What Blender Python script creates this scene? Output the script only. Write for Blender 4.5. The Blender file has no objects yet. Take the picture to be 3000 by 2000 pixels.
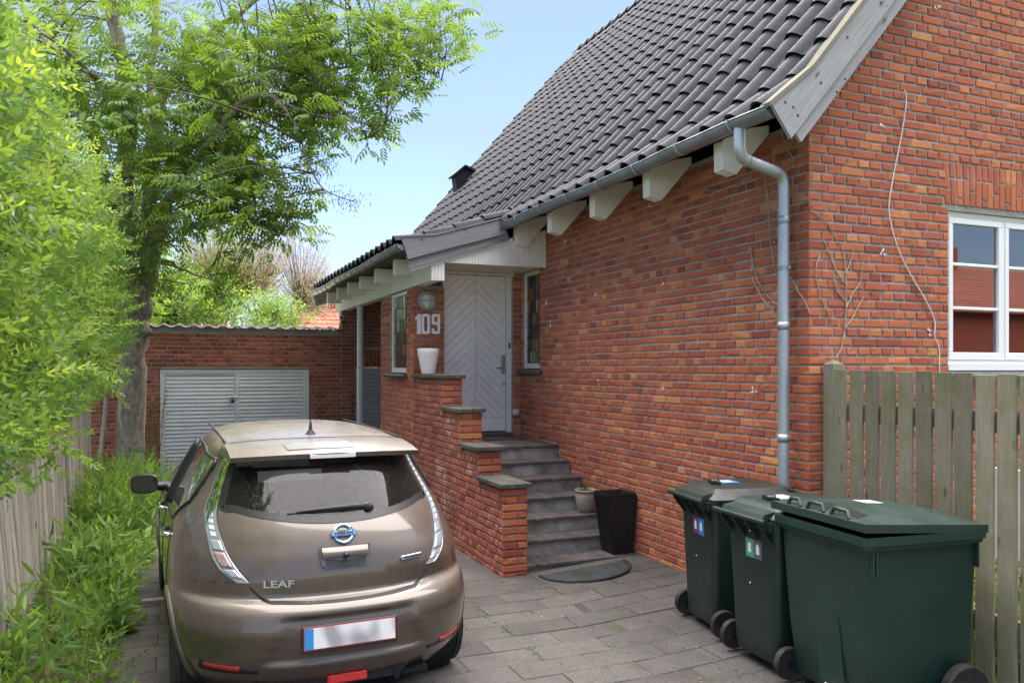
import bpy, bmesh, math, random
import numpy as np
from mathutils import Vector, Matrix
sc = bpy.context.scene
C = sc.collection
PI = math.pi
random.seed(7)
rng = np.random.RandomState(11)

# ---------------------------------------------------------------- camera, sky, sun, exposure
F_PX, CX, CY, CAM_H = 2365.0, 1500.0, 1078.0, 1.88       # focal length, centre and horizon in pixels of the 3000 px photograph
YAW = math.atan(990 / 2365.0)
cam_d = bpy.data.cameras.new('camera')
cam = bpy.data.objects.new('camera', cam_d); C.objects.link(cam)
cam.location = (0, 0, CAM_H)
cam.rotation_euler = (PI / 2, 0, -YAW)
cam_d.sensor_width = 36.0
cam_d.lens = F_PX / 3000 * 36
cam_d.shift_y = (CY - 1000) / 3000
cam_d.clip_end = 3000
sc.camera = cam

SUN_EL, SUN_AZ = math.radians(71), math.radians(42)    # azimuth from +Y towards +X
wd = bpy.data.worlds.new('World'); sc.world = wd; wd.use_nodes = True
nt = wd.node_tree; nt.nodes.clear()
w_out = nt.nodes.new('ShaderNodeOutputWorld'); w_bg = nt.nodes.new('ShaderNodeBackground')
sky = nt.nodes.new('ShaderNodeTexSky'); sky.sky_type = 'NISHITA'; sky.sun_disc = False
sky.sun_elevation = SUN_EL; sky.sun_rotation = SUN_AZ
sky.air_density = 1.0; sky.dust_density = 0.0; sky.ozone_density = 2.2; sky.altitude = 20
# thin high cloud all over the sky
tc = nt.nodes.new('ShaderNodeTexCoord'); mp = nt.nodes.new('ShaderNodeMapping')
mp.inputs['Scale'].default_value = (1.6, 1.2, 5.0); mp.inputs['Rotation'].default_value = (0.2, 0.1, 0.5)
cn = nt.nodes.new('ShaderNodeTexNoise'); cn.inputs['Scale'].default_value = 1.7; cn.inputs['Detail'].default_value = 7
cn.inputs['Roughness'].default_value = 0.55
cr = nt.nodes.new('ShaderNodeMapRange'); cr.inputs['From Min'].default_value = 0.44; cr.inputs['From Max'].default_value = 0.80
cr.inputs['To Min'].default_value = 0.30; cr.inputs['To Max'].default_value = 0.72
cm = nt.nodes.new('ShaderNodeMix'); cm.data_type = 'RGBA'; cm.inputs['B'].default_value = (2.35, 2.65, 4.1, 1)
nt.links.new(tc.outputs['Generated'], mp.inputs['Vector']); nt.links.new(mp.outputs['Vector'], cn.inputs['Vector'])
nt.links.new(cn.outputs['Fac'], cr.inputs['Value']); nt.links.new(cr.outputs['Result'], cm.inputs['Factor'])
nt.links.new(sky.outputs['Color'], cm.inputs['A']); nt.links.new(cm.outputs['Result'], w_bg.inputs['Color'])
w_bg.inputs['Strength'].default_value = 0.05
nt.links.new(w_bg.outputs['Background'], w_out.inputs['Surface'])

sun_d = bpy.data.lights.new('sun', 'SUN'); sun = bpy.data.objects.new('sun', sun_d); C.objects.link(sun)
sun_d.energy = 3.4; sun_d.angle = math.radians(104); sun_d.color = (1.0, 0.95, 0.86)
sdir = Vector((math.sin(SUN_AZ) * math.cos(SUN_EL), math.cos(SUN_AZ) * math.cos(SUN_EL), math.sin(SUN_EL)))
sun.rotation_euler = sdir.to_track_quat('Z', 'Y').to_euler(); sun.location = sdir * 60
sc.view_settings.view_transform = 'Standard'; sc.view_settings.look = 'None'
sc.view_settings.gamma = 1.0; sc.view_settings.use_curve_mapping = False
sc.view_settings.exposure = 2.36
sc.view_settings.use_white_balance = True; sc.view_settings.white_balance_temperature = 6500; sc.view_settings.white_balance_tint = 13
sc.cycles.use_denoising = True
sc.cycles.max_bounces = 12; sc.cycles.transparent_max_bounces = 16
sc.cycles.diffuse_bounces = 8; sc.cycles.glossy_bounces = 4

FW = (math.sin(YAW), math.cos(YAW)); RT = (math.cos(YAW), -math.sin(YAW))
def ray(px, py):
    a = (px - CX) / F_PX; b = -(py - CY) / F_PX
    return Vector((FW[0] + a * RT[0], FW[1] + a * RT[1], b))
def atd(px, py, d):
    return Vector((0, 0, CAM_H)) + ray(px, py) * d
def onX(px, py, X):
    r = ray(px, py); return Vector((0, 0, CAM_H)) + r * (X / r.x)
def onY(px, py, Y):
    r = ray(px, py); return Vector((0, 0, CAM_H)) + r * (Y / r.y)
def onZ(px, py, Z):
    r = ray(px, py); return Vector((0, 0, CAM_H)) + r * ((Z - CAM_H) / r.z)
def depth(p):
    return p[0] * FW[0] + p[1] * FW[1]

# ---------------------------------------------------------------- materials
def N(t, kind, **kw):
    n = t.nodes.new(kind)
    for k, v in kw.items():
        if k in n.inputs.keys(): n.inputs[k].default_value = v
        else: setattr(n, k, v)
    return n
def rgba(c): return (c[0], c[1], c[2], 1)
def base_mat(name):
    m = bpy.data.materials.new(name); m.use_nodes = True
    t = m.node_tree; t.nodes.clear()
    o = t.nodes.new('ShaderNodeOutputMaterial'); b = t.nodes.new('ShaderNodeBsdfPrincipled')
    t.links.new(b.outputs[0], o.inputs['Surface'])
    return m, t, b, o
def mixc(t, fac, a, b, mode='MIX'):
    n = t.nodes.new('ShaderNodeMix'); n.data_type = 'RGBA'; n.blend_type = mode
    for sock, v in (('Factor', fac), ('A', a), ('B', b)):
        if isinstance(v, bpy.types.NodeSocket): t.links.new(v, n.inputs[sock])
        elif sock == 'Factor': n.inputs[sock].default_value = v
        else: n.inputs[sock].default_value = rgba(v)
    return n.outputs['Result']
def rng_map(t, v, a, b, c=0.0, d=1.0):
    n = t.nodes.new('ShaderNodeMapRange'); n.inputs['From Min'].default_value = a; n.inputs['From Max'].default_value = b
    n.inputs['To Min'].default_value = c; n.inputs['To Max'].default_value = d
    t.links.new(v, n.inputs['Value']); return n.outputs['Result']
def pos(t, scale=(1, 1, 1), rot=(0, 0, 0), obj=False):
    if obj: s = t.nodes.new('ShaderNodeTexCoord').outputs['Object']
    else: s = t.nodes.new('ShaderNodeNewGeometry').outputs['Position']
    mpn = t.nodes.new('ShaderNodeMapping'); mpn.inputs['Scale'].default_value = scale; mpn.inputs['Rotation'].default_value = rot
    t.links.new(s, mpn.inputs['Vector']); return mpn.outputs['Vector']
def noise(t, vec, scale, detail=4, rough=0.55, dist=0.0):
    n = t.nodes.new('ShaderNodeTexNoise'); n.inputs['Scale'].default_value = scale; n.inputs['Detail'].default_value = detail
    n.inputs['Roughness'].default_value = rough; n.inputs['Distortion'].default_value = dist
    t.links.new(vec, n.inputs['Vector']); return n.outputs['Fac']
def bump(t, b, h, strength=0.3, dist=0.01):
    n = t.nodes.new('ShaderNodeBump'); n.inputs['Strength'].default_value = strength; n.inputs['Distance'].default_value = dist
    t.links.new(h, n.inputs['Height']); t.links.new(n.outputs[0], b.inputs['Normal'])
def ramp(t, v, stops):
    n = t.nodes.new('ShaderNodeValToRGB'); e = n.color_ramp.elements
    while len(e) > 1: e.remove(e[0])
    e[0].position = stops[0][0]; e[0].color = rgba(stops[0][1])
    for p, c in stops[1:]:
        q = e.new(p); q.color = rgba(c)
    t.links.new(v, n.inputs['Fac']); return n.outputs['Color']
def rnd_src(t, how):
    if how == 'object': return t.nodes.new('ShaderNodeObjectInfo').outputs['Random']
    a = t.nodes.new('ShaderNodeAttribute'); a.attribute_name = 'rnd'; return a.outputs['Fac']

def pbr(name, col, rough=0.6, metal=0.0, col2=None, vs=4.0, vlo=0.4, vhi=0.65, bmp=0.0, bs=60.0, stretch=(1, 1, 1), coat=0.0, spec=0.5, rnd=None, rv=0.25, bd=0.01):
    m, t, b, o = base_mat(name)
    v = pos(t, stretch)
    c = None
    if col2 is not None:
        f = rng_map(t, noise(t, v, vs, 6, 0.6), vlo, vhi); c = mixc(t, f, col, col2)
    if rnd:
        r = rng_map(t, rnd_src(t, rnd), 0, 1, 1 - rv, 1 + rv)
        hs = t.nodes.new('ShaderNodeHueSaturation'); t.links.new(r, hs.inputs['Value'])
        if c is not None: t.links.new(c, hs.inputs['Color'])
        else: hs.inputs['Color'].default_value = rgba(col)
        c = hs.outputs['Color']
    if c is not None: t.links.new(c, b.inputs['Base Color'])
    else: b.inputs['Base Color'].default_value = rgba(col)
    b.inputs['Roughness'].default_value = rough; b.inputs['Metallic'].default_value = metal
    b.inputs['Coat Weight'].default_value = coat; b.inputs['Specular IOR Level'].default_value = spec
    if bmp: bump(t, b, noise(t, v, bs, 5, 0.6), bmp, bd)
    return m

def brick_mat(name, how, stops, white=0.12, grime=0.5):
    m, t, b, o = base_mat(name)
    c = ramp(t, rnd_src(t, how), stops)
    v = pos(t)
    c = mixc(t, rng_map(t, noise(t, v, 28, 5, 0.7), 0.42, 0.75, 0, 0.32), c, (0.20, 0.045, 0.03))
    c = mixc(t, rng_map(t, noise(t, v, 140, 3, 0.7), 0.60, 0.72, 0, grime), c, (0.09, 0.03, 0.02))
    c = mixc(t, rng_map(t, noise(t, v, 2.3, 6, 0.7), 0.56, 0.80, 0, white * 2.2), c, (0.52, 0.40, 0.36))
    c = mixc(t, rng_map(t, noise(t, v, 60, 4, 0.75), 0.64, 0.74, 0, white * 3), c, (0.62, 0.54, 0.5))
    c = mixc(t, rng_map(t, noise(t, pos(t, (1, 1, .35)), 1.7, 6, 0.72), 0.47, 0.72, 0, 0.42), c, (0.19, 0.075, 0.05))
    t.links.new(c, b.inputs['Base Color']); b.inputs['Roughness'].default_value = 0.85
    b.inputs['Specular IOR Level'].default_value = 0.3
    bump(t, b, noise(t, v, 190, 5, 0.7), 0.5, 0.004)
    return m
BR = [(0.0, (0.27, 0.068, 0.044)), (0.10, (0.39, 0.098, 0.052)), (0.50, (0.465, 0.124, 0.058)), (0.84, (0.52, 0.152, 0.062)), (0.95, (0.58, 0.20, 0.074)), (1.0, (0.63, 0.27, 0.10))]
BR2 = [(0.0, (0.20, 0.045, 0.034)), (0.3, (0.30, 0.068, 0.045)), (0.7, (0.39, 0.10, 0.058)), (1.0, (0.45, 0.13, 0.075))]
M = {}
M['brick'] = brick_mat('brick_house', 'object', BR); M['brick_s'] = brick_mat('brick_house_far', 'attr', BR)
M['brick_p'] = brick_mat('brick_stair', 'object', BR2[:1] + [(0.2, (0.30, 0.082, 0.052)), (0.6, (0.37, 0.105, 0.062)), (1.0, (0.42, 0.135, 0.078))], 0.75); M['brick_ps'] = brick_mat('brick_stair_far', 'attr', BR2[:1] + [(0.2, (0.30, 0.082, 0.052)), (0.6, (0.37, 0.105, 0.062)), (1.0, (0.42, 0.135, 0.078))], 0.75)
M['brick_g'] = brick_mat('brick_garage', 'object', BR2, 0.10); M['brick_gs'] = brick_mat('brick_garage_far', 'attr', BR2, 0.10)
M['mortar'] = pbr('mortar', (0.36, 0.35, 0.335), 0.95, col2=(0.24, 0.225, 0.21), vs=3, bmp=0.8, bs=160, bd=0.006)
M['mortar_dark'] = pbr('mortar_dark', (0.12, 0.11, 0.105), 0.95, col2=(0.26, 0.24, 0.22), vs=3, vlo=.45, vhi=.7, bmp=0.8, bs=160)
M['mortar_pale'] = pbr('mortar_pale', (0.42, 0.36, 0.27), 0.95, col2=(0.30, 0.26, 0.20), vs=4, bmp=0.7, bs=150)
def tile_mat(name, how):
    m, t, b, o = base_mat(name)
    r = rng_map(t, rnd_src(t, how), 0, 1, 0.8, 1.25)
    v = pos(t)
    c = mixc(t, rng_map(t, noise(t, v, 9, 5, 0.6), 0.4, 0.7), (0.018, 0.0205, 0.028), (0.033, 0.036, 0.047))
    c = mixc(t, rng_map(t, noise(t, v, 46, 5, 0.75), 0.60, 0.75, 0, 0.55), c, (0.075, 0.073, 0.055))
    hs = t.nodes.new('ShaderNodeHueSaturation'); t.links.new(r, hs.inputs['Value']); t.links.new(c, hs.inputs['Color'])
    t.links.new(hs.outputs[0], b.inputs['Base Color'])
    t.links.new(rng_map(t, noise(t, v, 30, 4), 0.3, 0.7, 0.42, 0.56), b.inputs['Roughness'])
    b.inputs['Specular IOR Level'].default_value = 0.08
    bump(t, b, noise(t, v, 220, 4, 0.6), 0.18, 0.002)
    return m
M['tile'] = tile_mat('roof_tile', 'object'); M['tile_s'] = tile_mat('roof_tile_far', 'attr')
M['zinc'] = pbr('zinc', (0.36, 0.39, 0.42), 0.42, 0.75, col2=(0.24, 0.27, 0.29), vs=5, stretch=(1, 0.5, 1), bmp=0.08, bs=40)
M['zinc_pipe'] = pbr('zinc_pipe', (0.50, 0.54, 0.58), 0.45, 0.7, col2=(0.40, 0.43, 0.46), vs=6, stretch=(1, 1, 0.3), bmp=0.05, bs=40)
def wood_mat(name, ca, cb, cc, axis, rough=0.8, rnd=None, knots=True, moss=None, tilt=0.0):
    m, t, b, o = base_mat(name)
    s = [22, 22, 22]; s[axis] = 1.2
    def pt(sv):                                            # turn into the board's own direction, then stretch along the grain
        v0 = pos(t, (1, 1, 1), (0, tilt, 0)); q = t.nodes.new('ShaderNodeVectorMath'); q.operation = 'MULTIPLY'; q.inputs[1].default_value = sv
        t.links.new(v0, q.inputs[0]); return q.outputs[0]
    v = pt(tuple(s)); p = pos(t)
    n1 = noise(t, v, 2.2, 6, 0.65, 0.6); n2 = noise(t, v, 7.0, 5, 0.7)
    c = mixc(t, rng_map(t, n1, 0.35, 0.68), ca, cb)
    c = mixc(t, rng_map(t, n2, 0.56, 0.74, 0, 0.8), c, cc)
    if knots:
        vo = t.nodes.new('ShaderNodeTexVoronoi'); vo.inputs['Scale'].default_value = 1.0
        s2 = [9, 9, 9]; s2[axis] = 3.2
        t.links.new(pt(tuple(s2)), vo.inputs['Vector'])
        c = mixc(t, rng_map(t, vo.outputs['Distance'], 0.05, 0.16, 0.75, 0), c, tuple(x * 0.35 for x in cc))
    if moss:
        c = mixc(t, rng_map(t, noise(t, p, 2.6, 6, 0.7), 0.42, 0.66, 0, 0.85), c, moss)
    if rnd:
        r = rng_map(t, rnd_src(t, rnd), 0, 1, 0.72, 1.28)
        hs = t.nodes.new('ShaderNodeHueSaturation'); t.links.new(r, hs.inputs['Value']); t.links.new(c, hs.inputs['Color']); c = hs.outputs[0]
    t.links.new(c, b.inputs['Base Color']); b.inputs['Roughness'].default_value = rough; b.inputs['Specular IOR Level'].default_value = 0.25
    bump(t, b, n2, 0.6, 0.004)
    return m
M['barge'] = wood_mat('weathered_barge', (0.36, 0.355, 0.355), (0.27, 0.266, 0.268), (0.16, 0.152, 0.145), 0, 0.75, tilt=0.86)
M['barge_top'] = wood_mat('mossy_batten', (0.23, 0.215, 0.165), (0.185, 0.165, 0.12), (0.25, 0.245, 0.13), 0, 0.9, knots=False, tilt=.86)
M['barge_dark'] = wood_mat('weathered_barge_dark', (0.27, 0.265, 0.27), (0.19, 0.185, 0.19), (0.12, 0.115, 0.11), 0, 0.8, tilt=.3)
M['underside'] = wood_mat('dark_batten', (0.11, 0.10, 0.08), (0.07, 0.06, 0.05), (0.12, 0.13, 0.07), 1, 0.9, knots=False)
M['paling'] = wood_mat('split_paling', (0.35, 0.315, 0.27), (0.255, 0.228, 0.195), (0.11, 0.092, 0.075), 2, 0.85, rnd='object')
M['picket'] = wood_mat('picket', (0.225, 0.20, 0.15), (0.165, 0.15, 0.108), (0.095, 0.085, 0.064), 2, 0.85, rnd='object', moss=(0.125, 0.135, 0.055))
M['picket_end'] = wood_mat('picket_post', (0.27, 0.25, 0.22), (0.20, 0.185, 0.155), (0.11, 0.10, 0.07), 2, 0.85, moss=(0.17, 0.18, 0.07))
M['white'] = pbr('white_paint', (0.82, 0.80, 0.75), 0.5, col2=(0.74, 0.71, 0.63), vs=9, bmp=0.06, bs=50)
M['white_dirty'] = pbr('white_paint_flaking', (0.79, 0.76, 0.68), 0.6, col2=(0.45, 0.38, 0.27), vs=7, vlo=.60, vhi=.76, stretch=(2, 2, .8), bmp=0.12, bs=60)
M['soffit'] = pbr('soffit_paint', (0.72, 0.67, 0.58), 0.6, col2=(0.62, 0.56, 0.46), vs=6)
M['door'] = pbr('door_paint', (0.85, 0.84, 0.81), 0.42, col2=(0.78, 0.77, 0.73), vs=6, bmp=0.04, bs=40, rnd='object', rv=0.03)
M['pvc'] = pbr('window_paint', (0.80, 0.80, 0.79), 0.35)
M['grey_door'] = pbr('grey_slat_paint', (0.47, 0.48, 0.49), 0.5, col2=(0.38, 0.39, 0.40), vs=8, stretch=(1, 1, 3), bmp=.06, rnd='object', rv=.05)
def flake_mat(name):
    m, t, b, o = base_mat(name)
    v = pos(t, (1.4, 1.4, 16)); p = pos(t)
    c = mixc(t, rng_map(t, noise(t, p, 5, 4), 0.35, 0.7), (0.76, 0.77, 0.75), (0.67, 0.68, 0.65))
    c = mixc(t, rng_map(t, noise(t, v, 3.0, 8, 0.75), 0.655, 0.70, 0, 0.85), c, (0.17, 0.155, 0.13))
    r = rng_map(t, rnd_src(t, 'object'), 0, 1, 0.93, 1.05)
    hs = t.nodes.new('ShaderNodeHueSaturation'); t.links.new(r, hs.inputs['Value']); t.links.new(c, hs.inputs['Color'])
    t.links.new(hs.outputs[0], b.inputs['Base Color']); b.inputs['Roughness'].default_value = 0.55
    bump(t, b, noise(t, v, 4, 6), 0.15, 0.003); return m
M['slat'] = flake_mat('garage_slat')
M['slate'] = pbr('dark_slate', (0.055, 0.056, 0.062), 0.55, col2=(0.10, 0.10, 0.105), vs=12, bmp=.15)
M['clinker'] = pbr('clinker_tile', (0.075, 0.066, 0.066), 0.5, col2=(0.12, 0.104, 0.098), vs=9, bmp=.12, bs=120, rnd='object', rv=.22)
M['coping'] = pbr('coping_tile', (0.085, 0.078, 0.066), 0.75, col2=(0.045, 0.042, 0.038), vs=12, bmp=.2, rnd='object', rv=.2)
def conc_mat(name, ca, cb, cc, moss, how=None, sp=0.35, ms=(0.55, 0.75)):
    m, t, b, o = base_mat(name)
    p = pos(t)
    c = mixc(t, rng_map(t, noise(t, p, 3.1, 6, 0.65), 0.38, 0.66), ca, cb)
    c = mixc(t, rng_map(t, noise(t, p, 85, 3, 0.85), 0.54, 0.66, 0, sp), c, cc)
    c = mixc(t, rng_map(t, noise(t, p, 62, 3, 0.85), 0.34, 0.46, sp, 0), c, tuple(x * 0.4 for x in ca))
    c = mixc(t, rng_map(t, noise(t, p, 1.9, 7, 0.72), ms[0], ms[1], 0, 0.75), c, moss)
    c = mixc(t, rng_map(t, noise(t, p, 5.5, 6, 0.75), 0.55, 0.70, 0, 0.45), c, tuple(x * 0.55 for x in cb))
    c = mixc(t, rng_map(t, noise(t, p, 9.0, 6, 0.8), 0.62, 0.72, 0, 0.35), c, tuple(x * 1.5 for x in ca))
    if how:
        r = rng_map(t, rnd_src(t, how), 0, 1, 0.82, 1.16)
        hs = t.nodes.new('ShaderNodeHueSaturation'); t.links.new(r, hs.inputs['Value']); t.links.new(c, hs.inputs['Color']); c = hs.outputs[0]
    t.links.new(c, b.inputs['Base Color']); b.inputs['Roughness'].default_value = 0.9; b.inputs['Specular IOR Level'].default_value = 0.25
    bump(t, b, noise(t, p, 130, 5, 0.8), 0.7, 0.005)
    return m
M['slab'] = conc_mat('paving_slab', (0.098, 0.090, 0.084), (0.072, 0.066, 0.062), (0.24, 0.226, 0.21), (0.046, 0.042, 0.030), 'object', .55)
M['slab_s'] = conc_mat('paving_slab_far', (0.098, 0.090, 0.084), (0.072, 0.066, 0.062), (0.24, 0.226, 0.21), (0.046, 0.042, 0.030), 'attr', .55)
M['riser'] = conc_mat('step_riser', (0.33, 0.31, 0.275), (0.45, 0.44, 0.42), (0.55, 0.54, 0.5), (0.085, 0.082, 0.045), None, 0.45, (0.40, 0.60))
M['jointsoil'] = pbr('joint_soil', (0.055, 0.048, 0.038), 1.0, col2=(0.075, 0.085, 0.03), vs=4, bmp=.5)
M['soil'] = pbr('garden_soil', (0.075, 0.058, 0.042), 1.0, col2=(0.05, 0.065, 0.025), vs=2.2, bmp=.8, bs=35)
M['grass'] = pbr('lawn', (0.06, 0.095, 0.03), 1.0, col2=(0.085, 0.10, 0.04), vs=.8, bmp=.8, bs=20)
M['asphalt'] = conc_mat('asphalt', (0.055, 0.055, 0.056), (0.045, 0.045, 0.047), (0.13, 0.13, 0.13), (0.05, 0.05, 0.04))
M['black'] = pbr('black_matte', (0.012, 0.012, 0.013), 0.6)
M['dark'] = pbr('dark_void', (0.008, 0.008, 0.008), 0.95)
M['steel'] = pbr('brushed_steel', (0.55, 0.53, 0.50), 0.35, 0.9)
M['chrome'] = pbr('chrome', (0.75, 0.76, 0.78), 0.12, 1.0)
M['greycast'] = pbr('grey_cast_metal', (0.33, 0.36, 0.39), 0.5, 0.3, bmp=.1)
M['opal'] = pbr('opal_glass', (0.62, 0.58, 0.46), 0.25, col2=(0.5, 0.46, 0.35), vs=14)
M['rust'] = pbr('rusty_white_post', (0.66, 0.66, 0.65), 0.5, col2=(0.33, 0.16, 0.06), vs=16, vlo=.63, vhi=.72)
def glass_mat(name, tint, tr=0.5, rough=0.02, ior=1.5):
    m = bpy.data.materials.new(name); m.use_nodes = True; t = m.node_tree; t.nodes.clear()
    o = t.nodes.new('ShaderNodeOutputMaterial'); mx = t.nodes.new('ShaderNodeMixShader')
    fr = t.nodes.new('ShaderNodeFresnel'); fr.inputs['IOR'].default_value = ior
    tp = t.nodes.new('ShaderNodeBsdfTransparent'); tp.inputs['Color'].default_value = rgba(tint)
    gl = t.nodes.new('ShaderNodeBsdfGlossy'); gl.inputs['Roughness'].default_value = rough; gl.inputs['Color'].default_value = (0.95, 0.97, 1, 1)
    t.links.new(fr.outputs[0], mx.inputs[0]); t.links.new(tp.outputs[0], mx.inputs[1]); t.links.new(gl.outputs[0], mx.inputs[2])
    t.links.new(mx.outputs[0], o.inputs['Surface']); return m
M['glass'] = glass_mat('window_glass', (0.75, 0.78, 0.78), ior=2.5)
M['lead'] = pbr('lead_came', (0.05, 0.05, 0.055), 0.5, 0.6)
ST = {'amber': (0.30, 0.18, 0.04), 'green': (0.07, 0.14, 0.06), 'plum': (0.07, 0.045, 0.055), 'brown': (0.12, 0.055, 0.025), 'grey': (0.10, 0.10, 0.10), 'straw': (0.36, 0.30, 0.18), 'clear': (0.40, 0.40, 0.38)}
for k, v in ST.items(): M['st_' + k] = pbr('stained_' + k, v, 0.12, bmp=.25, bs=45, spec=0.6)

# ---------------------------------------------------------------- mesh helpers
class MB:
    def __init__(s): s.v = []; s.f = []; s.r = []; s.mi = []
    def add(s, vs, fs, r=0.5, mi=0):
        b = len(s.v); s.v += [tuple(p) for p in vs]
        for f in fs: s.f.append(tuple(i + b for i in f)); s.r.append(r); s.mi.append(mi)
        return s
    def box(s, a, b, r=0.5, mi=0, T=None):
        x0, y0, z0 = a; x1, y1, z1 = b
        vs = [(x0, y0, z0), (x1, y0, z0), (x1, y1, z0), (x0, y1, z0), (x0, y0, z1), (x1, y0, z1), (x1, y1, z1), (x0, y1, z1)]
        if T is not None: vs = [T @ Vector(p) for p in vs]
        return s.add(vs, [(3, 2, 1, 0), (4, 5, 6, 7), (0, 1, 5, 4), (1, 2, 6, 5), (2, 3, 7, 6), (3, 0, 4, 7)], r, mi)
    def cbox(s, a, b, c=0.004, r=0.5, mi=0, T=None):          # box with chamfered edges
        bm = bmesh.new(); bmesh.ops.create_cube(bm, size=1)
        for v in bm.verts:
            v.co = Vector([a[i] + (v.co[i] + 0.5) * (b[i] - a[i]) for i in range(3)])
        bmesh.ops.bevel(bm, geom=bm.edges[:], offset=c, segments=1, affect='EDGES')
        return s.bm(bm, r, mi, T)
    def bm(s, bm, r=0.5, mi=0, T=None):
        bm.verts.index_update()
        vs = [(T @ v.co if T is not None else v.co) for v in bm.verts]
        fs = [[v.index for v in f.verts] for f in bm.faces]; bm.free()
        return s.add(vs, fs, r, mi)
    def prism(s, poly, ext, r=0.5, mi=0):                        # poly: 3-D points, extruded by a vector
        n = len(poly); e = Vector(ext); P = [Vector(p) for p in poly]
        vs = P + [p + e for p in P]
        fs = [tuple(range(n))[::-1], tuple(range(n, 2 * n))] + [(i, (i + 1) % n, n + (i + 1) % n, n + i) for i in range(n)]
        return s.add(vs, fs, r, mi)
    def tube(s, pts, rad, n=8, r=0.5, mi=0, cap=True):
        P = [Vector(p) for p in pts]; m = len(P)
        if m < 2: return s
        rad = rad if hasattr(rad, '__len__') else [rad] * m
        vs = []; up = None
        for i in range(m):
            d = (P[min(i + 1, m - 1)] - P[max(i - 1, 0)])
            d = d.normalized() if d.length > 1e-9 else Vector((0, 0, 1))
            if up is None:
                up = Vector((0, 0, 1)) if abs(d.z) < 0.9 else Vector((1, 0, 0))
            a = (up - d * up.dot(d))
            a = a.normalized() if a.length > 1e-6 else d.orthogonal().normalized()
            up = a; b = d.cross(a)
            for k in range(n):
                t = 2 * PI * k / n
                vs.append(P[i] + (a * math.cos(t) + b * math.sin(t)) * rad[i])
        fs = []
        for i in range(m - 1):
            for k in range(n):
                k2 = (k + 1) % n
                fs.append((i * n + k, i * n + k2, (i + 1) * n + k2, (i + 1) * n + k))
        if cap: fs += [tuple(range(n))[::-1], tuple(range((m - 1) * n, m * n))]
        return s.add(vs, fs, r, mi)
    def lathe(s, prof, n=32, o=(0, 0, 0), T=None, r=0.5, mi=0, cap=True):   # prof: (radius, z)
        vs = []; m = len(prof)
        for rr, z in prof:
            for k in range(n):
                t = 2 * PI * k / n; p = Vector((o[0] + rr * math.cos(t), o[1] + rr * math.sin(t), o[2] + z))
                vs.append(T @ p if T is not None else p)
        fs = [(i * n + k, i * n + (k + 1) % n, (i + 1) * n + (k + 1) % n, (i + 1) * n + k) for i in range(m - 1) for k in range(n)]
        if cap: fs += [tuple(range(n))[::-1], tuple(range((m - 1) * n, m * n))]
        return s.add(vs, fs, r, mi)
    def grid(s, fn, nu, nv, r=0.5, mi=0, thick=None):
        vs = [fn(i / nu, j / nv) for j in range(nv + 1) for i in range(nu + 1)]
        fs = [(j * (nu + 1) + i, j * (nu + 1) + i + 1, (j + 1) * (nu + 1) + i + 1, (j + 1) * (nu + 1) + i) for j in range(nv) for i in range(nu)]
        return s.add(vs, fs, r, mi)
    def mesh(s, name, smooth=False):
        me = bpy.data.meshes.new(name); me.from_pydata(s.v, [], s.f)
        at = me.attributes.new('rnd', 'FLOAT', 'FACE'); at.data.foreach_set('value', np.array(s.r, dtype=np.float32))
        if any(s.mi): me.polygons.foreach_set('material_index', np.array(s.mi, dtype=np.int32))
        if smooth: me.polygons.foreach_set('use_smooth', np.ones(len(s.f), dtype=bool))
        me.update(); return me
    def obj(s, name, mats, parent=None, smooth=False, kind=None, autos=None):
        return link(name, s.mesh(name, smooth), mats, parent, kind, autos)
WORLD = {}
def setp(o, parent):
    o.parent = parent
    if parent.name in WORLD: o.matrix_parent_inverse = WORLD[parent.name]
def wthing(name, label, cat, loc=(0, 0, 0), group=None):        # a thing whose parts are given in world coordinates
    o = thing(name, label, cat, loc, 0, group); WORLD[o.name] = Matrix.Translation(-Vector(loc)); return o
def link(name, me, mats=None, parent=None, kind=None, autos=None):
    if mats is not None and not me.materials:
        for mm in (mats if isinstance(mats, (list, tuple)) else [mats]): me.materials.append(M[mm] if isinstance(mm, str) else mm)
    o = bpy.data.objects.new(name, me); C.objects.link(o)
    if parent is not None: setp(o, parent)
    if kind: o['kind'] = kind
    if autos is not None: me.set_sharp_from_angle(angle=math.radians(autos))
    return o
def tag(o, label, cat, group=None):
    o['label'] = label; o['category'] = cat
    if group: o['group'] = group
    return o
def thing(name, label, cat, loc=(0, 0, 0), rz=0, group=None):
    o = bpy.data.objects.new(name, None); C.objects.link(o); o.empty_display_size = 0.2
    o.location = loc; o.rotation_euler = (0, 0, rz); return tag(o, label, cat, group)
def struct(name, mb, mat, smooth=False):
    o = mb.obj(name, mat, None, smooth); o['kind'] = 'structure'; return o
def text_mesh(txt, size, depth_, xs=1.0, bold=0.0):
    cu = bpy.data.curves.new('lettering', 'FONT'); cu.body = txt; cu.size = size; cu.extrude = depth_; cu.align_x = 'CENTER'; cu.align_y = 'CENTER'
    cu.offset = bold
    o = bpy.data.objects.new('tmp', cu); C.objects.link(o)
    dg = bpy.context.evaluated_depsgraph_get(); me = bpy.data.meshes.new_from_object(o.evaluated_get(dg))
    bpy.data.objects.remove(o); bpy.data.curves.remove(cu)
    for v in me.vertices: v.co.x *= xs
    return me
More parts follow.
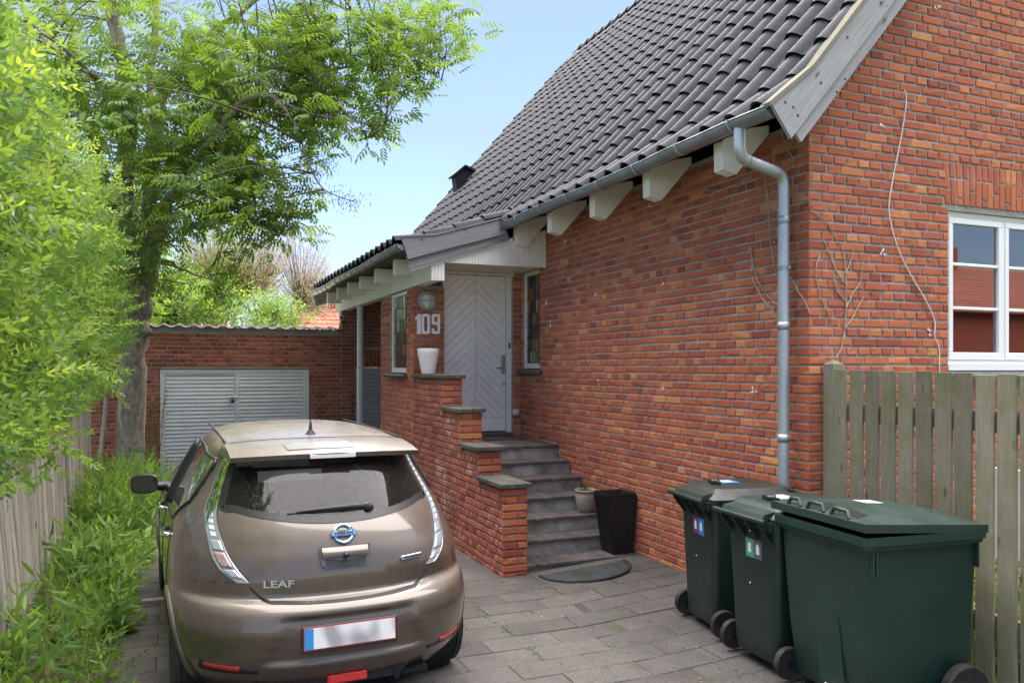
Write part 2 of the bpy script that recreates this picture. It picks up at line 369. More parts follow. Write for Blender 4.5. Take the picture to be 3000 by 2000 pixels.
def inst_mesh(name, tv, tf, Rm, P, rnd, tmi=None, smooth=False):
    """one mesh made of many copies of a small template (numpy): leaves and the like"""
    tv = np.asarray(tv, dtype=np.float64); n = len(P); k = len(tv)
    V = np.einsum('nij,kj->nki', Rm, tv) + np.asarray(P)[:, None, :]
    me = bpy.data.meshes.new(name)
    me.vertices.add(n * k); me.vertices.foreach_set('co', V.reshape(-1).astype(np.float32))
    ls = np.array([len(f) for f in tf]); fl = np.concatenate([np.array(f) for f in tf])
    li = (fl[None, :] + (np.arange(n) * k)[:, None]).reshape(-1)
    tot = np.tile(ls, n); st = np.concatenate([[0], np.cumsum(tot)[:-1]])
    me.loops.add(len(li)); me.loops.foreach_set('vertex_index', li.astype(np.int32))
    me.polygons.add(len(tot)); me.polygons.foreach_set('loop_start', st.astype(np.int32)); me.polygons.foreach_set('loop_total', tot.astype(np.int32))
    if tmi is not None: me.polygons.foreach_set('material_index', np.tile(np.array(tmi), n).astype(np.int32))
    at = me.attributes.new('rnd', 'FLOAT', 'FACE'); at.data.foreach_set('value', np.repeat(np.asarray(rnd), len(tf)).astype(np.float32))
    if smooth: me.polygons.foreach_set('use_smooth', np.ones(len(tot), dtype=bool))
    me.update(calc_edges=True); me.validate(); return me
def frames(D, roll=None, scale=None, up=(0, 0, 1)):
    """rotation matrices whose x axis is D and whose z axis leans to up, rolled at random"""
    D = D / np.linalg.norm(D, axis=1, keepdims=True); U = np.tile(np.array(up, dtype=float), (len(D), 1)) + rng.normal(0, .05, D.shape)
    Y = np.cross(U, D); Y /= np.linalg.norm(Y, axis=1, keepdims=True) + 1e-9; Z = np.cross(D, Y)
    if roll is not None:
        c = np.cos(roll)[:, None]; s_ = np.sin(roll)[:, None]; Y, Z = Y * c + Z * s_, Z * c - Y * s_
    Rm = np.stack([D, Y, Z], axis=2)
    if scale is not None: Rm = Rm * scale[:, None, None]
    return Rm

# ---------------------------------------------------------------- bricks
CO = 0.0719; Z0 = 3.554 - 49 * CO                         # course height, level of the first bed joint
BH, HP = 0.0560, 0.122                                    # brick height, header pitch
def brick_mesh(w, hgt, seed):
    r = random.Random(seed); j = lambda s=0.0022: r.uniform(-s, s)
    d = 0.035; c = 0.0055
    out = [(-w / 2, -hgt / 2), (w / 2, -hgt / 2), (w / 2, hgt / 2), (-w / 2, hgt / 2)]
    back = [(x, -d, z) for x, z in out]
    rim = [(x + j(), -0.005 + j(0.0012), z + j()) for x, z in out]
    rim = [(x * (1 - .012 * r.random()), y, z * (1 - .05 * r.random())) for x, y, z in rim]
    fr = []
    for x, z in out:
        k = r.uniform(.006, .014) if r.random() < .3 else 0.0      # a knocked-off corner now and then
        fr.append((x * (1 - 2 * (c + k) / w) + j(), 0.0 + j(0.002) - k * .25, z * (1 - 2 * (c + k * .6) / hgt) + j()))
    fs = [(8, 9, 10, 11)] + [(a, (a + 1) % 4, 4 + (a + 1) % 4, 4 + a) for a in range(4)] + [(4 + a, 4 + (a + 1) % 4, 8 + (a + 1) % 4, 8 + a) for a in range(4)]
    return back + rim + fr, fs
BRICKS = {}
for kind, w in (('h', 0.109), ('s', 0.231), ('q', 0.17)):
    BRICKS[kind] = [(brick_mesh(w, BH, i * 7 + len(kind) + int(w * 1000))) for i in range(8)]
BMESH = {}
def brick_layout(length, zfun_ok, phase=0, k0=0, k1=60, start=0.0):
    """cross bond: header and stretcher courses, stretchers shifted by half a brick; yields (u, z, w, kind)"""
    out = []
    for k in range(k0, k1):
        z = Z0 + k * CO + CO / 2
        if (k + phase) % 2 == 0: seq = ['h'] * 400
        else: seq = ['q'] + (['h'] if ((k + phase) // 2) % 2 else []) + ['s'] * 200
        u = start + 0.002
        for kd in seq:
            w = {'h': 0.109, 's': 0.231, 'q': 0.17}[kd]
            if u > length - 0.03: break
            ww = min(w, length - 0.002 - u)
            out.append((u + ww / 2 + random.uniform(-.002, .002), z + random.uniform(-.0015, .0015), ww, kd)); u += w + 0.013
    return [b for b in out if zfun_ok(b)]
def clip_holes(bricks, holes):
    """cut bricks at the openings (u0,u1,z0,z1)"""
    res = []
    for u, z, w, kd in bricks:
        segs = [(u - w / 2, u + w / 2)]
        for a, b, c, d in holes:
            if z + BH / 2 < c + 0.012 or z - BH / 2 > d - 0.012: continue
            ns = []
            for p, q in segs:
                if q <= a or p >= b: ns.append((p, q)); continue
                if p < a - 0.025: ns.append((p, a))
                if q > b + 0.025: ns.append((b, q))
            segs = ns
        for p, q in segs: res.append(((p + q) / 2, z, q - p, kd))
    return res
def place_bricks(bricks, org, ud, nd, parent, mats, n_single, stuff_parent=None, stuff_name='brickwork'):
    """the bricks that show largest become objects of their own, the rest one mesh"""
    org = Vector(org); ud = Vector(ud); nd = Vector(nd); up = Vector((0, 0, 1))
    L = []
    for u, z, w, kd in bricks:
        p = org + ud * u + up * z
        r = p - Vector((0, 0, CAM_H)); dd = r.length; sx = (p.x * RT[0] + p.y * RT[1]) / max(depth(p), .1); sz = (p.z - CAM_H) / max(depth(p), .1)
        vis = depth(p) > .5 and abs(sx) < .66 and -.40 < sz < .47
        L.append(((w * abs(nd.dot(r)) / dd ** 3) if vis else -1, p, w, kd))
    L.sort(key=lambda a: -a[0])
    mb = MB()
    T0 = Matrix((ud, nd, up)).transposed()
    for i, (s_, p, w, kd) in enumerate(L):
        std = {'h': 0.109, 's': 0.231, 'q': 0.17}[kd]; vi = random.randrange(8)
        if i < n_single and s_ > 0:
            key = (mats[0], kd, vi)
            if key not in BMESH:
                vs, fs = BRICKS[kd][vi]; q = MB().add(vs, fs); BMESH[key] = q.mesh('brick'); BMESH[key].materials.append(M[mats[0]])
            o = bpy.data.objects.new('brick', BMESH[key]); C.objects.link(o); setp(o, parent)
            o.matrix_basis = Matrix.Translation(p + nd * random.uniform(-.0015, .0015)) @ T0.to_4x4() @ Matrix.Diagonal((w / std, 1, 1, 1))
        else:
            vs, fs = BRICKS[kd][vi]; off = nd * random.uniform(-.0015, .0015)
            mb.add([p + off + T0 @ Vector((a * w / std, b, c)) for a, b, c in vs], fs, random.random())
    if mb.v: mb.obj(stuff_name, mats[1], stuff_parent or parent, kind='stuff')
M['tile_c'] = pbr('coping_pantile', (0.042, 0.032, 0.028), 0.65, col2=(0.075, 0.06, 0.05), vs=9, bmp=.3, spec=.1)
M['ceramic'] = pbr('white_ceramic', (0.80, 0.79, 0.75), 0.4)
M['gloss_black'] = pbr('gloss_black', (0.006, 0.006, 0.007), 0.06, coat=.5)
M['coir'] = pbr('coir', (0.085, 0.06, 0.038), 1.0, col2=(0.13, 0.10, 0.065), vs=60, bmp=1.0, bs=300)
M['clay'] = pbr('beige_clay', (0.36, 0.31, 0.235), 0.75, col2=(0.25, 0.21, 0.155), vs=14, stretch=(1, 1, 6), bmp=.5, bs=22)
M['wicker'] = pbr('black_wicker', (0.012, 0.010, 0.010), 0.32)
M['rubber'] = pbr('rubber', (0.014, 0.014, 0.015), 0.62, col2=(0.03, 0.029, 0.028), vs=18, bmp=.15)
M['hub'] = pbr('black_plastic', (0.010, 0.010, 0.012), 0.45)
M['matrib'] = pbr('mat_ribs', (0.085, 0.10, 0.11), 0.6, col2=(0.06, 0.062, 0.05), vs=5)
M['card'] = pbr('cardboard', (0.36, 0.23, 0.12), 0.9, col2=(0.30, 0.19, 0.10), vs=10)
def plastic(name, a, b2, dirt, rough=.38):
    m, t, bs, o = base_mat(name); p = pos(t)
    c = mixc(t, rng_map(t, noise(t, p, 2.2, 5, .6), .4, .7), a, b2)
    c = mixc(t, rng_map(t, noise(t, p, 7, 7, .8), .60, .74, 0, .55), c, dirt)
    c = mixc(t, rng_map(t, noise(t, pos(t, (40, 40, 4)), 3, 6, .8), .68, .74, 0, .4), c, dirt)
    t.links.new(c, bs.inputs['Base Color']); t.links.new(rng_map(t, noise(t, p, 5, 6, .7), .3, .7, rough - .1, rough + .17), bs.inputs['Roughness'])
    bump(t, bs, noise(t, p, 160, 3), .08, .002); return m
M['binplastic'] = plastic('bin_plastic', (0.010, 0.023, 0.018), (0.013, 0.027, 0.021), (0.045, 0.045, 0.032))
M['binplastic2'] = plastic('bin_plastic_green', (0.010, 0.033, 0.025), (0.014, 0.039, 0.029), (0.06, 0.07, 0.055))
M['binlid'] = plastic('bin_lid_brownish', (0.022, 0.027, 0.023), (0.034, 0.030, 0.027), (0.06, 0.05, 0.042), .42)
M['binlid2'] = plastic('bin_lid_green', (0.017, 0.036, 0.030), (0.023, 0.042, 0.036), (0.07, 0.065, 0.055), .40)
M['bag'] = pbr('black_bag', (0.008, 0.008, 0.010), 0.25)
M['st_purple'] = pbr('sticker_purple', (0.20, 0.02, 0.18), .4); M['st_blue'] = pbr('sticker_blue', (0.02, 0.22, 0.55), .4)
M['st_teal'] = pbr('sticker_teal', (0.06, 0.33, 0.22), .4); M['st_slate'] = pbr('sticker_slate', (0.10, 0.10, 0.14), .4); M['st_lilac'] = pbr('sticker_lilac', (0.5, 0.45, 0.58), .4)
def leaf_mat(name, stops, trans=.45, rough=.45, tint=1.0):
    m = bpy.data.materials.new(name); m.use_nodes = True; t = m.node_tree; t.nodes.clear()
    o = t.nodes.new('ShaderNodeOutputMaterial'); c = ramp(t, rnd_src(t, 'attr'), stops)
    b = t.nodes.new('ShaderNodeBsdfPrincipled'); b.inputs['Roughness'].default_value = rough; b.inputs['Specular IOR Level'].default_value = .4
    t.links.new(c, b.inputs['Base Color'])
    tr = t.nodes.new('ShaderNodeBsdfTranslucent')
    hs = t.nodes.new('ShaderNodeHueSaturation'); hs.inputs['Hue'].default_value = .475; hs.inputs['Saturation'].default_value = 1.1; hs.inputs['Value'].default_value = 2.0 * tint
    t.links.new(c, hs.inputs['Color']); t.links.new(hs.outputs[0], tr.inputs['Color'])
    mx = t.nodes.new('ShaderNodeMixShader'); mx.inputs[0].default_value = trans
    t.links.new(b.outputs[0], mx.inputs[1]); t.links.new(tr.outputs[0], mx.inputs[2]); t.links.new(mx.outputs[0], o.inputs['Surface']); return m
M['leaf_ash'] = leaf_mat('ash_leaf', [(0, (0.046, 0.10, 0.022)), (.5, (0.085, 0.165, 0.03)), (1, (0.15, 0.24, 0.04))], .5)
M['leaf_privet'] = leaf_mat('privet_leaf', [(0, (0.044, 0.10, 0.026)), (.4, (0.082, 0.165, 0.034)), (.8, (0.145, 0.24, 0.044)), (.96, (0.21, 0.30, 0.055)), (1, (0.34, 0.20, 0.05))])
M['leaf_weed'] = leaf_mat('weed_leaf', [(0, (0.052, 0.13, 0.03)), (.5, (0.115, 0.225, 0.045)), (1, (0.22, 0.34, 0.07))])
M['leaf_pale'] = leaf_mat('pale_leaf', [(0, (0.11, 0.14, 0.03)), (.6, (0.17, 0.19, 0.045)), (1, (0.24, 0.22, 0.08))])
M['leaf_blossom'] = leaf_mat('faded_blossom', [(0, (0.20, 0.165, 0.08)), (.6, (0.31, 0.26, 0.16)), (1, (0.42, 0.36, 0.26))], .35)
M['seed'] = leaf_mat('ash_keys', [(0, (0.028, 0.05, 0.014)), (.7, (0.04, 0.065, 0.018)), (1, (0.13, 0.075, 0.035))], .2)
M['bladeg'] = pbr('blade_green', (0.07, 0.13, 0.03), .5)
def bark_mat(name, a, b2, lich):
    m, t, bs, o = base_mat(name); v = pos(t, (1, 1, .28)); p = pos(t)
    n1 = noise(t, v, 26, 7, .72, .4)
    c = mixc(t, rng_map(t, n1, .38, .62), a, b2)
    c = mixc(t, rng_map(t, noise(t, p, 5, 6, .7), .52, .70, 0, .75), c, lich)
    t.links.new(c, bs.inputs['Base Color']); bs.inputs['Roughness'].default_value = .95; bs.inputs['Specular IOR Level'].default_value = .2
    bump(t, bs, n1, 1.0, .03); return m
M['bark'] = bark_mat('ash_bark', (0.15, 0.122, 0.098), (0.42, 0.36, 0.30), (0.50, 0.44, 0.36))
M['twig'] = bark_mat('twig_bark', (0.10, 0.08, 0.055), (0.17, 0.14, 0.10), (0.20, 0.15, 0.05))
M['vine'] = pbr('dead_vine', (0.34, 0.26, 0.19), .85, col2=(0.2, 0.14, 0.10), vs=20)
def car_paint():
    m, t, b, o = base_mat('brown_metallic_paint')
    p = pos(t); nrm = t.nodes.new('ShaderNodeNewGeometry')
    sp_ = t.nodes.new('ShaderNodeSeparateXYZ'); t.links.new(nrm.outputs['Normal'], sp_.inputs[0])
    dust_up = rng_map(t, sp_.outputs['Z'], .15, .95, 0.0, .62)
    sp2 = rng_map(t, noise(t, p, 260, 3, .8), .42, .62)
    mm = t.nodes.new('ShaderNodeMath'); mm.operation = 'MULTIPLY'; t.links.new(dust_up, mm.inputs[0]); t.links.new(rng_map(t, noise(t, p, 6, 5, .7), .3, .7, .55, 1.0), mm.inputs[1])
    m2 = t.nodes.new('ShaderNodeMath'); m2.operation = 'MULTIPLY'; t.links.new(mm.outputs[0], m2.inputs[0]); t.links.new(rng_map(t, noise(t, p, 260, 3, .8), .35, .65, .5, 1.0), m2.inputs[1])
    m3 = t.nodes.new('ShaderNodeMath'); m3.operation = 'ADD'; t.links.new(m2.outputs[0], m3.inputs[0]); t.links.new(rng_map(t, noise(t, p, 3.5, 6, .75), .55, .85, .02, .16), m3.inputs[1])
    flake = rng_map(t, noise(t, p, 900, 2, .5), .3, .7, .8, 1.25)
    hs = t.nodes.new('ShaderNodeHueSaturation'); hs.inputs['Color'].default_value = rgba((0.098, 0.074, 0.057)); t.links.new(flake, hs.inputs['Value'])
    c = mixc(t, m3.outputs[0], hs.outputs[0], (0.24, 0.215, 0.18))
    t.links.new(c, b.inputs['Base Color'])
    inv = rng_map(t, m3.outputs[0], 0, .7, .55, .0); t.links.new(inv, b.inputs['Metallic'])
    t.links.new(rng_map(t, m3.outputs[0], 0, .6, .32, .75), b.inputs['Roughness'])
    b.inputs['Coat Weight'].default_value = 1.0
    t.links.new(rng_map(t, m3.outputs[0], .05, .6, .03, .28), b.inputs['Coat Roughness'])
    return m
M['carpaint'] = car_paint()
def car_glass(name, tint, dusty):
    m = glass_mat(name, tint, ior=1.36); t = m.node_tree
    o = [n for n in t.nodes if n.type == 'OUTPUT_MATERIAL'][0]; src = o.inputs['Surface'].links[0].from_socket
    d = t.nodes.new('ShaderNodeBsdfDiffuse'); d.inputs['Color'].default_value = (0.34, 0.30, 0.25, 1)
    mx = t.nodes.new('ShaderNodeMixShader'); p = pos(t)
    t.links.new(rng_map(t, noise(t, p, 170, 4, .85), .48, .78, .01, dusty), mx.inputs[0])
    t.links.new(src, mx.inputs[1]); t.links.new(d.outputs[0], mx.inputs[2]); t.links.new(mx.outputs[0], o.inputs['Surface']); return m
M['carglass'] = car_glass('tinted_car_glass', (0.26, 0.28, 0.29), .22)
M['carglass_f'] = car_glass('windscreen_glass', (0.75, 0.8, 0.78), .08)
M['lamp_base'] = pbr('lamp_reflector', (0.55, 0.57, 0.58), .22, .6)
M['lamp_white'] = pbr('lamp_cell', (0.75, 0.77, 0.78), .3)
M['lamp_grey'] = pbr('lamp_segment', (0.42, 0.45, 0.48), .25, .4, col2=(0.62, 0.65, 0.68), vs=70, stretch=(3, 1, 1))
M['lamp_red'] = pbr('red_lens', (0.62, 0.03, 0.02), .16, col2=(0.42, 0.012, 0.01), vs=90, coat=.6)
M['lamp_amber'] = pbr('faded_red_lens', (0.42, 0.20, 0.17), .25, .2, col2=(0.5, 0.42, 0.42), vs=60)
M['lamp_clear_w'] = pbr('clear_lens', (0.42, 0.43, 0.42), .12, .1, coat=.8)
M['lamp_clear'] = glass_mat('lamp_cover', (0.95, 0.96, 0.97), ior=1.2)
M['solar'] = pbr('solar_strip', (0.16, 0.15, 0.12), .3, col2=(0.24, 0.225, 0.185), vs=40, stretch=(1, 2, 1), coat=.4)
M['chrome_blue'] = pbr('bluish_chrome', (0.42, 0.60, 0.82), .12, 1.0)
M['chrome_dark'] = pbr('satin_surround', (0.16, 0.13, 0.11), .2, .7, coat=.6)
M['alloy'] = pbr('alloy_rim', (0.34, 0.35, 0.36), .35, .9)
M['mirror'] = pbr('mirror_glass', (0.07, 0.08, 0.08), .02, 1.0)
M['interior'] = pbr('cabin_cloth', (0.035, 0.036, 0.040), .8)
def plate_mat():
    m, t, b, o = base_mat('smeared_plate')
    c = mixc(t, rng_map(t, noise(t, pos(t, (1, 1, .55)), 11, 0, .3), .42, .72), (0.66, 0.66, 0.67), (0.30, 0.29, 0.30)); t.links.new(c, b.inputs['Base Color']); b.inputs['Roughness'].default_value = .45; return m
M['plate'] = plate_mat()
M['wiregreen'] = pbr('green_wire', (0.02, 0.16, 0.10), .4)
M['cablewhite'] = pbr('white_cable', (0.72, 0.71, 0.68), .4)
M['vine'] = pbr('dead_vine_pale', (0.48, 0.38, 0.30), .85, col2=(0.36, 0.27, 0.20), vs=20)
M['dryleaf'] = pbr('dry_leaf', (0.42, 0.30, 0.20), .8)
M['redtile'] = pbr('red_pantile', (0.36, 0.095, 0.05), .7, col2=(0.27, 0.075, 0.045), vs=2.5, rnd='attr', rv=.12)
M['litter'] = leaf_mat('leaf_litter', [(0, (0.10, 0.06, 0.03)), (.5, (0.20, 0.14, 0.06)), (.8, (0.22, 0.22, 0.06)), (1, (0.30, 0.27, 0.16))], .1)
# ================================================================ GROUND
def ground_z(x):
    if x >= 4.2: return 0.0
    if x <= 2.9: return -0.08
    return -0.08 * (4.2 - x) / 1.3
g = MB(); xs = [-600, -120, -30, -8, -1.3, -0.9, 2.9, 4.2, 9, 14, 40, 200, 600]
def gz0(x): return ground_z(x) - 0.06
ys_ = [-600, -60, -9.0, 2.0, 15, 60, 600]
vs = [(x, y, gz0(x)) for y in ys_ for x in xs]; nx = len(xs)
g.add(vs, [(j * nx + i, j * nx + i + 1, (j + 1) * nx + i + 1, (j + 1) * nx + i) for j in range(len(ys_) - 1) for i in range(nx - 1)])
struct('ground', g, 'grass')
# driveway bed with its slabs
SLW, SLD = 0.535, 0.262
dw = MB()
xs = [-1.02, 2.9, 4.2, 4.36]; ys_ = [-3.0, 15.2]
dw.add([(x, y, ground_z(x) - 0.007) for y in ys_ for x in xs], [(i, i + 1, 5 + i, 4 + i) for i in range(3)])
drive = struct('driveway', dw, 'jointsoil')
far = MB(); SL = {}
def slab_mesh(i):
    r = random.Random(i); w, d = SLW - 0.007, SLD - 0.007; c = 0.005; h = 0.045
    j = lambda s=0.0018: r.uniform(-s, s)
    o4 = [(-w / 2, -d / 2), (w / 2, -d / 2), (w / 2, d / 2), (-w / 2, d / 2)]
    vs = [(x, y, -h) for x, y in o4] + [(x + j(), y + j(), -c) for x, y in o4] + [(x * (1 - 2 * c / w) + j(), y * (1 - 2 * c / d) + j(), j(.001)) for x, y in o4]
    return vs, [(8, 9, 10, 11)] + [(a, (a + 1) % 4, 4 + (a + 1) % 4, 4 + a) for a in range(4)] + [(4 + a, 4 + (a + 1) % 4, 8 + (a + 1) % 4, 8 + a) for a in range(4)]
n_sl = 0
for row in range(-20, 38):
    yc = 5.32 + row * SLD
    for k in range(-6, 6):
        xc = 2.30 + k * SLW + (row % 2) * SLW / 2 + random.uniform(-.002, .002)
        xl, xr = max(xc - SLW / 2, -1.0), min(xc + SLW / 2, 4.34)
        if xr - xl < 0.08: continue
        wsc = (xr - xl) / SLW; xm = (xl + xr) / 2
        if yc > 7.05 and xm > 2.86 and yc < 11.8: continue
        slope = -math.atan2(ground_z(xm + .15) - ground_z(xm - .15), 0.3)
        T = Matrix.Translation((xm, yc, ground_z(xm) + random.uniform(-.0025, .0025))) @ Matrix.Rotation(slope + random.uniform(-.006, .006), 4, 'Y') @ Matrix.Rotation(random.uniform(-.006, .006), 4, 'X') @ Matrix.Diagonal((wsc, 1, 1, 1))
        near = 3.0 < yc < 8.4
        if near and n_sl < 300:
            vi = random.randrange(10)
            if vi not in SL:
                v_, f_ = slab_mesh(vi); SL[vi] = MB().add(v_, f_).mesh('paving_slab'); SL[vi].materials.append(M['slab'])
            o = bpy.data.objects.new('paving_slab', SL[vi]); C.objects.link(o); o.parent = drive; o.matrix_basis = T; n_sl += 1
        else:
            v_, f_ = slab_mesh(random.randrange(10)); far.add([T @ Vector(p) for p in v_], f_, random.random())
far.obj('paving', 'slab_s', drive, kind='stuff')
st = MB(); st.box((-200, -9, -0.10), (200, -3.0, -0.07)); struct('road', st, 'asphalt')
sb = MB(); sb.box((-3.4, 2.0, -0.12), (-0.98, 14.9, -0.075)); sb.box((-0.98, 2.0, -.12), (-0.40, 9.0, -0.062)); struct('flower_bed', sb, 'soil')
kb = MB(); kb.cbox((-0.98, 7.36, -0.1), (-0.02, 7.42, -0.045), .008); struct('edging', kb, 'riser')

# ================================================================ HOUSE
W, G = 4.35, 4.68
house = wthing('brick_house', 'red brick house with steep dark tiled roof and weathered grey bargeboards', 'house', (W, G, 0))
def zroof(x):                                              # top of the tile bed
    x = x if x <= 8.7 else 17.4 - x
    return 3.90 + 1.16 * (x - 4.08) if x > 4.08 else 3.90 + 0.78 * (x - 4.08)
# gable wall
gw = MB()
def col(mb, u0, u1, z0, zt0, zt1, y0, y1):
    mb.add([(u0, y0, z0), (u1, y0, z0), (u1, y0, zt1), (u0, y0, zt0), (u0, y1, z0), (u1, y1, z0), (u1, y1, zt1), (u0, y1, zt0)],
           [(0, 1, 2, 3), (7, 6, 5, 4), (0, 4, 5, 1), (1, 5, 6, 2), (2, 6, 7, 3), (3, 7, 4, 0)])
GX0, GX1 = 5.805, 7.20
zt = lambda x: zroof(x) - 0.13
GF = G + 0.009
for a, b, z0 in ((W + .012, GX0, -.1), (GX0, GX1, 3.165), (GX1, 8.7, -.1), (8.7, 13.05, -.1)): col(gw, a, b, z0, zt(a), zt(b), GF, G + .26)
gw.box((GX0, GF, -.1), (GX1, G + .26, 1.86))
gable = gw.obj('gable_wall', 'mortar', house)
ok = lambda b: b[1] + BH / 2 < zt(W + b[0] - b[2] / 2) - .01 and b[1] + BH / 2 < zt(W + b[0] + b[2] / 2)
gb = brick_layout(8.69, ok, phase=1, k0=-2, k1=130)
gb = clip_holes(gb, [(GX0 - W, GX1 - W, 1.86, 3.21), (GX0 - W - .035, GX1 - W + .035, 3.21, 3.556)])
place_bricks(gb, (W, G, 0), (1, 0, 0), (0, -1, 0), gable, ('brick', 'brick_s'), 150)
# brick-on-end lintel
u = GX0 - .03; n = 0
sold = MB()
while u < GX1 + .03:
    zs = [(3.212, 3.42), (3.433, 3.552)] if n % 2 else [(3.212, 3.325), (3.338, 3.552)]
    if n % 2 == 0 and n % 4 == 2: zs = [(3.212, 3.262), (3.275, 3.42), (3.433, 3.552)]
    lean = 0.035 * max(0, 1 - (u - GX0) / .35)
    for a, b in zs:
        key = ('sold', round(b - a, 3))
        if key not in BMESH:
            v_, f_ = brick_mesh(.058, b - a, int((b - a) * 999)); BMESH[key] = MB().add(v_, f_).mesh('soldier_brick'); BMESH[key].materials.append(M['brick'])
        o = bpy.data.objects.new('brick', BMESH[key]); C.objects.link(o); o.parent = gable
        zc = (a + b) / 2
        o.matrix_basis = Matrix.Translation((u + .03 - lean * (zc - 3.21) / .34, G, zc)) @ Matrix.Rotation(-lean * 2.2, 4, 'Y') @ Matrix.Diagonal((1, -1, 1, 1))
    u += .0705; n += 1
MB().box((GX0 + .002, G + .012, 3.168), (GX1 - .002, G + .2, 3.211)).obj('lintel', 'riser', house)
# side wall (door side)
sw = MB(); WF = W + .009
SY0, SY1 = 9.485, 10.06
for a, b, z0, z1 in ((G + .012, SY0, -.1, 3.74), (SY0, SY1, -.1, 1.86), (SY0, SY1, 3.17, 3.74), (SY1, 16.6, -.1, 3.74)): sw.box((WF, a, z0), (W + .26, b, z1))
side = sw.obj('side_wall', 'mortar', house)
bl = brick_layout(5.42, lambda b: b[1] < 3.72, phase=0, k0=-2, k1=60)
bl = clip_holes(bl, [(SY0 - G, SY1 - G, 1.855, 3.165)])
place_bricks(bl, (W, G, 0), (0, 1, 0), (-1, 0, 0), side, ('brick', 'brick_s'), 150)
bw = MB(); bw.box((12.8, G + .3, -.1), (13.04, 16.6, 3.7)); col(bw, W + .3, 8.7, -.1, zt(W + .3), zt(8.7), 16.35, 16.6); col(bw, 8.7, 13.04, -.1, zt(8.7), zt(13.04), 16.35, 16.6)
bw.obj('back_wall', 'brick_s', house)
MB().box((W + .3, G + .3, 0.9), (12.8, 16.3, 1.0)).obj('floor_slab', 'dark', house)
# light flecks of old mortar and paint left on the bricks
fl = MB()
for px, py, pl in [(1600, 888, 'X'), (1745, 858, 'X'), (1940, 830, 'X'), (1604, 1118, 'X'), (1752, 1126, 'X'), (1943, 1133, 'X'), (2205, 1146, 'X'), (2204, 783, 'X'), (1655, 703, 'X'), (1902, 603, 'X'), (1612, 947, 'X'),
                   (2585, 364, 'Y'), (2586, 740, 'Y'), (2749, 20, 'Y'), (2721, 977, 'Y')]:
    p = onX(px, py, W) if pl == 'X' else onY(px, py, G)
    A = Vector((0, 1, 0)) if pl == 'X' else Vector((1, 0, 0)); nn = Vector((-1, 0, 0)) if pl == 'X' else Vector((0, -1, 0))
    for q in range(5):
        c = p + A * random.gauss(0, .016) + Vector((0, 0, random.gauss(0, .02))); k = random.randint(5, 7); rr = random.uniform(.003, .010)
        pts = [c + nn * .0035 + (A * math.cos(2 * PI * i / k) * random.uniform(.6, 1.3) + Vector((0, 0, 1)) * math.sin(2 * PI * i / k) * random.uniform(.8, 1.8)) * rr for i in range(k)]
        fl.prism(pts, -nn * .012)
fl.obj('mortar_fleck', 'pvc', house, kind='stuff')

# ---- roof
rf = MB()
prof = [(3.84, zroof(3.84) - .03), (4.08, 3.86), (8.7, zroof(8.7) - .04), (13.32, 3.86), (13.5, 3.70), (13.5, 3.62), (13.32, 3.77), (8.7, zroof(8.7) - .13), (4.10, 3.77), (3.86, 3.62)]
rf.prism([(x, 4.42, z) for x, z in prof], (0, 12.46, 0))
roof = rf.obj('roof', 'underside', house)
PT, GA = 0.295, 0.398
NS = 12
def tile_prof(x):                                          # roll and pan across the tile, x in 0..1
    if x < .60: return .068 * math.sin(PI * x / .60) ** .8
    return -.008 * math.sin(PI * (x - .60) / .40)
tvs = []; tfs = []
for yy, dz in ((0.0, 0.030), (GA + .05, 0.0)):
    for i in range(NS + 1):
        x = i / NS; tvs.append((x * PT * 1.02, yy, dz + tile_prof(x)))
for i in range(NS + 1):
    x = i / NS; tvs.append((x * PT * 1.02, 0.004, .030 + tile_prof(x) - .019))
n1 = NS + 1
tfs = [(i, i + 1, n1 + i + 1, n1 + i) for i in range(NS)] + [(2 * n1 + i, 2 * n1 + i + 1, i + 1, i) for i in range(NS)]
tm = MB().add(tvs, tfs).mesh('roof_tile', True); tm.materials.append(M['tile']); tm.set_sharp_from_angle(angle=math.radians(40))
def path(pts, s):
    for (x0, z0), (x1, z1) in zip(pts[:-1], pts[1:]):
        L = math.hypot(x1 - x0, z1 - z0)
        if s <= L: return (x0 + (x1 - x0) * s / L, z0 + (z1 - z0) * s / L)
        s -= L
    return (x1 + (x1 - x0) / L * s, z1 + (z1 - z0) / L * s)
pm = [(3.74, zroof(3.74)), (4.08, 3.90), (8.66, zroof(8.66))]
pp = [(2.44, 3.375), (2.93, 3.475), (4.09, 3.88)]
tl = []
for j in range(43):
    y = 4.395 + j * PT
    porch = 9.2 < y < 15.6
    for i in range(18):
        if porch and i == 0: continue
        s = i * GA; a = path(pm, s); b = path(pm, s + GA * (.9 if i == 0 else 1)); tl.append((y, a, b))
    if porch:
        for i in range(5):
            s = i * .40; a = path(pp, s); b = path(pp, s + .40); tl.append((y, a, b))
items = []
for y, a, b in tl:
    d = Vector((b[0] - a[0], 0, b[1] - a[1])).normalized(); nrm = Vector((-d.z, 0, d.x))
    T = Matrix((Vector((0, 1, 0)), d, nrm)).transposed().to_4x4()
    T = Matrix.Translation(Vector((a[0], y + random.uniform(-.003, .003), a[1])) + nrm * random.uniform(-.002, .003)) @ T @ Matrix.Rotation(random.uniform(-.006, .006), 4, 'Z')
    p = Vector((a[0], y, a[1])); dd = depth(p); sx = (p.x * RT[0] + p.y * RT[1]) / dd; sz = (p.z - CAM_H) / dd
    items.append(((1 / dd ** 2) if abs(sx) < .64 and sz < .46 else 0, T))
items.sort(key=lambda q: -q[0])
tb = MB()
for i, (s_, T) in enumerate(items):
    if i < 300:
        o = bpy.data.objects.new('roof_tile', tm); C.objects.link(o); o.parent = roof; o.matrix_basis = T
    else: tb.add([T @ Vector(p) for p in tvs], tfs, random.random())
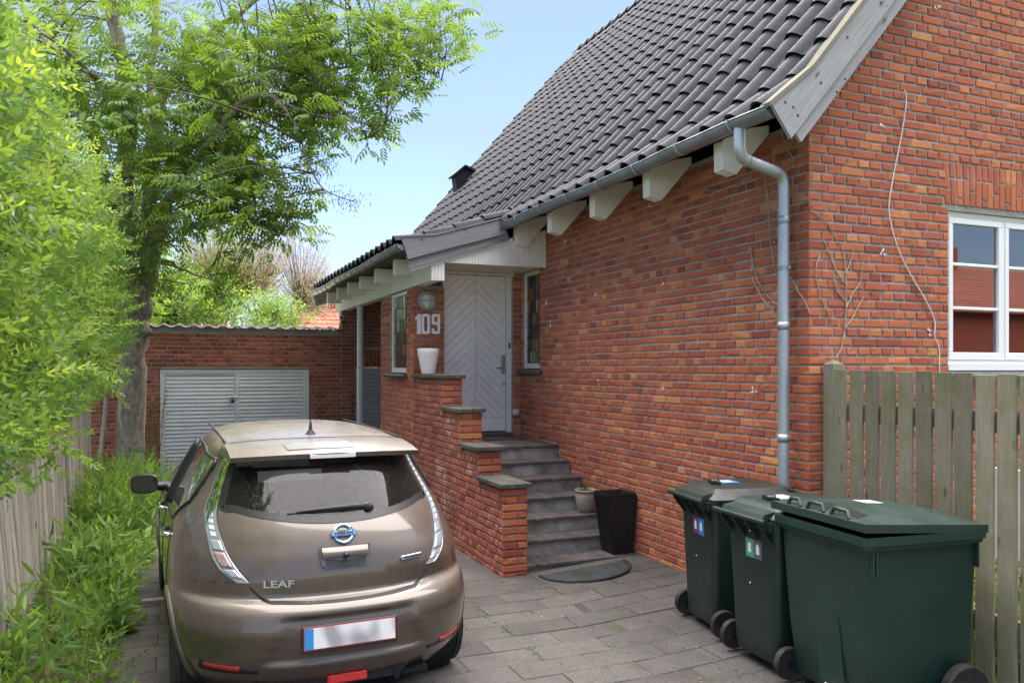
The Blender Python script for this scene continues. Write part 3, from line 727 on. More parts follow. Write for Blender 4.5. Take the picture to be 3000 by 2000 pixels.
to = tb.obj('tiling', 'tile_s', roof, smooth=True, kind='stuff'); to.data.set_sharp_from_angle(angle=math.radians(40))
rt = MB()
for k in range(36):
    y0 = 4.4 + k * .345
    rt.add([(8.7 + math.cos(t) * r_ * 1.15, y0 + dy, zroof(8.7) - .06 + math.sin(t) * r_) for dy, r_ in ((0, .135), (.37, .115)) for t in [PI * q / 8 for q in range(9)]], [(q, q + 1, 10 + q, 9 + q) for q in range(8)], random.random())
rt.obj('ridge_tiling', 'tile_s', roof, kind='stuff')
# vent hood on the roof
vb = MB(); vx, vy = onY(1365, 525, 15.9).x, 15.9
vz = zroof(vx)
vb.prism([(vx - .22, vy - .12, zroof(vx - .22) + .02), (vx - .28, vy - .12, vz + .16), (vx - .05, vy - .12, vz + .36), (vx + .18, vy - .12, zroof(vx + .18) + .12), (vx + .2, vy - .12, zroof(vx + .2))], (0, .24, 0))
vb.prism([(vx - .34, vy - .16, vz + .16), (vx - .07, vy - .16, vz + .40), (vx + .14, vy - .16, vz + .33), (vx + .12, vy - .16, vz + .29), (vx - .07, vy - .16, vz + .36), (vx - .31, vy - .16, vz + .13)], (0, .32, 0))
vb.obj('roof_vent', 'tile_s', roof)
# near bargeboards (gable verge): proud upper board, lower board behind it, mossy capping batten
def verge(y, t0, t1, th, x0=3.72, x1=8.7, cut=0.0):
    zl = lambda x: zroof(x) + 0.02
    pts = [(x0, zl(x0) + t0), (4.08, 3.92 + t0 * (1 if t0 > -.05 else 1.0)), (x1, zl(x1) + t0)]
    low = [(x1, zl(x1) + t1), (x0 + cut + (t0 - t1) * .62, zl(x0 + cut + (t0 - t1) * .62) + t1 if x0 + cut + (t0 - t1) * .62 > 4.08 else 3.92 + 1.16 * (x0 + cut + (t0 - t1) * .62 - 4.08) + t1)]
    return [(x, y, z) for x, z in pts + low], (0, th, 0)
vg = MB(); vg.prism(*verge(4.345, .02, -.25, .028)); vg.obj('bargeboard', 'barge', house)
vg = MB(); vg.prism(*verge(4.374, -.16, -.385, .024, 3.86)); vg.obj('bargeboard', 'barge', house)
vg = MB(); vg.prism([(3.70, 4.335, zroof(3.70) + .040), (4.08, 4.335, 3.945), (8.7, 4.335, zroof(8.7) + .045), (8.7, 4.335, zroof(8.7) + .075), (4.07, 4.335, 3.975), (3.69, 4.335, zroof(3.70) + .066)], (0, .10, 0)); vg.obj('verge_batten', 'barge_top', house)
vk = MB()
for px, py in [(2580, 8), (2483, 110), (2405, 243), (2338, 338), (2301, 300), (2476, 232), (2452, 270), (2324, 314)]:
    p = onY(px, py, 4.345); vk.lathe([(.011, 0), (.008, .003), (.003, .004)], 10, T=Matrix.Translation(p) @ Matrix.Rotation(PI / 2, 4, 'X'))
vk.obj('nail_head', 'underside', house, kind='stuff')
vg = MB(); vg.prism([(x, 16.88, z) for x, z in [(3.72, 3.66), (4.08, 3.95), (8.7, zroof(8.7) + .05), (8.7, zroof(8.7) - .3), (4.2, 3.7), (3.9, 3.5)]], (0, .04, 0)); vg.obj('bargeboard', 'barge_dark', house)
# gutters
def gutter(name, x, z, y0, y1, rad, clamps, parent):
    mb = MB(); n = 14; prof = []
    for q in range(n + 1):
        t = PI + PI * q / n; prof.append((math.cos(t) * rad, math.sin(t) * rad))
    for q in range(n, -1, -1):
        t = PI + PI * q / n; prof.append((math.cos(t) * (rad - .004), math.sin(t) * (rad - .004)))
    m = len(prof); K = 12
    sag = lambda y: .008 * math.sin((y - y0) * 2.1) + 0.003 * math.sin(y * 7)
    vs = [(x + a, y0 + (y1 - y0) * k / K, z + b + sag(y0 + (y1 - y0) * k / K)) for k in range(K + 1) for a, b in prof]
    mb.add(vs, [(k * m + i, k * m + (i + 1) % m, (k + 1) * m + (i + 1) % m, (k + 1) * m + i) for k in range(K) for i in range(m)])
    for yy in (y0, y1): mb.prism([(x + math.cos(PI + PI * q / n) * rad, yy, z + math.sin(PI + PI * q / n) * rad + sag(yy)) for q in range(n + 1)], (0, .003, 0))
    mb.tube([(x - rad, y0 + (y1 - y0) * k / K, z + sag(y0 + (y1 - y0) * k / K) + .002) for k in range(K + 1)], .008, 8)
    g_ = mb.obj(name, 'zinc', parent, autos=40)
    for p in g_.data.polygons: p.use_smooth = True
    for yy in clamps:
        cb = MB(); R2 = rad + .003
        ring = [(x + math.cos(PI + PI * q / n) * R2, z + math.sin(PI + PI * q / n) * R2 + sag(yy)) for q in range(n + 1)]
        vs = [(a, yy + dy, b) for dy in (0, .028) for a, b in ring]
        cb.add(vs, [(i, i + 1, n + 2 + i, n + 1 + i) for i in range(n)])
        cb.tube([(a - (x - a) * -.0, yy + .014, b) for a, b in ring], .006, 6)
        cb.box((x - R2 - .008, yy, z + sag(yy) - .012), (x - R2 + .012, yy + .028, z + sag(yy) + .012))
        cb.obj('gutter_strap', 'zinc_pipe', g_)
    return g_
gutter('gutter', 3.765, 3.655, 4.39, 9.24, .068, [4.78 + .66 * k for k in range(7)], house)
# rafter tails
for yb in (5.11, 6.15, 7.165, 8.175, 9.17):
    rb = MB(); rb.prism([(3.90, yb, 3.63), (3.905, yb, 3.41), (4.03, yb, 3.385), (4.345, yb, 3.735), (4.345, yb, 3.80), (4.0, yb, 3.72)], (0, .115, 0)); rb.obj('rafter_tail', 'white', house)
# downpipe
pw = 4.265
p0 = onX(2167, 400, 3.765); p0.z = 3.615
y_dn = onX(2296, 1078, pw).y
p1 = onX(2178, 462, 3.79); p2 = onX(2279, 508, pw - .02)
zt_ = onX(2296, 540, pw).z
def bez(a, b, c, n=6): return [a * (1 - t) ** 2 + b * 2 * t * (1 - t) + c * t * t for t in [i / n for i in range(n + 1)]]
k1 = Vector((3.765, p0.y, p1.z)); k2 = Vector((pw, y_dn, p2.z - .02))
d_ = (k2 - k1).normalized()
pts = [Vector((3.765, p0.y, 3.62))] + bez(k1 + Vector((0, 0, .09)), k1, k1 + d_ * .09) + bez(k2 - d_ * .09, k2, k2 - Vector((0, 0, .10))) + [Vector((pw, y_dn, z)) for z in (2.6, 1.8, .9, -.02)]
dp = MB().tube(pts, .043, 20).obj('downpipe', 'zinc_pipe', house, smooth=True, autos=40)
for z in (onX(2296, 785, pw).z, onX(2296, 1428, pw).z):
    cb = MB().lathe([(.043, -.016), (.0475, -.016), (.0475, .016), (.043, .016)], 24, (pw, y_dn, z)); cb.box((pw + .03, y_dn - .008, z - .008), (W + .02, y_dn + .008, z + .008)); cb.box((pw - .012, y_dn - .075, z - .012), (pw + .0, y_dn - .045, z + .012)); cb.obj('pipe_clamp', 'zinc', dp)
for zz in (3.0, 2.2, 1.35): MB().lathe([(.043, -.03), (.0455, -.03), (.0455, .03), (.043, .03)], 20, (pw, y_dn, zz)).obj('pipe_joint', 'zinc_pipe', dp, smooth=True)
for q in (k1 + d_ * .085, k2 - d_ * .085):
    T = Matrix.Translation(q) @ d_.to_track_quat('Z', 'Y').to_matrix().to_4x4(); MB().lathe([(.043, -.006), (.046, -.004), (.046, .004), (.043, .006)], 20, T=T).obj('pipe_joint', 'zinc', dp)

# ---- windows
def sash_window(name, x0, x1, z0, z1, y, parent):
    """white casement window with two sashes, each three panes high"""
    w = MB(); f = .045
    w.cbox((x0, y - .02, z1 - f), (x1, y + .06, z1), .004); w.cbox((x0, y - .02, z0), (x1, y + .06, z0 + f * .9), .004)
    w.cbox((x0, y - .018, z0 + .04), (x0 + f * .8, y + .06, z1 - .045), .004); w.cbox((x1 - f * .8, y - .018, z0 + .04), (x1, y + .06, z1 - .045), .004)
    xm = (x0 + x1) / 2; w.cbox((xm - .012, y - .024, z0 + .04), (xm + .012, y + .06, z1 - .045), .003)
    wo = w.obj(name, 'pvc', parent)
    for a, b in ((x0 + .038, xm - .014), (xm + .014, x1 - .038)):
        s = MB(); r = .05; za, zb = z0 + .043, z1 - .047
        for q in ((a, za, b, za + .062), (a, zb - r, b, zb), (a, za + .062, a + r, zb - r), (b - r, za + .062, b, zb - r)): s.cbox((q[0], y - .03, q[1]), (q[2], y + .03, q[3]), .005)
        ga, gb_, gz0_, gz1 = a + r, b - r, za + .062, zb - r
        bars = [gz0_ + (gz1 - gz0_) * .345, gz0_ + (gz1 - gz0_) * .685]
        for zb_ in bars: s.cbox((ga, y - .026, zb_ - .012), (gb_, y + .02, zb_ + .012), .004)
        s.obj('sash', 'pvc', wo)
        lv = [gz0_] + bars + [gz1]
        for zz0, zz1 in zip(lv[:-1], lv[1:]):
            MB().box((ga - .002, y - .004, zz0 + .004), (gb_ + .002, y + .002, zz1 - .004)).obj('pane', 'glass', wo)
    return wo
win = sash_window('gable_window', GX0 + .004, GX1 - .004, 1.905, 3.165, G + .06, house)
sl = MB(); sl.box((GX0 + .002, G + .0, 1.862), (GX1 - .002, G + .2, 1.903)); sl.obj('window_board', 'pvc', house)
sl = MB(); sl.prism([(GX0 - .03, G - .07, 1.785), (GX0 - .03, G - .07, 1.815), (GX0 - .03, G + .02, 1.86), (GX0 - .03, G + .02, 1.80)], (GX1 - GX0 + .06, 0, 0)); sl.obj('window_sill', 'slate', house)
cu = MB(); cu.grid(lambda a, b: (GX0 + .08 + a * .2, G + .16 + .012 * math.sin(a * 30), 1.95 + b * 1.1), 30, 1); cu.grid(lambda a, b: (GX0 + .95 + a * .3, G + .16 + .012 * math.sin(a * 40), 1.95 + b * 1.1), 30, 1)
def stained(name, x, y0, y1, z0, z1, cols, rows, seed, parent, bright):
    """white framed leaded window set in a wall that faces -X"""
    w = MB(); f = .05
    w.cbox((x - .015, y0, z0), (x + .05, y1, z0 + f * 1.3), .004); w.cbox((x - .015, y0, z1 - f), (x + .05, y1, z1), .004)
    w.cbox((x - .013, y0, z0 + f * 1.3), (x + .05, y0 + f, z1 - f), .004); w.cbox((x - .013, y1 - f, z0 + f * 1.3), (x + .05, y1, z1 - f), .004)
    wo = w.obj(name, 'white_dirty', parent)
    r = random.Random(seed); a0, a1, b0, b1 = y0 + f, y1 - f, z0 + f * 1.3, z1 - f
    ld = MB(); pal = ['amber', 'green', 'plum', 'brown', 'grey', 'green', 'plum', 'straw'] if not bright else ['straw', 'green', 'plum', 'brown', 'amber', 'clear', 'grey', 'plum']
    for j in range(rows):
        for i in range(cols):
            p = MB(); e = .003
            yy0, yy1 = a0 + (a1 - a0) * i / cols + e, a0 + (a1 - a0) * (i + 1) / cols - e; zz0, zz1 = b0 + (b1 - b0) * j / rows + e, b0 + (b1 - b0) * (j + 1) / rows - e
            t = r.uniform(-.003, .003); t2 = r.uniform(-.003, .003)
            p.add([(x + .012 + t, yy0, zz0), (x + .012 - t, yy1, zz0), (x + .012 + t2, yy1, zz1), (x + .012 - t2, yy0, zz1), (x + .02, yy0, zz0), (x + .02, yy1, zz0), (x + .02, yy1, zz1), (x + .02, yy0, zz1)], [(3, 2, 1, 0), (4, 5, 6, 7), (0, 1, 5, 4), (1, 2, 6, 5), (2, 3, 7, 6), (3, 0, 4, 7)])
            kk = r.choice(pal)
            if bright and j >= rows - 2: kk = r.choice(['clear', 'straw', 'clear', 'green', 'plum'])
            p.obj('pane', 'st_' + kk, wo)
    for j in range(1, rows): ld.box((x + .006, a0, b0 + (b1 - b0) * j / rows - .005), (x + .016, a1, b0 + (b1 - b0) * j / rows + .005))
    for i in range(1, cols): ld.box((x + .007, a0 + (a1 - a0) * i / cols - .004, b0), (x + .015, a0 + (a1 - a0) * i / cols + .004, b1))
    ld.obj('leading', 'lead', wo)
    MB().box((x + .045, y0 + .01, z0 + .01), (x + .055, y1 - .01, z1 - .01)).obj('backing', 'dark', wo)
    return wo
stained('stained_window', W + .05, SY0 + .005, SY1 - .005, 1.875, 3.165, 5, 7, 3, house, False)
sl = MB(); sl.cbox((W - .06, SY0 - .10, 1.80), (W + .06, SY1 + .06, 1.855), .012); sl.obj('window_sill', 'slate', house)

# ---- extension with the second leaded window and the front door
XE, YE = 2.84, 10.09
ew = MB(); EY0, EY1 = 10.42, 11.30
for a, b, z0, z1 in ((YE + .009, EY0, -.15, 2.95), (EY0, EY1, -.15, 1.80), (EY0, EY1, 2.925, 2.95), (EY1, 11.86, -.15, 2.95)): ew.box((XE + .009, a, z0), (XE + .24, b, z1))
ew.box((XE + .24, YE + .009, -.15), (3.262, YE + .12, 2.95)); ew.box((XE + .24, 11.62, -.15), (W, 11.85, 2.95)); ew.box((4.245, YE + .009, .9), (W + .02, YE + .12, 3.16))
ext = ew.obj('porch_wall', 'mortar', house)
bl = clip_holes(brick_layout(1.77, lambda b: b[1] < 2.93, phase=0, k0=-3, k1=60), [(EY0 - YE, EY1 - YE, 1.80, 2.93)])
place_bricks(bl, (XE, YE, 0), (0, 1, 0), (-1, 0, 0), ext, ('brick', 'brick_s'), 0)
bl = brick_layout(.425, lambda b: 1.75 < b[1] < 2.93, phase=1, k0=-3, k1=60)
place_bricks(bl, (XE, YE, 0), (1, 0, 0), (0, -1, 0), ext, ('brick', 'brick_s'), 0)
bl = brick_layout(.11, lambda b: .93 < b[1] < 3.14, phase=1, k0=-3, k1=60)
place_bricks(bl, (4.245, YE, 0), (1, 0, 0), (0, -1, 0), ext, ('brick', 'brick_s'), 0)
stained('stained_window', XE + .04, EY0 + .005, EY1 - .005, 1.815, 2.915, 5, 6, 8, house, True)
sl = MB(); sl.cbox((XE - .06, EY0 - .05, 1.755), (XE + .05, EY1 + .08, 1.80), .012); sl.obj('window_sill', 'slate', house)

# door
DY = 10.19; DX0, DX1 = 3.30, 4.17; DZ0, DZ1 = 1.02, 3.125
dl = MB(); dl.box((DX0 + .002, DY + .012, DZ0), (DX1 - .002, DY + .05, DZ1))
door = dl.obj('front_door', 'mortar', house)
fr = MB(); fr.cbox((3.262, DY - .035, .99), (DX0 - .004, DY + .06, 3.16), .004); fr.cbox((DX1 + .004, DY - .035, .99), (4.245, DY + .06, 3.16), .004); fr.cbox((DX0 - .004, DY - .03, DZ1 + .006), (DX1 + .004, DY + .06, 3.162), .004)
fr.obj('door_frame', 'white', house)
def clip_poly(P, axis, val, keep_less):
    out = []
    for i in range(len(P)):
        a, b = P[i], P[(i + 1) % len(P)]
        ia = (a[axis] <= val) == keep_less or a[axis] == val; ib = (b[axis] <= val) == keep_less or b[axis] == val
        if ia: out.append(a)
        if ia != ib:
            t = (val - a[axis]) / (b[axis] - a[axis]); out.append((a[0] + t * (b[0] - a[0]), a[1] + t * (b[1] - a[1])))
    return out
xc = 3.735; sp = .1225
for sgn in (-1, 1):
    k = -1
    while True:
        zb = 1.20 + k * sp + .02
        if zb > DZ1 + .55: break
        xe = DX0 + .003 if sgn < 0 else DX1 - .003; hw = abs(xe - xc); g_ = .0035
        P = [(xc + sgn * .002, zb + g_), (xe, zb - hw * .95 + g_), (xe, zb - hw * .95 + sp - g_), (xc + sgn * .002, zb + sp - g_)]
        P = clip_poly(P, 1, DZ1 - .002, True) if P else P
        P = clip_poly(P, 1, 1.203, False) if P else P
        k += 1
        if len(P) < 3 or (max(q[1] for q in P) - min(q[1] for q in P)) < .008: continue
        cx_ = sum(q[0] for q in P) / len(P); cz_ = sum(q[1] for q in P) / len(P)
        ins = [(q[0] + (cx_ - q[0]) * .0 - (.0035 if q[0] > cx_ else -.0035) * .4, q[1]) for q in P]
        mb = MB(); n_ = len(P)
        back = [(a, DY + .016, b) for a, b in P]; rim = [(a, DY + .006, b) for a, b in P]
        top = [(cx_ + (a - cx_) * .992, DY + .001, cz_ + (b - cz_) * (1 - .004 / max(.02, sp))) for a, b in P]
        mb.add(back + rim + top, [tuple(range(2 * n_, 3 * n_))] + [(i, (i + 1) % n_, n_ + (i + 1) % n_, n_ + i) for i in range(n_)] + [(n_ + i, n_ + (i + 1) % n_, 2 * n_ + (i + 1) % n_, 2 * n_ + i) for i in range(n_)])
        mb.obj('door_board', 'door', door)
MB().cbox((DX0 + .003, DY - .006, DZ0 + .01), (DX1 - .003, DY + .014, 1.198), .004).obj('kick_board', 'door', door)
hx = onY(1473, 1045, DY).x
MB().cbox((hx - .027, DY - .012, 1.80), (hx + .027, DY + .002, 2.06), .004).obj('lock_plate', 'steel', door)
hb = MB(); hb.tube([(hx, DY - .01, 1.885), (hx, DY - .055, 1.885), (hx - .012, DY - .06, 1.885), (hx - .12, DY - .06, 1.882)], .009, 10); hb.lathe([(.02, 0), (.022, .01), (.014, .022), (.004, .024)], 16, T=Matrix.Translation((hx, DY - .012, 2.0)) @ Matrix.Rotation(PI / 2, 4, 'X')); hb.obj('door_handle', 'steel', door, smooth=True, autos=35)
q = onY(1475, 1124, DY); MB().lathe([(.022, 0), (.024, .006), (.015, .014), (.004, .015)], 16, T=Matrix.Translation((q.x, DY, q.z)) @ Matrix.Rotation(PI / 2, 4, 'X')).obj('lock_cylinder', 'steel', door, smooth=True)
sx0, sz0 = onY(1465, 952, DY).x, onY(1465, 952, DY).z; sx1, sz1 = onY(1480, 932, DY).x, onY(1480, 932, DY).z
M['navy'] = pbr('navy_print', (0.015, 0.02, 0.06), .5); M['redprint'] = pbr('red_print', (0.45, 0.03, 0.03), .5); M['sticker'] = pbr('white_sticker', (0.8, 0.8, 0.78), .4)
stk = MB().box((sx0, DY - .0035, sz0), (sx1, DY + .002, sz1)).obj('alarm_sticker', 'sticker', door)
me = text_mesh('G4S', .034, .0004); o = link('sticker_print', me, 'navy', stk); o.matrix_basis = Matrix.Translation(((sx0 + sx1) / 2, DY - .0042, sz1 - .03)) @ Matrix.Rotation(PI / 2, 4, 'X')
MB().box((sx0 + .012, DY - .0042, sz0 + .02), (sx1 - .012, DY - .003, sz0 + .026)).obj('sticker_print', 'redprint', stk)
bx = onY(1492, 1012, DY - .035)
MB().cbox((bx.x - .014, DY - .05, bx.z - .032), (bx.x + .014, DY - .034, bx.z + .032), .004).obj('doorbell', 'black', house)
MB().lathe([(.006, 0), (.006, .004)], 12, T=Matrix.Translation((bx.x, DY - .05, bx.z)) @ Matrix.Rotation(PI / 2, 4, 'X')).obj('doorbell_button', 'pvc', house)
q = onY(1512, 1207, YE); MB().lathe([(.045, 0), (.045, .02), (.036, .028), (.03, .03), (.01, .034)], 20, T=Matrix.Translation((q.x - .01, YE, q.z)) @ Matrix.Rotation(PI / 2, 4, 'X')).obj('wall_socket', 'soffit', house, smooth=True, autos=30)
q = onY(1495, 803, YE); MB().lathe([(.03, -.03), (.045, -.02), (.05, .0), (.04, .025), (.015, .035)], 16, T=Matrix.Translation((q.x, YE - .06, q.z)) @ Matrix.Rotation(PI / 2, 4, 'Y')).obj('motion_sensor', 'soffit', house, smooth=True)
# house number and bulkhead lamp on the pier beside the door
def digit(ch):                                              # heavy rounded numerals as outlines, width .12 by height .262
    h_, w_ = .131, .058 if ch != '1' else .036
    def arc(cx_, cz_, rx, rz, a0, a1, n=8): return [(cx_ + rx * math.cos(a0 + (a1 - a0) * i / n), cz_ + rz * math.sin(a0 + (a1 - a0) * i / n)) for i in range(n + 1)]
    def strip(mb, outer, inner, closed):
        n = len(outer); m = n if closed else n - 1
        fr_ = [(x, 0.0, z) for x, z in outer] + [(x, 0.0, z) for x, z in inner]; bk = [(x, .016, z) for x, _, z in fr_]
        fs = []
        for i in range(m):
            j = (i + 1) % n
            fs += [(i, j, n + j, n + i), (2 * n + j, 2 * n + i, 3 * n + i, 3 * n + j), (j, i, 2 * n + i, 2 * n + j), (n + i, n + j, 3 * n + j, 3 * n + i)]
        if not closed:
            fs += [(0, n, 3 * n, 2 * n), (n - 1, 3 * n - 1, 4 * n - 1, 2 * n - 1)]
        mb.add(fr_ + bk, fs)
    mb = MB(); t = .037
    if ch == '1':
        mb.prism([(-.012, 0, -h_), (.036, 0, -h_), (.036, 0, h_), (-.004, 0, h_), (-.014, 0, h_ - .03), (-.036, 0, h_ - .045), (-.036, 0, h_ - .075), (-.012, 0, h_ - .075)], (0, .016, 0))
    elif ch == '0':
        o_ = []; i_ = []
        for cx_, cz_, a0 in ((1, 1, 0), (-1, 1, PI / 2), (-1, -1, PI), (1, -1, 1.5 * PI)):
            o_ += arc(cx_ * (w_ - .035), cz_ * (h_ - .035), .035, .035, a0, a0 + PI / 2); i_ += arc(cx_ * (w_ - t - .012), cz_ * (h_ - t - .02), .012, .02, a0, a0 + PI / 2)
        strip(mb, o_, i_, True)
    else:
        o_ = []; i_ = []; zl = -.012; zc = (h_ + zl) / 2; hh = (h_ - zl) / 2
        for cx_, cz_, a0 in ((1, 1, 0), (-1, 1, PI / 2), (-1, -1, PI), (1, -1, 1.5 * PI)):
            o_ += arc(cx_ * (w_ - .03), zc + cz_ * (hh - .03), .03, .03, a0, a0 + PI / 2); i_ += arc(cx_ * (w_ - t - .01), zc + cz_ * (hh - t - .012), .01, .012, a0, a0 + PI / 2)
        strip(mb, o_, i_, True)
        o_ = [(w_, 0.03)] + [(w_, -.05)] + arc(w_ - .035, -h_ + .035, .035, .035, 0, -PI / 2) + arc(-w_ + .035, -h_ + .035, .035, .035, -PI / 2, -PI) + [(-w_, -.06)]
        i_ = [(w_ - t, 0.03)] + [(w_ - t, -.05)] + arc(w_ - t - .012, -h_ + t + .015, .012, .015, 0, -PI / 2) + arc(-w_ + t + .012, -h_ + t + .015, .012, .015, -PI / 2, -PI) + [(-w_ + t, -.06)]
        mc = MB(); strip(mc, o_, i_, False); mb.add([(x, y - .0012, z) for x, y, z in mc.v], mc.f)
    return mb
for ch, px in (('1', 1223.5), ('0', 1246), ('9', 1275.5)):
    p = onY(px, 949, YE); o = digit(ch).obj('house_number', 'pvc', house); o.matrix_basis = Matrix.Translation((p.x, YE - .024 - (.0015 if ch == '9' else 0), p.z))
p = onY(1252, 882, YE); T = Matrix.Translation((p.x, YE + .002, p.z)) @ Matrix.Rotation(PI / 2, 4, 'X')
lm = MB().lathe([(.128, 0), (.128, .035), (.118, .055), (.10, .06), (.098, .045)], 32, T=T).obj('wall_lamp', 'greycast', house, smooth=True, autos=40)
MB().lathe([(.10, .045), (.092, .075), (.07, .10), (.04, .116), (.005, .122)], 28, T=T).obj('lamp_glass', 'opal', lm, smooth=True)
gd = MB()
for a in (0, PI / 2):
    gd.tube([T @ Vector((math.cos(a) * r_, math.sin(a) * r_, z_)) for r_, z_ in [(-.122, .045), (-.10, .078), (-.06, .118), (0, .13), (.06, .118), (.10, .078), (.122, .045)]], .009, 8)
for a in (.9, 2.2, 4.0, 5.4): gd.lathe([(.012, 0), (.012, .065)], 8, T=T @ Matrix.Translation((math.cos(a) * .125, math.sin(a) * .125, 0)))
gd.obj('lamp_guard', 'greycast', lm, smooth=True, autos=40)

# ---- porch roof: beam, soffit, panel, blocks, boards, gutter, post
bm_ = MB(); bm_.box((XE + .012, 9.285, 2.94), (3.005, 15.5, 3.26)); beam = bm_.obj('porch_beam', 'white_dirty', house)
cl = MB(); y = 9.275
while y < 15.49:
    cl.box((XE - .002 + random.uniform(-.001, .001), y, 2.932), (XE + .013, y + .0345, 3.27), random.random()); y += .0385
x = XE + .002
while x < 2.99: cl.box((x, 9.270, 2.93), (x + .036, 9.286, 3.24)); x += .040
cl.obj('beam_cladding', 'white_dirty', beam, kind='stuff')
pn = MB(); x = 3.02
zl_ = lambda x: 3.035 + .336 * (x - 2.58)
while x < 4.345:
    x1 = min(x + .0385, 4.347); pn.add([(x, 9.27, 3.15), (x1, 9.27, 3.15), (x1, 9.27, zl_(x1)), (x, 9.27, zl_(x)), (x, 9.285, 3.15), (x1, 9.285, 3.15), (x1, 9.285, zl_(x1)), (x, 9.285, zl_(x))], [(0, 1, 2, 3), (7, 6, 5, 4), (0, 4, 5, 1), (1, 5, 6, 2), (2, 6, 7, 3), (3, 7, 4, 0)]); x += .042
pn.prism([(3.01, 9.287, 3.152), (4.347, 9.287, 3.152), (4.347, 9.287, zl_(4.347)), (3.01, 9.287, zl_(3.01))], (0, .02, 0))
pn.obj('porch_panel', 'white_dirty', house)
so = MB(); y = 9.31
while y < 10.18: so.box((3.008, y, 3.165), (4.348, y + .05, 3.18)); y += .056
so.box((3.008, 9.31, 3.182), (4.348, 10.18, 3.2)); so.obj('porch_soffit', 'soffit', house)
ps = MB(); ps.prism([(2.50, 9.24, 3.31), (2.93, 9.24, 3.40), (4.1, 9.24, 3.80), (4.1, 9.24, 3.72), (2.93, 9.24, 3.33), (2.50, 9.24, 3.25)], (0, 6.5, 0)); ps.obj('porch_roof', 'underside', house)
for px in (1181, 1123, 1077, 1040, 1008, 978):
    p = onX(px, 900, 2.72); MB().cbox((2.60, p.y - .06, 3.07), (2.838, p.y + .06, 3.27), .004).obj('rafter_block', 'white_dirty', house)
def pxpoly(pts, Y): return [tuple(onY(900 + a / 3.92, 620 + b / 3.92, Y)) for a, b in pts]
vg = MB(); vg.prism(pxpoly([(1075, 297), (1480, 278), (2240, 88), (2290, 250), (1160, 545), (1120, 400)], 9.20), (0, .026, 0)); vg.obj('bargeboard', 'barge_dark', house)
vg = MB(); vg.prism(pxpoly([(1140, 520), (2290, 215), (2325, 325), (1190, 655)], 9.228), (0, .024, 0)); vg.obj('bargeboard', 'barge_dark', house)
vg = MB(); vg.prism(pxpoly([(1165, 618), (2360, 300), (2360, 345), (1195, 683)], 9.254), (0, .014, 0)); vg.obj('trim_board', 'white', house)
vg = MB(); q = pxpoly([(1070, 292), (1480, 272), (2236, 80)], 9.19); vg.prism([q[0], q[1], q[2], (q[2][0], q[2][1], q[2][2] + .022), (q[1][0], q[1][1], q[1][2] + .022), (q[0][0], q[0][1], q[0][2] + .022)], (0, .09, 0)); vg.obj('verge_batten', 'barge_dark', house)
vg = MB(); vg.prism([(2.40, 15.75, 3.44), (2.9, 15.75, 3.54), (4.1, 15.75, 3.95), (4.1, 15.75, 3.6), (2.9, 15.75, 3.2), (2.52, 15.75, 3.06)], (0, .03, 0)); vg.obj('bargeboard', 'barge_dark', house)
gutter('gutter', 2.475, 3.325, 9.235, 15.70, .064, [9.34 + .44 * k for k in range(15)], house)
pp_ = onX(1054, 1078, 2.92)
MB().lathe([(.052, -.08), (.052, 2.94)], 20, (2.925, pp_.y, 0)).obj('porch_post', 'rust', house, smooth=True, autos=40)
# ================================================================ FRONT STEPS
steps = wthing('front_steps', 'front steps of dark clinker tiles with stepped red brick side wall', 'stairs', (3.6, 7.2, 0))
XI = 3.09
TZ = [0.0 + .158 * i for i in range(7)]; TY = [7.05 + .309 * i for i in range(7)]
core = MB()
for i in range(7):
    y1 = TY[i + 1] + .02 if i < 6 else 10.10
    core.box((XI + .002, TY[i] + .022, -.2), (W - .002, y1 + (.25 if i < 6 else 0), TZ[i] - .032 + i * 0.0001))
core.obj('riser', 'riser', steps)
for i in range(7):
    rows = [(TY[i], TY[i] + .335)] if i < 6 else [(TY[6] + .245 * q, TY[6] + .245 * q + .238) for q in range(5)]
    for a, b in rows:
        if a > 10.0: continue
        n = 10 if i < 6 else 8
        if i == 6: b = min(b, 10.12)
        for k in range(n):
            x0 = XI + .004 + (W - XI - .008) * k / n; x1 = XI + .004 + (W - XI - .008) * (k + 1) / n - .006
            z = TZ[i] + random.uniform(-.0012, .0012)
            MB().cbox((x0, a + random.uniform(-.003, .003), z - .036), (x1, b, z), .006).obj('step_tile', 'clinker', steps)
pw_ = MB(); segs = [(7.0, 7.66, .750), (7.66, 8.22, 1.0375), (8.22, 8.87, 1.397), (8.87, YE, 1.7565)]
for a, b, z in segs: pw_.box((XE + .009, a + .009, -.2), (XI - .009, b + .008, z))
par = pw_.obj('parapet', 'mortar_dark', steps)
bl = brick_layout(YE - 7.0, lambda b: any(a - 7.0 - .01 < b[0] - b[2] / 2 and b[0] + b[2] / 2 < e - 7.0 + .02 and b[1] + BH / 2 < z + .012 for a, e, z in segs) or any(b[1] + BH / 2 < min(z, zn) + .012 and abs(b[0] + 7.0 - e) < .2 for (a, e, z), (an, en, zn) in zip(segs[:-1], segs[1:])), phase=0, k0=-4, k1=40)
place_bricks(bl, (XE, 7.0, 0), (0, 1, 0), (-1, 0, 0), par, ('brick_p', 'brick_ps'), 200)
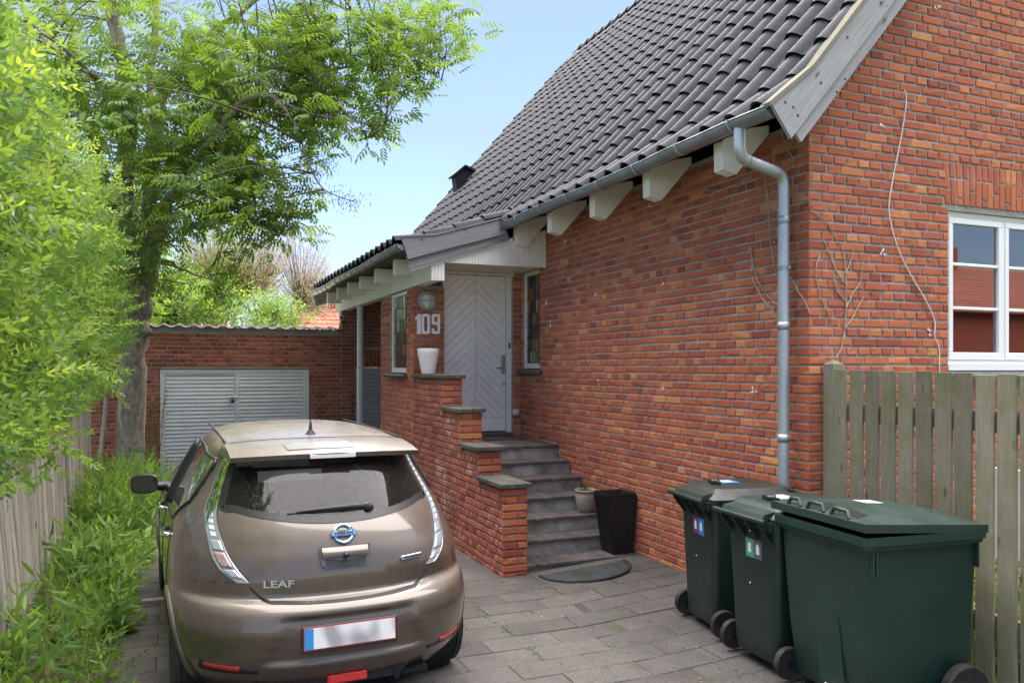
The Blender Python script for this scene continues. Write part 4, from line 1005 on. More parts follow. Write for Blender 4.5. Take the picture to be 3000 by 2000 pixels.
for i, (a, b, z) in enumerate(segs):
    zlo = -.3 if i == 0 else segs[i - 1][2] - .01
    bl = brick_layout(XI - XE, lambda q: zlo < q[1] - BH / 2 and q[1] + BH / 2 < z + .012, phase=1, k0=-4, k1=40)
    bl2 = []
    for u_, z_, w_, kd in bl:                               # one stretcher or two headers across the pier
        bl2.append((u_, z_, w_, kd))
    ks = sorted(set(round(q[1] / CO) for q in bl2)); out = []
    for k in range(-4, 40):
        zc = Z0 + k * CO + CO / 2
        if not (zlo < zc - BH / 2 and zc + BH / 2 < z + .012): continue
        if k % 2: out.append((.125, zc, .248, 's'))
        else: out += [(.071, zc, .138, 'q'), (.199, zc, .100, 'h')]
    place_bricks(out, (XE, a, 0), (1, 0, 0), (0, -1, 0), par, ('brick', 'brick_s'), 60)
    bl = brick_layout(b - a, lambda q: q[1] + BH / 2 < z + .012 and q[1] > zlo, phase=0, k0=-4, k1=40)
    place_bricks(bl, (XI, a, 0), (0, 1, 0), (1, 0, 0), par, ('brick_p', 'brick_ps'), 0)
    n = max(2, round((b - a + .03) / .23)); L = (b - a + .035) / n
    for k in range(n):
        for xx0, xx1 in ((XE - .032, XE + .125), (XE + .130, XI + .03)):
            if i == 3 and k == n - 1: yb = YE - .002
            else: yb = a - .035 + L * (k + 1) - .005
            MB().cbox((xx0, a - .035 + L * k, z + .002), (xx1, yb, z + .046 + random.uniform(0, .003)), .006).obj('coping_tile', 'coping', steps)

MB().cbox((3.262, 10.07, .935), (4.245, 10.24, 1.012), .006).obj('threshold', 'slate', steps)
# ================================================================ GARAGE
YG = 14.95
gar = wthing('garage', 'low brick garage with tiled coping and pale double slatted doors', 'garage', (1.0, YG, 0))
GD0, GD1, GDZ = -.235, 2.277, 1.87
w1 = MB(); w1.box((-2.6, YG + .009, -.2), (GD0, YG + .24, 2.5)); w1.box((GD1, YG + .009, -.2), (2.85, YG + .24, 2.5)); w1.box((GD0, YG + .009, GDZ), (GD1, YG + .24, 2.5))
w1.box((-2.6, YG + .24, -.2), (-2.4, 20.5, 2.4)); w1.box((2.62, YG + .24, -.2), (2.84, 20.5, 2.4)); w1.box((-2.6, 20.3, -.2), (2.84, 20.5, 2.4)); w1.box((-2.6, YG + .24, 2.2), (2.84, 20.5, 2.3))
gwall = w1.obj('garage_wall', 'mortar_pale', gar)
fil = MB(); fil.box((-2.6, YG + .004, 2.50), (2.85, YG + .22, 2.585)); fil.obj('mortar_fillet', 'mortar', gar)
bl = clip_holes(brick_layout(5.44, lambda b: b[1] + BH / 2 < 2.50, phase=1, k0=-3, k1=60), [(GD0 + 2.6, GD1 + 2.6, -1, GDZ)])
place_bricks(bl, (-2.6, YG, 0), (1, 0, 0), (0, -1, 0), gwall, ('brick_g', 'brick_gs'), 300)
w2 = MB(); RD0, RD1 = 3.11, 3.95
w2.box((2.853, YG + .009, -.2), (RD0, YG + .24, 3.25)); w2.box((RD1, YG + .009, -.2), (W, YG + .24, 3.25)); w2.box((RD0, YG + .009, 1.90), (RD1, YG + .24, 3.25))
gw2 = w2.obj('passage_wall', 'mortar', gar)
bl = clip_holes(brick_layout(W - 2.85, lambda b: b[1] < 3.2, phase=1, k0=-3, k1=60), [(RD0 - 2.85, RD1 - 2.85, -1, 1.90), (RD0 - 2.88, RD1 - 2.82, 1.9, 2.23)])
place_bricks(bl, (2.85, YG, 0), (1, 0, 0), (0, -1, 0), gw2, ('brick_g', 'brick_gs'), 0)
so = MB(); u = RD0 - .03; n = 0
while u < RD1:
    for a, b in ([(1.905, 2.01), (2.023, 2.22)] if n % 2 else [(1.905, 2.11), (2.123, 2.22)]):
        v_, f_ = brick_mesh(.058, b - a, n); so.add([(u + .03 + p[0], YG - p[1], (a + b) / 2 + p[2]) for p in v_], f_, random.random())
    u += .071; n += 1
so.obj('brick_lintel', 'brick_gs', gw2, kind='stuff')
# coping of overlapping pan tiles
for k in range(23):
    x0 = -2.6 + k * .237
    if x0 > 2.78: break
    cp = MB(); n = 10
    def pf(t): return .034 * math.sin(PI * min(t / .55, 1)) - .012 * math.sin(PI * max(0, (t - .55) / .45)) + .012 * t
    top = [(x0 + .25 * i / n, pf(i / n)) for i in range(n + 1)]
    vs = [(x, y, 2.575 + z + dz) for y, dz in ((YG - .06, 0), (YG + .3, .05)) for x, z in top] + [(x, y, 2.557 + z + dz) for y, dz in ((YG - .058, 0), (YG + .3, .05)) for x, z in top]
    m = n + 1
    fs = [(i, i + 1, m + i + 1, m + i) for i in range(n)] + [(2 * m + i, 2 * m + i + 1, i + 1, i) for i in range(n)] + [(3 * m + i + 1, 3 * m + i, 2 * m + i, 2 * m + i + 1) for i in range(n)] + [(0, m, 3 * m, 2 * m), (n, 2 * m + n, 3 * m + n, m + n)]
    cp.add(vs, fs); cp.obj('coping_tile', 'tile_c', gar, smooth=True, autos=35)
def slat_door(name, x0, x1, z0, z1, y, parent, mat, pitch, frame=.06):
    fr = MB(); fr.box((x0, y + .0, z0), (x0 + frame, y + .05, z1)); fr.box((x1 - frame, y + .0, z0), (x1, y + .05, z1)); fr.box((x0 + frame, y + .001, z1 - frame), (x1 - frame, y + .05, z1))
    d = fr.obj(name, mat, parent); bk_ = MB(); bk_.box((x0 + .012, y + .032, z0), (x1 - .012, y + .045, z1 - .012)); bk_.obj('backing', 'dark', d); z = z0 + .01
    while z < z1 - frame - .01:
        b = min(z + pitch - .007, z1 - frame - .002)
        s = MB(); s.add([(x0 + frame + .003, y + .000 + random.uniform(0, .003), z), (x1 - frame - .003, y + .000 + random.uniform(0, .003), z), (x1 - frame - .003, y + .020, b), (x0 + frame + .003, y + .020, b), (x0 + frame + .003, y + .03, z), (x1 - frame - .003, y + .03, z), (x1 - frame - .003, y + .03, b), (x0 + frame + .003, y + .03, b)], [(0, 1, 2, 3), (7, 6, 5, 4), (0, 4, 5, 1), (1, 5, 6, 2), (2, 6, 7, 3), (3, 7, 4, 0)])
        s.obj('slat', mat, d); z += pitch
    return d
fr = MB(); yy = YG + .03
fr.box((GD0 + .012, yy, -.05), (GD0 + .07, yy + .09, GDZ - .012)); fr.box((GD1 - .07, yy, -.05), (GD1 - .012, yy + .09, GDZ - .012)); fr.box((GD0 + .07, yy + .001, GDZ - .075), (GD1 - .07, yy + .09, GDZ - .012)); fr.obj('door_frame', 'slat', gar)
xm = onY(691, 1078, YG).x
slat_door('garage_door', GD0 + .074, xm, -.04, GDZ - .079, yy + .012, gar, 'slat', .066, .022)
d2 = slat_door('garage_door', xm + .004, GD1 - .074, -.04, GDZ - .079, yy + .006, gar, 'slat', .066, .05)
lk = MB(); p = onY(690, 1163, YG); lk.cbox((p.x - .10, YG + .022, p.z - .018), (p.x + .06, YG + .036, p.z + .018), .004); lk.obj('hasp', 'steel', d2)
lk = MB(); lk.cbox((p.x - .075, YG - .004, p.z - .10), (p.x - .02, YG + .02, p.z - .045), .006); lk.tube([(p.x - .048 + .018 * math.cos(t), YG + .01, p.z - .05 + .05 * math.sin(t)) for t in [PI * q / 8 for q in range(9)]], .006, 8); lk.obj('padlock', 'black', d2)
for z in (.35, 1.42):
    for x in (GD0 + .075, GD1 - .075): MB().cbox((x - .008, yy - .006, z), (x + .012, yy + .01, z + .09), .003).obj('hinge', 'slat', gar)
slat_door('passage_gate', RD0 + .01, RD1 - .01, -.05, 1.885, YG + .02, gar, 'grey_door', .072, .06)
# security camera
p = onY(1004, 928, YG)
cam_o = wthing('security_camera', 'small white security camera on a steel arm above the garage coping', 'camera', (p.x, YG, p.z))
MB().tube([onY(993, 968, YG - .01), onY(996, 950, YG - .04), onY(1003, 932, YG - .07)], .013, 10).obj('arm', 'steel', cam_o, smooth=True)
T = Matrix.Translation(onY(1003, 929, YG - .08)) @ Matrix.Rotation(-.35, 4, 'Z') @ Matrix.Rotation(PI / 2 + .25, 4, 'X')
MB().lathe([(.03, -.06), (.038, -.05), (.04, .03), (.036, .045)], 20, T=T).obj('housing', 'pvc', cam_o, smooth=True, autos=35)
MB().lathe([(.033, .03), (.03, .046), (.004, .047)], 20, T=T).obj('lens', 'black', cam_o)

# ================================================================ THINGS BY THE DOOR
# white pot on the parapet
pc = Vector((XE + .125, 9.83, 1.808))
pot = MB().lathe([(.075, 0), (.085, .004), (.13, .24), (.135, .26), (.137, .315), (.134, .32), (.128, .315), (.12, .25), (.02, .22)], 40, tuple(pc), cap=True).obj('white_flowerpot', 'ceramic', None, smooth=True, autos=50)
tag(pot, 'plain white tapered flowerpot standing on the top of the stair wall', 'flowerpot')
# black vase on the landing
vc = onZ(1527, 1276, TZ[6]); vc.x = min(vc.x, W - .08)
vs_ = MB().lathe([(.06, 0), (.068, .004), (.066, .05), (.055, .17), (.047, .25), (.05, .32), (.046, .322), (.042, .26), (.01, .2)], 32, (vc.x, vc.y, TZ[6])).obj('black_vase', 'gloss_black', None, smooth=True, autos=50)
tag(vs_, 'slim glossy black vase on the landing beside the front door', 'vase')
dm = MB(); a = onZ(1430, 1285, TZ[6])
dm.cbox((3.34, 9.72, TZ[6] + .001), (4.12, 10.13, TZ[6] + .016), .004)
tag(dm.obj('door_mat', 'coir', None), 'flat brown coir doormat on the landing before the white door', 'doormat')
# clay pot with bulbs on the steps
pc = onZ(1722, 1502, TZ[2] + .0); pc = Vector((4.135, 7.80, TZ[2] + .001))
cp = thing('clay_pot', 'ribbed beige clay pot with sprouting bulbs on the steps', 'flowerpot', tuple(pc))
MB().lathe([(.068, 0), (.078, .01), (.098, .07), (.112, .14), (.113, .19), (.106, .215), (.118, .222), (.122, .238), (.116, .246), (.104, .24), (.102, .22)], 40, cap=False).add([(0, 0, 0)], []).obj('pot', 'clay', cp, smooth=True, autos=60)
MB().lathe([(.104, .22), (.06, .226), (.005, .228)], 24).obj('potting_soil', 'soil', cp)
bl = MB()
for k in range(16):
    a = random.uniform(0, 6.28); r0 = random.uniform(0, .055); b0 = Vector((math.cos(a) * r0, math.sin(a) * r0, .22)); h_ = random.uniform(.05, .14); ln = Vector((math.cos(a), math.sin(a), 0)) * random.uniform(.0, .06)
    bl.tube([b0, b0 + Vector((0, 0, h_ * .6)) + ln * .3, b0 + Vector((0, 0, h_)) + ln], [.0045, .004, .001], 5)
bl.obj('bulb_leaves', 'bladeg', cp)
# tall woven planter
pl = wthing('woven_planter', 'tall empty black woven planter on the bottom step by the wall', 'planter', (4.2, 7.22, 0))
A0 = Vector((4.185, 7.215, .002)); hb, ht, H = .105, .155, .60
A1 = A0 + Vector((-.01, .02, 0))
sh = MB()
def ring(h_, z, c): return [(c.x - h_, c.y - h_, z), (c.x + h_, c.y - h_, z), (c.x + h_, c.y + h_, z), (c.x - h_, c.y + h_, z)]
cA = lambda t: A0 + (A1 - A0) * t
vs = ring(hb, .004, cA(0)) + ring(ht, H, cA(1)) + ring(ht - .035, H, cA(1)) + ring(hb - .01, .35, cA(.5))
sh.add(vs, [(3, 2, 1, 0)] + [(i, (i + 1) % 4, 4 + (i + 1) % 4, 4 + i) for i in range(4)] + [(4 + i, 4 + (i + 1) % 4, 8 + (i + 1) % 4, 8 + i) for i in range(4)] + [(8 + i, 8 + (i + 1) % 4, 12 + (i + 1) % 4, 12 + i) for i in range(4)] + [(12, 13, 14, 15)])
sh.obj('shell', 'black', pl)
wv = MB(); nb = 44
for r_ in range(nb):
    z = .012 + (H - .03) * r_ / nb; t = z / H; hh = hb + (ht - hb) * t + .004; c = cA(t)
    for f_ in range(4):
        n = 10
        for q in range(n):
            if (q + r_) % 2: continue
            a0, a1 = -hh + 2 * hh * q / n, -hh + 2 * hh * (q + 1) / n; m_ = (a0 + a1) / 2; e = .006
            def P(a, off, dz):
                if f_ == 0: return (c.x + a, c.y - hh - off, z + dz)
                if f_ == 1: return (c.x + hh + off, c.y + a, z + dz)
                if f_ == 2: return (c.x + a, c.y + hh + off, z + dz)
                return (c.x - hh - off, c.y + a, z + dz)
            wv.add([P(a0, -.004, 0), P(m_, e, .0), P(a1, -.004, 0), P(a1, -.004, .012), P(m_, e, .012), P(a0, -.004, .012)], [(0, 1, 4, 5), (1, 2, 3, 4)])
wv.obj('weave', 'wicker', pl, kind='stuff')
rm = MB(); rr = ring(ht - .006, H + .002, cA(1)); rm.tube([rr[0], rr[1], rr[2], rr[3], rr[0]], .011, 8); rm.obj('rim', 'wicker', pl)
for k in range(4): MB().tube([ring(hb + .002, .01, cA(0))[k], ring(ht + .002, H, cA(1))[k]], .008, 6).obj('corner_strand', 'wicker', pl)
MB().box((A1.x - .12, A1.y - .12, .42), (A1.x + .12, A1.y + .12, .44)).obj('insert', 'coir', pl)
# half-round mat
ma = onZ(1575, 1683, -.05); mb_ = onZ(1832, 1652, -.03)
mid = (ma + mb_) / 2; rad = (mb_ - ma).length / 2; ax = (mb_ - ma).normalized(); ay = Vector((ax.y, -ax.x, 0))
mat_o = wthing('half_round_mat', 'half-round ribbed grey mat with black rim at the foot of the steps', 'doormat', (mid.x, mid.y, -.05))
P = lambda a, b, dz: Vector((mid.x, mid.y, 0)) + ax * a + ay * b + Vector((0, 0, ground_z(mid.x + a * ax.x) + .003 + dz))
bd = MB(); n = 28; outer = [(rad * math.cos(PI * i / n), rad * .98 * math.sin(PI * i / n)) for i in range(n + 1)]
k_ = .93
vs = [P(a, b, 0) for a, b in outer] + [P(a, b, .018) for a, b in outer] + [P(a * k_, b * k_ + .0, .018) for a, b in outer] + [P(a * k_, b * k_, .004) for a, b in outer]; m = n + 1
bd.add(vs, [(j * m + i, j * m + i + 1, (j + 1) * m + i + 1, (j + 1) * m + i) for j in range(3) for i in range(n)])
bd.add([P(0, 0, .004)] + [P(a * k_, b * k_, .004) for a, b in outer], [(0, i, i + 1) for i in range(1, n + 1)])
bd.obj('rim', 'rubber', mat_o)
rb = MB(); b = .012
while b < rad * k_ - .02:
    a = math.sqrt(max(0, (rad * k_) ** 2 - b * b)) - .006
    rb.add([P(-a, b - .0045, .004), P(a, b - .0045, .004), P(a, b + .0045, .004), P(-a, b + .0045, .004), P(-a, b - .003, .015), P(a, b - .003, .015), P(a, b + .003, .015), P(-a, b + .003, .015)], [(4, 5, 6, 7), (0, 1, 5, 4), (2, 3, 7, 6), (1, 2, 6, 5), (3, 0, 4, 7)]); b += .0155
for a in (-.22, 0, .22):
    bb = math.sqrt(max(0, (rad * k_) ** 2 - a * a)) - .01; rb.add([P(a - .003, .01, .016), P(a + .003, .01, .016), P(a + .003, bb, .016), P(a - .003, bb, .016)], [(0, 1, 2, 3)])
rb.obj('ribs', 'matrib', mat_o, kind='stuff')
# cardboard box behind the first bin
q = onZ(1990, 1712, -.0)
cbx = MB(); T = Matrix.Translation((4.16, 5.62, .0)) @ Matrix.Rotation(.25, 4, 'Z')
cbx.box((-.10, -.15, 0), (.10, .15, .004), T=T)
for a, b in (((-.10, -.15, .003), (-.096, .15, .17)), ((.096, -.15, .003), (.10, .15, .17)), ((-.096, -.15, .003), (.096, -.146, .15)), ((-.096, .146, .003), (.096, .15, .19))): cbx.box(a, b, T=T)
tag(cbx.obj('cardboard_box', 'card', None), 'torn brown cardboard box tucked behind the bins against the brick wall', 'box')

# ================================================================ BINS
def stad(x, y, r, n=6):                                     # rounded rectangle outline
    pts = []
    for cx_, cy_, a0 in ((x - r, y - r, 0), (-x + r, y - r, PI / 2), (-x + r, -y + r, PI), (x - r, -y + r, 3 * PI / 2)):
        for i in range(n + 1): t = a0 + PI / 2 * i / n; pts.append((cx_ + r * math.cos(t), cy_ + r * math.sin(t)))
    return pts
def loft(mb, rings, cap0=True, cap1=True):
    m = len(rings[0]); vs = [p for r_ in rings for p in r_]
    fs = [(j * m + i, j * m + (i + 1) % m, (j + 1) * m + (i + 1) % m, (j + 1) * m + i) for j in range(len(rings) - 1) for i in range(m)]
    if cap0: fs.append(tuple(range(m))[::-1])
    if cap1: fs.append(tuple(range((len(rings) - 1) * m, len(rings) * m)))
    return mb.add(vs, fs)
def wheel(parent, x, y, z, r, w, spokes=True):
    t = Matrix.Translation((x, y, z)) @ Matrix.Rotation(PI / 2, 4, 'X')
    ty = MB().lathe([(r * .74, -w / 2 + .004), (r * .92, -w / 2), (r * .985, -w * .38), (r, -w * .2), (r * .99, 0), (r, w * .2), (r * .985, w * .38), (r * .92, w / 2), (r * .74, w / 2 - .004)], 36, T=t).obj('wheel', 'rubber', parent, smooth=True, autos=35)
    rm = MB(); rm.lathe([(.025, -w * .42), (.03, w * .42), (.02, w * .45)], 16, T=t); rm.lathe([(r * .7, -w * .38), (r * .76, -w * .40), (r * .76, w * .40), (r * .7, w * .38)], 36, T=t)
    rm.lathe([(r * .74, -.003), (.01, -.003), (.01, .003), (r * .74, .003)], 36, T=t, cap=False)
    if spokes:
        for k in range(8):
            a = 2 * PI * k / 8; T = t @ Matrix.Rotation(a, 4, 'Z'); rm.box((.02, -.007, -w * .36), (r * .73, .007, w * .36), T=T)
    rm.obj('wheel_hub', 'hub', ty, smooth=True, autos=35)
def small_bin(name, label, loc, rz, lid_col, sticker, lid_sticker):
    """two-wheeled 240 litre bin; local +x is its back (hinge, handle bar, wheels), y across"""
    b = thing(name, label, 'bin', loc, rz, 'green wheelie bins by the wall')
    bd = MB(); hx, hy = .335, .27
    def R(sx, sy, z, dx=0, r=.05): return [(x + dx, y, z) for x, y in stad(sx, sy, r)]
    loft(bd, [R(.235, .215, .055, .03), R(.245, .222, .07, .03), R(.26, .23, .16, .02), R(.30, .262, .80, .0), R(.305, .265, .90, 0), R(.335, .288, .905, .0, .06), R(.34, .290, .955, 0, .06), R(.325, .275, .958, 0, .06)])
    bd.obj('body', 'binplastic', b, smooth=True, autos=38)
    rb = MB()
    for y in (-.21, -.07, .07, .21): rb.prism([(.29, y - .006, .80), (.39, y - .006, .93), (.40, y - .006, .975), (.33, y - .006, .97)], (0, .012, 0))
    rb.tube([(.395, -.275, .965), (.395, .275, .965)], .0165, 14)
    rb.box((.335, -.27, .90), (.345, .27, .955))
    rb.obj('handle_bar', 'binplastic', b, smooth=True, autos=38)
    ld = MB()
    def LR(sx, sy, z, dx=0, r=.06): return [(x + dx, y, z) for x, y in stad(sx, sy, r)]
    loft(ld, [LR(.335, .292, .962, -.01), LR(.335, .292, .975, -.01), LR(.30, .262, 1.02, -.025), LR(.285, .245, 1.045, -.03), LR(.26, .22, 1.05, -.035)])
    lo = ld.obj('lid', lid_col, b, smooth=True, autos=30)
    ex = MB(); ex.prism([(-.30, -.24, 1.035), (-.44, -.22, .985), (-.45, -.22, .965), (-.30, -.24, .99)], (0, .10, 0)); ex.prism([(-.30, .14, 1.035), (-.44, .12, .985), (-.45, .12, .965), (-.30, .14, .99)], (0, .10, 0)); ex.tube([(-.44, -.25, .98), (-.445, .25, .98)], .013, 10); ex.obj('lid_grip', lid_col, lo, smooth=True, autos=35)
    hg = MB(); hg.prism([(.26, -.22, .985), (.26, -.22, 1.02), (.36, -.22, 1.0), (.385, -.22, .955), (.37, -.22, .95), (.33, -.22, .975)], (0, .44, 0)); hg.obj('lid_hinge', lid_col, lo)
    kn = MB(); kn.lathe([(.03, 0), (.034, .012), (.034, .032), (.026, .042), (.004, .044)], 16, (.17, .03, 1.048)); kn.box((.155, -.045, 1.05), (.185, .1, 1.078)); kn.obj('lid_knob', 'binplastic', lo, smooth=True, autos=35)
    ax_ = MB().tube([(.225, -.28, .10), (.225, .28, .10)], .012, 10); ax_.obj('axle', 'black', b)
    for s in (-1, 1): wheel(b, .235, s * .29, .10, .10, .045)
    # stickers: two pictogram fields on the back wall, one on the lid
    sw_, sh_ = .085, .15; tilt = math.atan2(.06, .72)
    xw = lambda z: .26 + .02 + .04 * (z - .16) / .64 - .02 * (z - .16) / .64 + .003
    for k, col in enumerate(sticker):
        y0 = -.055 + k * sw_; y0 = y0 + sw_; z0 = .69 
        m1 = MB(); m1.prism([(xw(z0) , y0, z0), (xw(z0), y0 - sw_, z0), (xw(z0 + .12), y0 - sw_, z0 + .12), (xw(z0 + .12), y0, z0 + .12)], (-.004, 0, 0)); s1 = m1.obj('sticker', col, b)
        m2 = MB(); m2.prism([(xw(z0 + .03) + .0012, y0 - .028, z0 + .03), (xw(z0 + .03) + .0012, y0 - .06, z0 + .03), (xw(z0 + .09) + .0012, y0 - .06, z0 + .08), (xw(z0 + .09) + .0012, y0 - .044, z0 + .10), (xw(z0 + .09) + .0012, y0 - .028, z0 + .08)], (-.003, 0, 0)); m2.obj('sticker_print', 'sticker', s1)
    for (yy, zz) in ((-.02, .52), (-.01, .86)): MB().lathe([(.006, 0), (.004, .004)], 8, T=Matrix.Translation((xw(zz) - .002, yy, zz)) @ Matrix.Rotation(PI / 2, 4, 'Y')).obj('rivet', 'pvc', b)
    m1 = MB(); m1.box((-.06, -.16, 1.0505), (.10, .0, 1.0525)); s1 = m1.obj('lid_sticker', lid_sticker, lo)
    MB().box((-.02, -.12, 1.0525), (.06, -.04, 1.0535)).obj('sticker_print', 'sticker', s1)
    return b
zb = ground_z(3.75)
small_bin('wheelie_bin', 'dark green wheelie bin with purple and blue sticker, next to the brick wall', (3.86, 4.93, zb), PI - .16, 'binlid', ('st_purple', 'st_blue'), 'st_blue')
small_bin('wheelie_bin', 'dark green wheelie bin with green and grey sticker, middle of the three bins', (3.735, 4.19, zb), PI - .07, 'binlid2', ('st_teal', 'st_slate'), 'st_lilac')
# the big bin: front towards the drive, hinge and wheels towards the fence
c0, c1, c2 = Vector((3.371, 3.903)), Vector((3.297, 3.065)), Vector((4.174, 3.156))
bbs = .965
bb = thing('large_wheelie_bin', 'large dark green wheelie bin with its lid ajar, in front of the fence', 'bin', ((c0.x + c2.x) / 2, (c0.y + c2.y) / 2, -.045), math.atan2(c0.y - c1.y, c0.x - c1.x) - PI / 2, 'green wheelie bins by the wall')
bb.scale = (bbs, bbs, 1.0)
# local: -x front (drive side), +x hinge side, y across
def R(sx, sy, z, dx=0, r=.05): return [(x + dx, y, z) for x, y in stad(sx, sy, r)]
bd = MB(); loft(bd, [R(.33, .335, .075, .02), R(.34, .34, .09, .02), R(.365, .365, .40, .01), R(.395, .385, .94, 0), R(.40, .39, .965, 0), R(.425, .412, .968, 0, .06), R(.425, .412, .985, 0, .06), R(.437, .422, .99, 0, .06), R(.437, .422, 1.035, 0, .06)], True, False)
R_in = [R(.437, .422, 1.035, 0, .06), R(.405, .39, 1.036, 0, .06), R(.395, .38, .95, 0, .06), R(.35, .35, .4, 0)]
loft(bd, R_in, False, True)
bd.obj('body', 'binplastic2', bb, smooth=True, autos=38)
pn = MB()                                                   # raised field with arched top on the front, and the foot recess
xf = lambda z: -(.365 + .03 * (z - .40) / .54) + .01 - .01 * (z - .4) / .54
ar = [(.07, .09), (.07, .60)] + [(.07 - .20 * math.sin(PI / 2 * i / 8), .60 - .10 * (1 - math.cos(PI / 2 * i / 8))) for i in range(1, 9)] + [(-.15, .09)]
pn.prism([(xf(z) - .006, y, z) for y, z in ar], (.03, 0, 0)); pn.obj('front_panel', 'binplastic2', bb)
pn = MB(); pn.prism([(xf(.1) - .008, y, z) for y, z in ((-.16, .085), (-.16, .19), (-.14, .205), (.05, .205), (.07, .19), (.07, .085))], (.02, 0, 0)); pn.obj('foot_recess', 'black', bb)
bg = MB()
for q in range(3): bg.tube([(xf(.1) - .02, -.18 + .07 * q, .10 + .01 * q), (xf(.1) - .03, -.13 + .06 * q, .13), (xf(.1) - .018, -.08 + .05 * q, .11)], .012, 8)
bg.obj('pedal', 'steel', bb, smooth=True)
for sx_, sy_ in ((-.415, .37), (-.37, -.40), (-.35, -.40), (.36, -.40)):
    rb = MB(); rb.cbox((sx_ - .005, sy_ - .012, .83), (sx_ + .005, sy_ + .02, .968), .002); rb.obj('rim_rib', 'binplastic2', bb)
ld = MB()
rows = 14
def lidz(a, b): return .055 * (1 - abs(2 * b - 1) ** 2.4) * (1 - abs(2 * a - 1) ** 4) * 1.0
lift = math.radians(-3.2)
def LP(a, b, off=0):
    x = -.435 + .855 * a; y = -.42 + .84 * b; z = .028 + lidz(a, b) + off
    # hinged along +x edge, front raised
    dx = x - .42; return Vector((.42 + dx * math.cos(lift) , y, 1.035 + z - dx * math.tan(-lift)))
ld.grid(lambda a, b: LP(a, b), 22, 22)
n = 23
edge = [i for i in range(23)] + [23 * j + 22 for j in range(1, 23)] + [23 * 22 + i for i in range(21, -1, -1)] + [23 * j for j in range(21, 0, -1)]
base = len(ld.v); E = [Vector(ld.v[i]) for i in edge]
for p in E: ld.v.append(tuple(p + Vector((0, 0, -.045))))
m = len(E)
for i in range(m): ld.f.append((edge[i], edge[(i + 1) % m], base + (i + 1) % m, base + i)); ld.r.append(.5); ld.mi.append(0)
lo = ld.obj('lid', 'binlid2', bb, smooth=True, autos=35)
hd = MB()
for y0, y1 in ((-.27, -.12), (-.06, .09), (.15, .27)):
    hd.tube([LP(.02, (y0 + .42) / .84, .0), LP(.03, (y0 + .44) / .84, .035), LP(.03, (y1 + .40) / .84, .035), LP(.02, (y1 + .42) / .84, 0)], .012, 8)
hd.obj('lid_handle', 'binlid2', lo, smooth=True, autos=40)
sd = MB()
for y0, y1 in ((-.30, -.10), (-.05, .15)): sd.add([LP(.06, (y0 + .42) / .84, .003), LP(.06, (y1 + .42) / .84, .003), LP(.16, (y1 + .40) / .84, .003), LP(.16, (y0 + .44) / .84, .003)], [(0, 1, 2, 3)])
sd.obj('lid_slot', 'hub', lo)
s1 = MB(); s1.add([LP(.40, .46, .003), LP(.40, .60, .003), LP(.55, .60, .003), LP(.55, .46, .003)], [(0, 1, 2, 3)]); s1.obj('lid_sticker', 'sticker', lo)
bgm = MB(); bgm.grid(lambda a, b: (-.36 + .72 * a, -.34 + .68 * b, 1.02 + .03 * math.sin(a * 9 + b * 5) + .02 * math.sin(b * 17) + .012 * math.sin(a * 31 + b * 23)), 40, 40)
tag(link('rubbish_bag', bgm.mesh('rubbish_bag', True), 'bag', bb), 'x', 'y'); del bpy.data.objects['rubbish_bag']['label']; del bpy.data.objects['rubbish_bag']['category']
MB().tube([(.235, -.44, .16), (.235, .44, .16)], .014, 10).obj('axle', 'black', bb)
for s in (-1, 1): wheel(bb, .235, s * .43, .16, .16, .06)

# ================================================================ PICKET FENCE (right)
XF = 4.47
pf_ = wthing('picket_fence', 'green weathered picket fence of upright boards beside the house corner', 'fence', (XF, 3.0, 0))
pc = MB(); pc.prism([(XF - .02, 4.54, -.06), (XF + .08, 4.54, -.06), (XF + .08, 4.64, -.06), (XF - .02, 4.64, -.06)], (0, 0, 1.97)); pc.add([(XF - .02, 4.54, 1.91), (XF + .08, 4.54, 1.91), (XF + .08, 4.64, 1.91), (XF - .02, 4.64, 1.91), (XF + .03, 4.59, 1.945)], [(0, 1, 4), (1, 2, 4), (2, 3, 4), (3, 0, 4)]); pc.obj('post', 'picket_end', pf_)
k = 0; y = 4.52
while y > .4:
    wdt = .115 + random.uniform(-.005, .005); zt_ = 1.875 - .008 * k * .45 + random.uniform(-.006, .006); ln = random.uniform(-.006, .006)
    pb = MB(); xo = XF - .035 + random.uniform(-.003, .003); t = .021
    pb.add([(xo, y - wdt, -.03), (xo + t, y - wdt, -.03), (xo + t, y, -.03), (xo, y, -.03), (xo, y - wdt + ln, zt_), (xo + t, y - wdt + ln, zt_ - .004), (xo + t, y + ln, zt_ - .004), (xo, y + ln, zt_)], [(3, 2, 1, 0), (4, 5, 6, 7), (0, 1, 5, 4), (1, 2, 6, 5), (2, 3, 7, 6), (3, 0, 4, 7)])
    bv = bmesh.new(); tmp = pb.mesh('t'); bv.from_mesh(tmp); bmesh.ops.bevel(bv, geom=bv.edges[:], offset=.003, segments=1, affect='EDGES'); q_ = MB().bm(bv); bpy.data.meshes.remove(tmp)
    q_.obj('paling', 'picket', pf_); y -= .1405; k += 1
for z0 in (1.50, .30): MB().box((XF - .012, .4, z0), (XF + .035, 4.54, z0 + .125)).obj('rail', 'picket', pf_)
MB().box((XF - .01, 2.50, -.05), (XF + .08, 2.60, 1.80)).obj('post', 'picket_end', pf_)
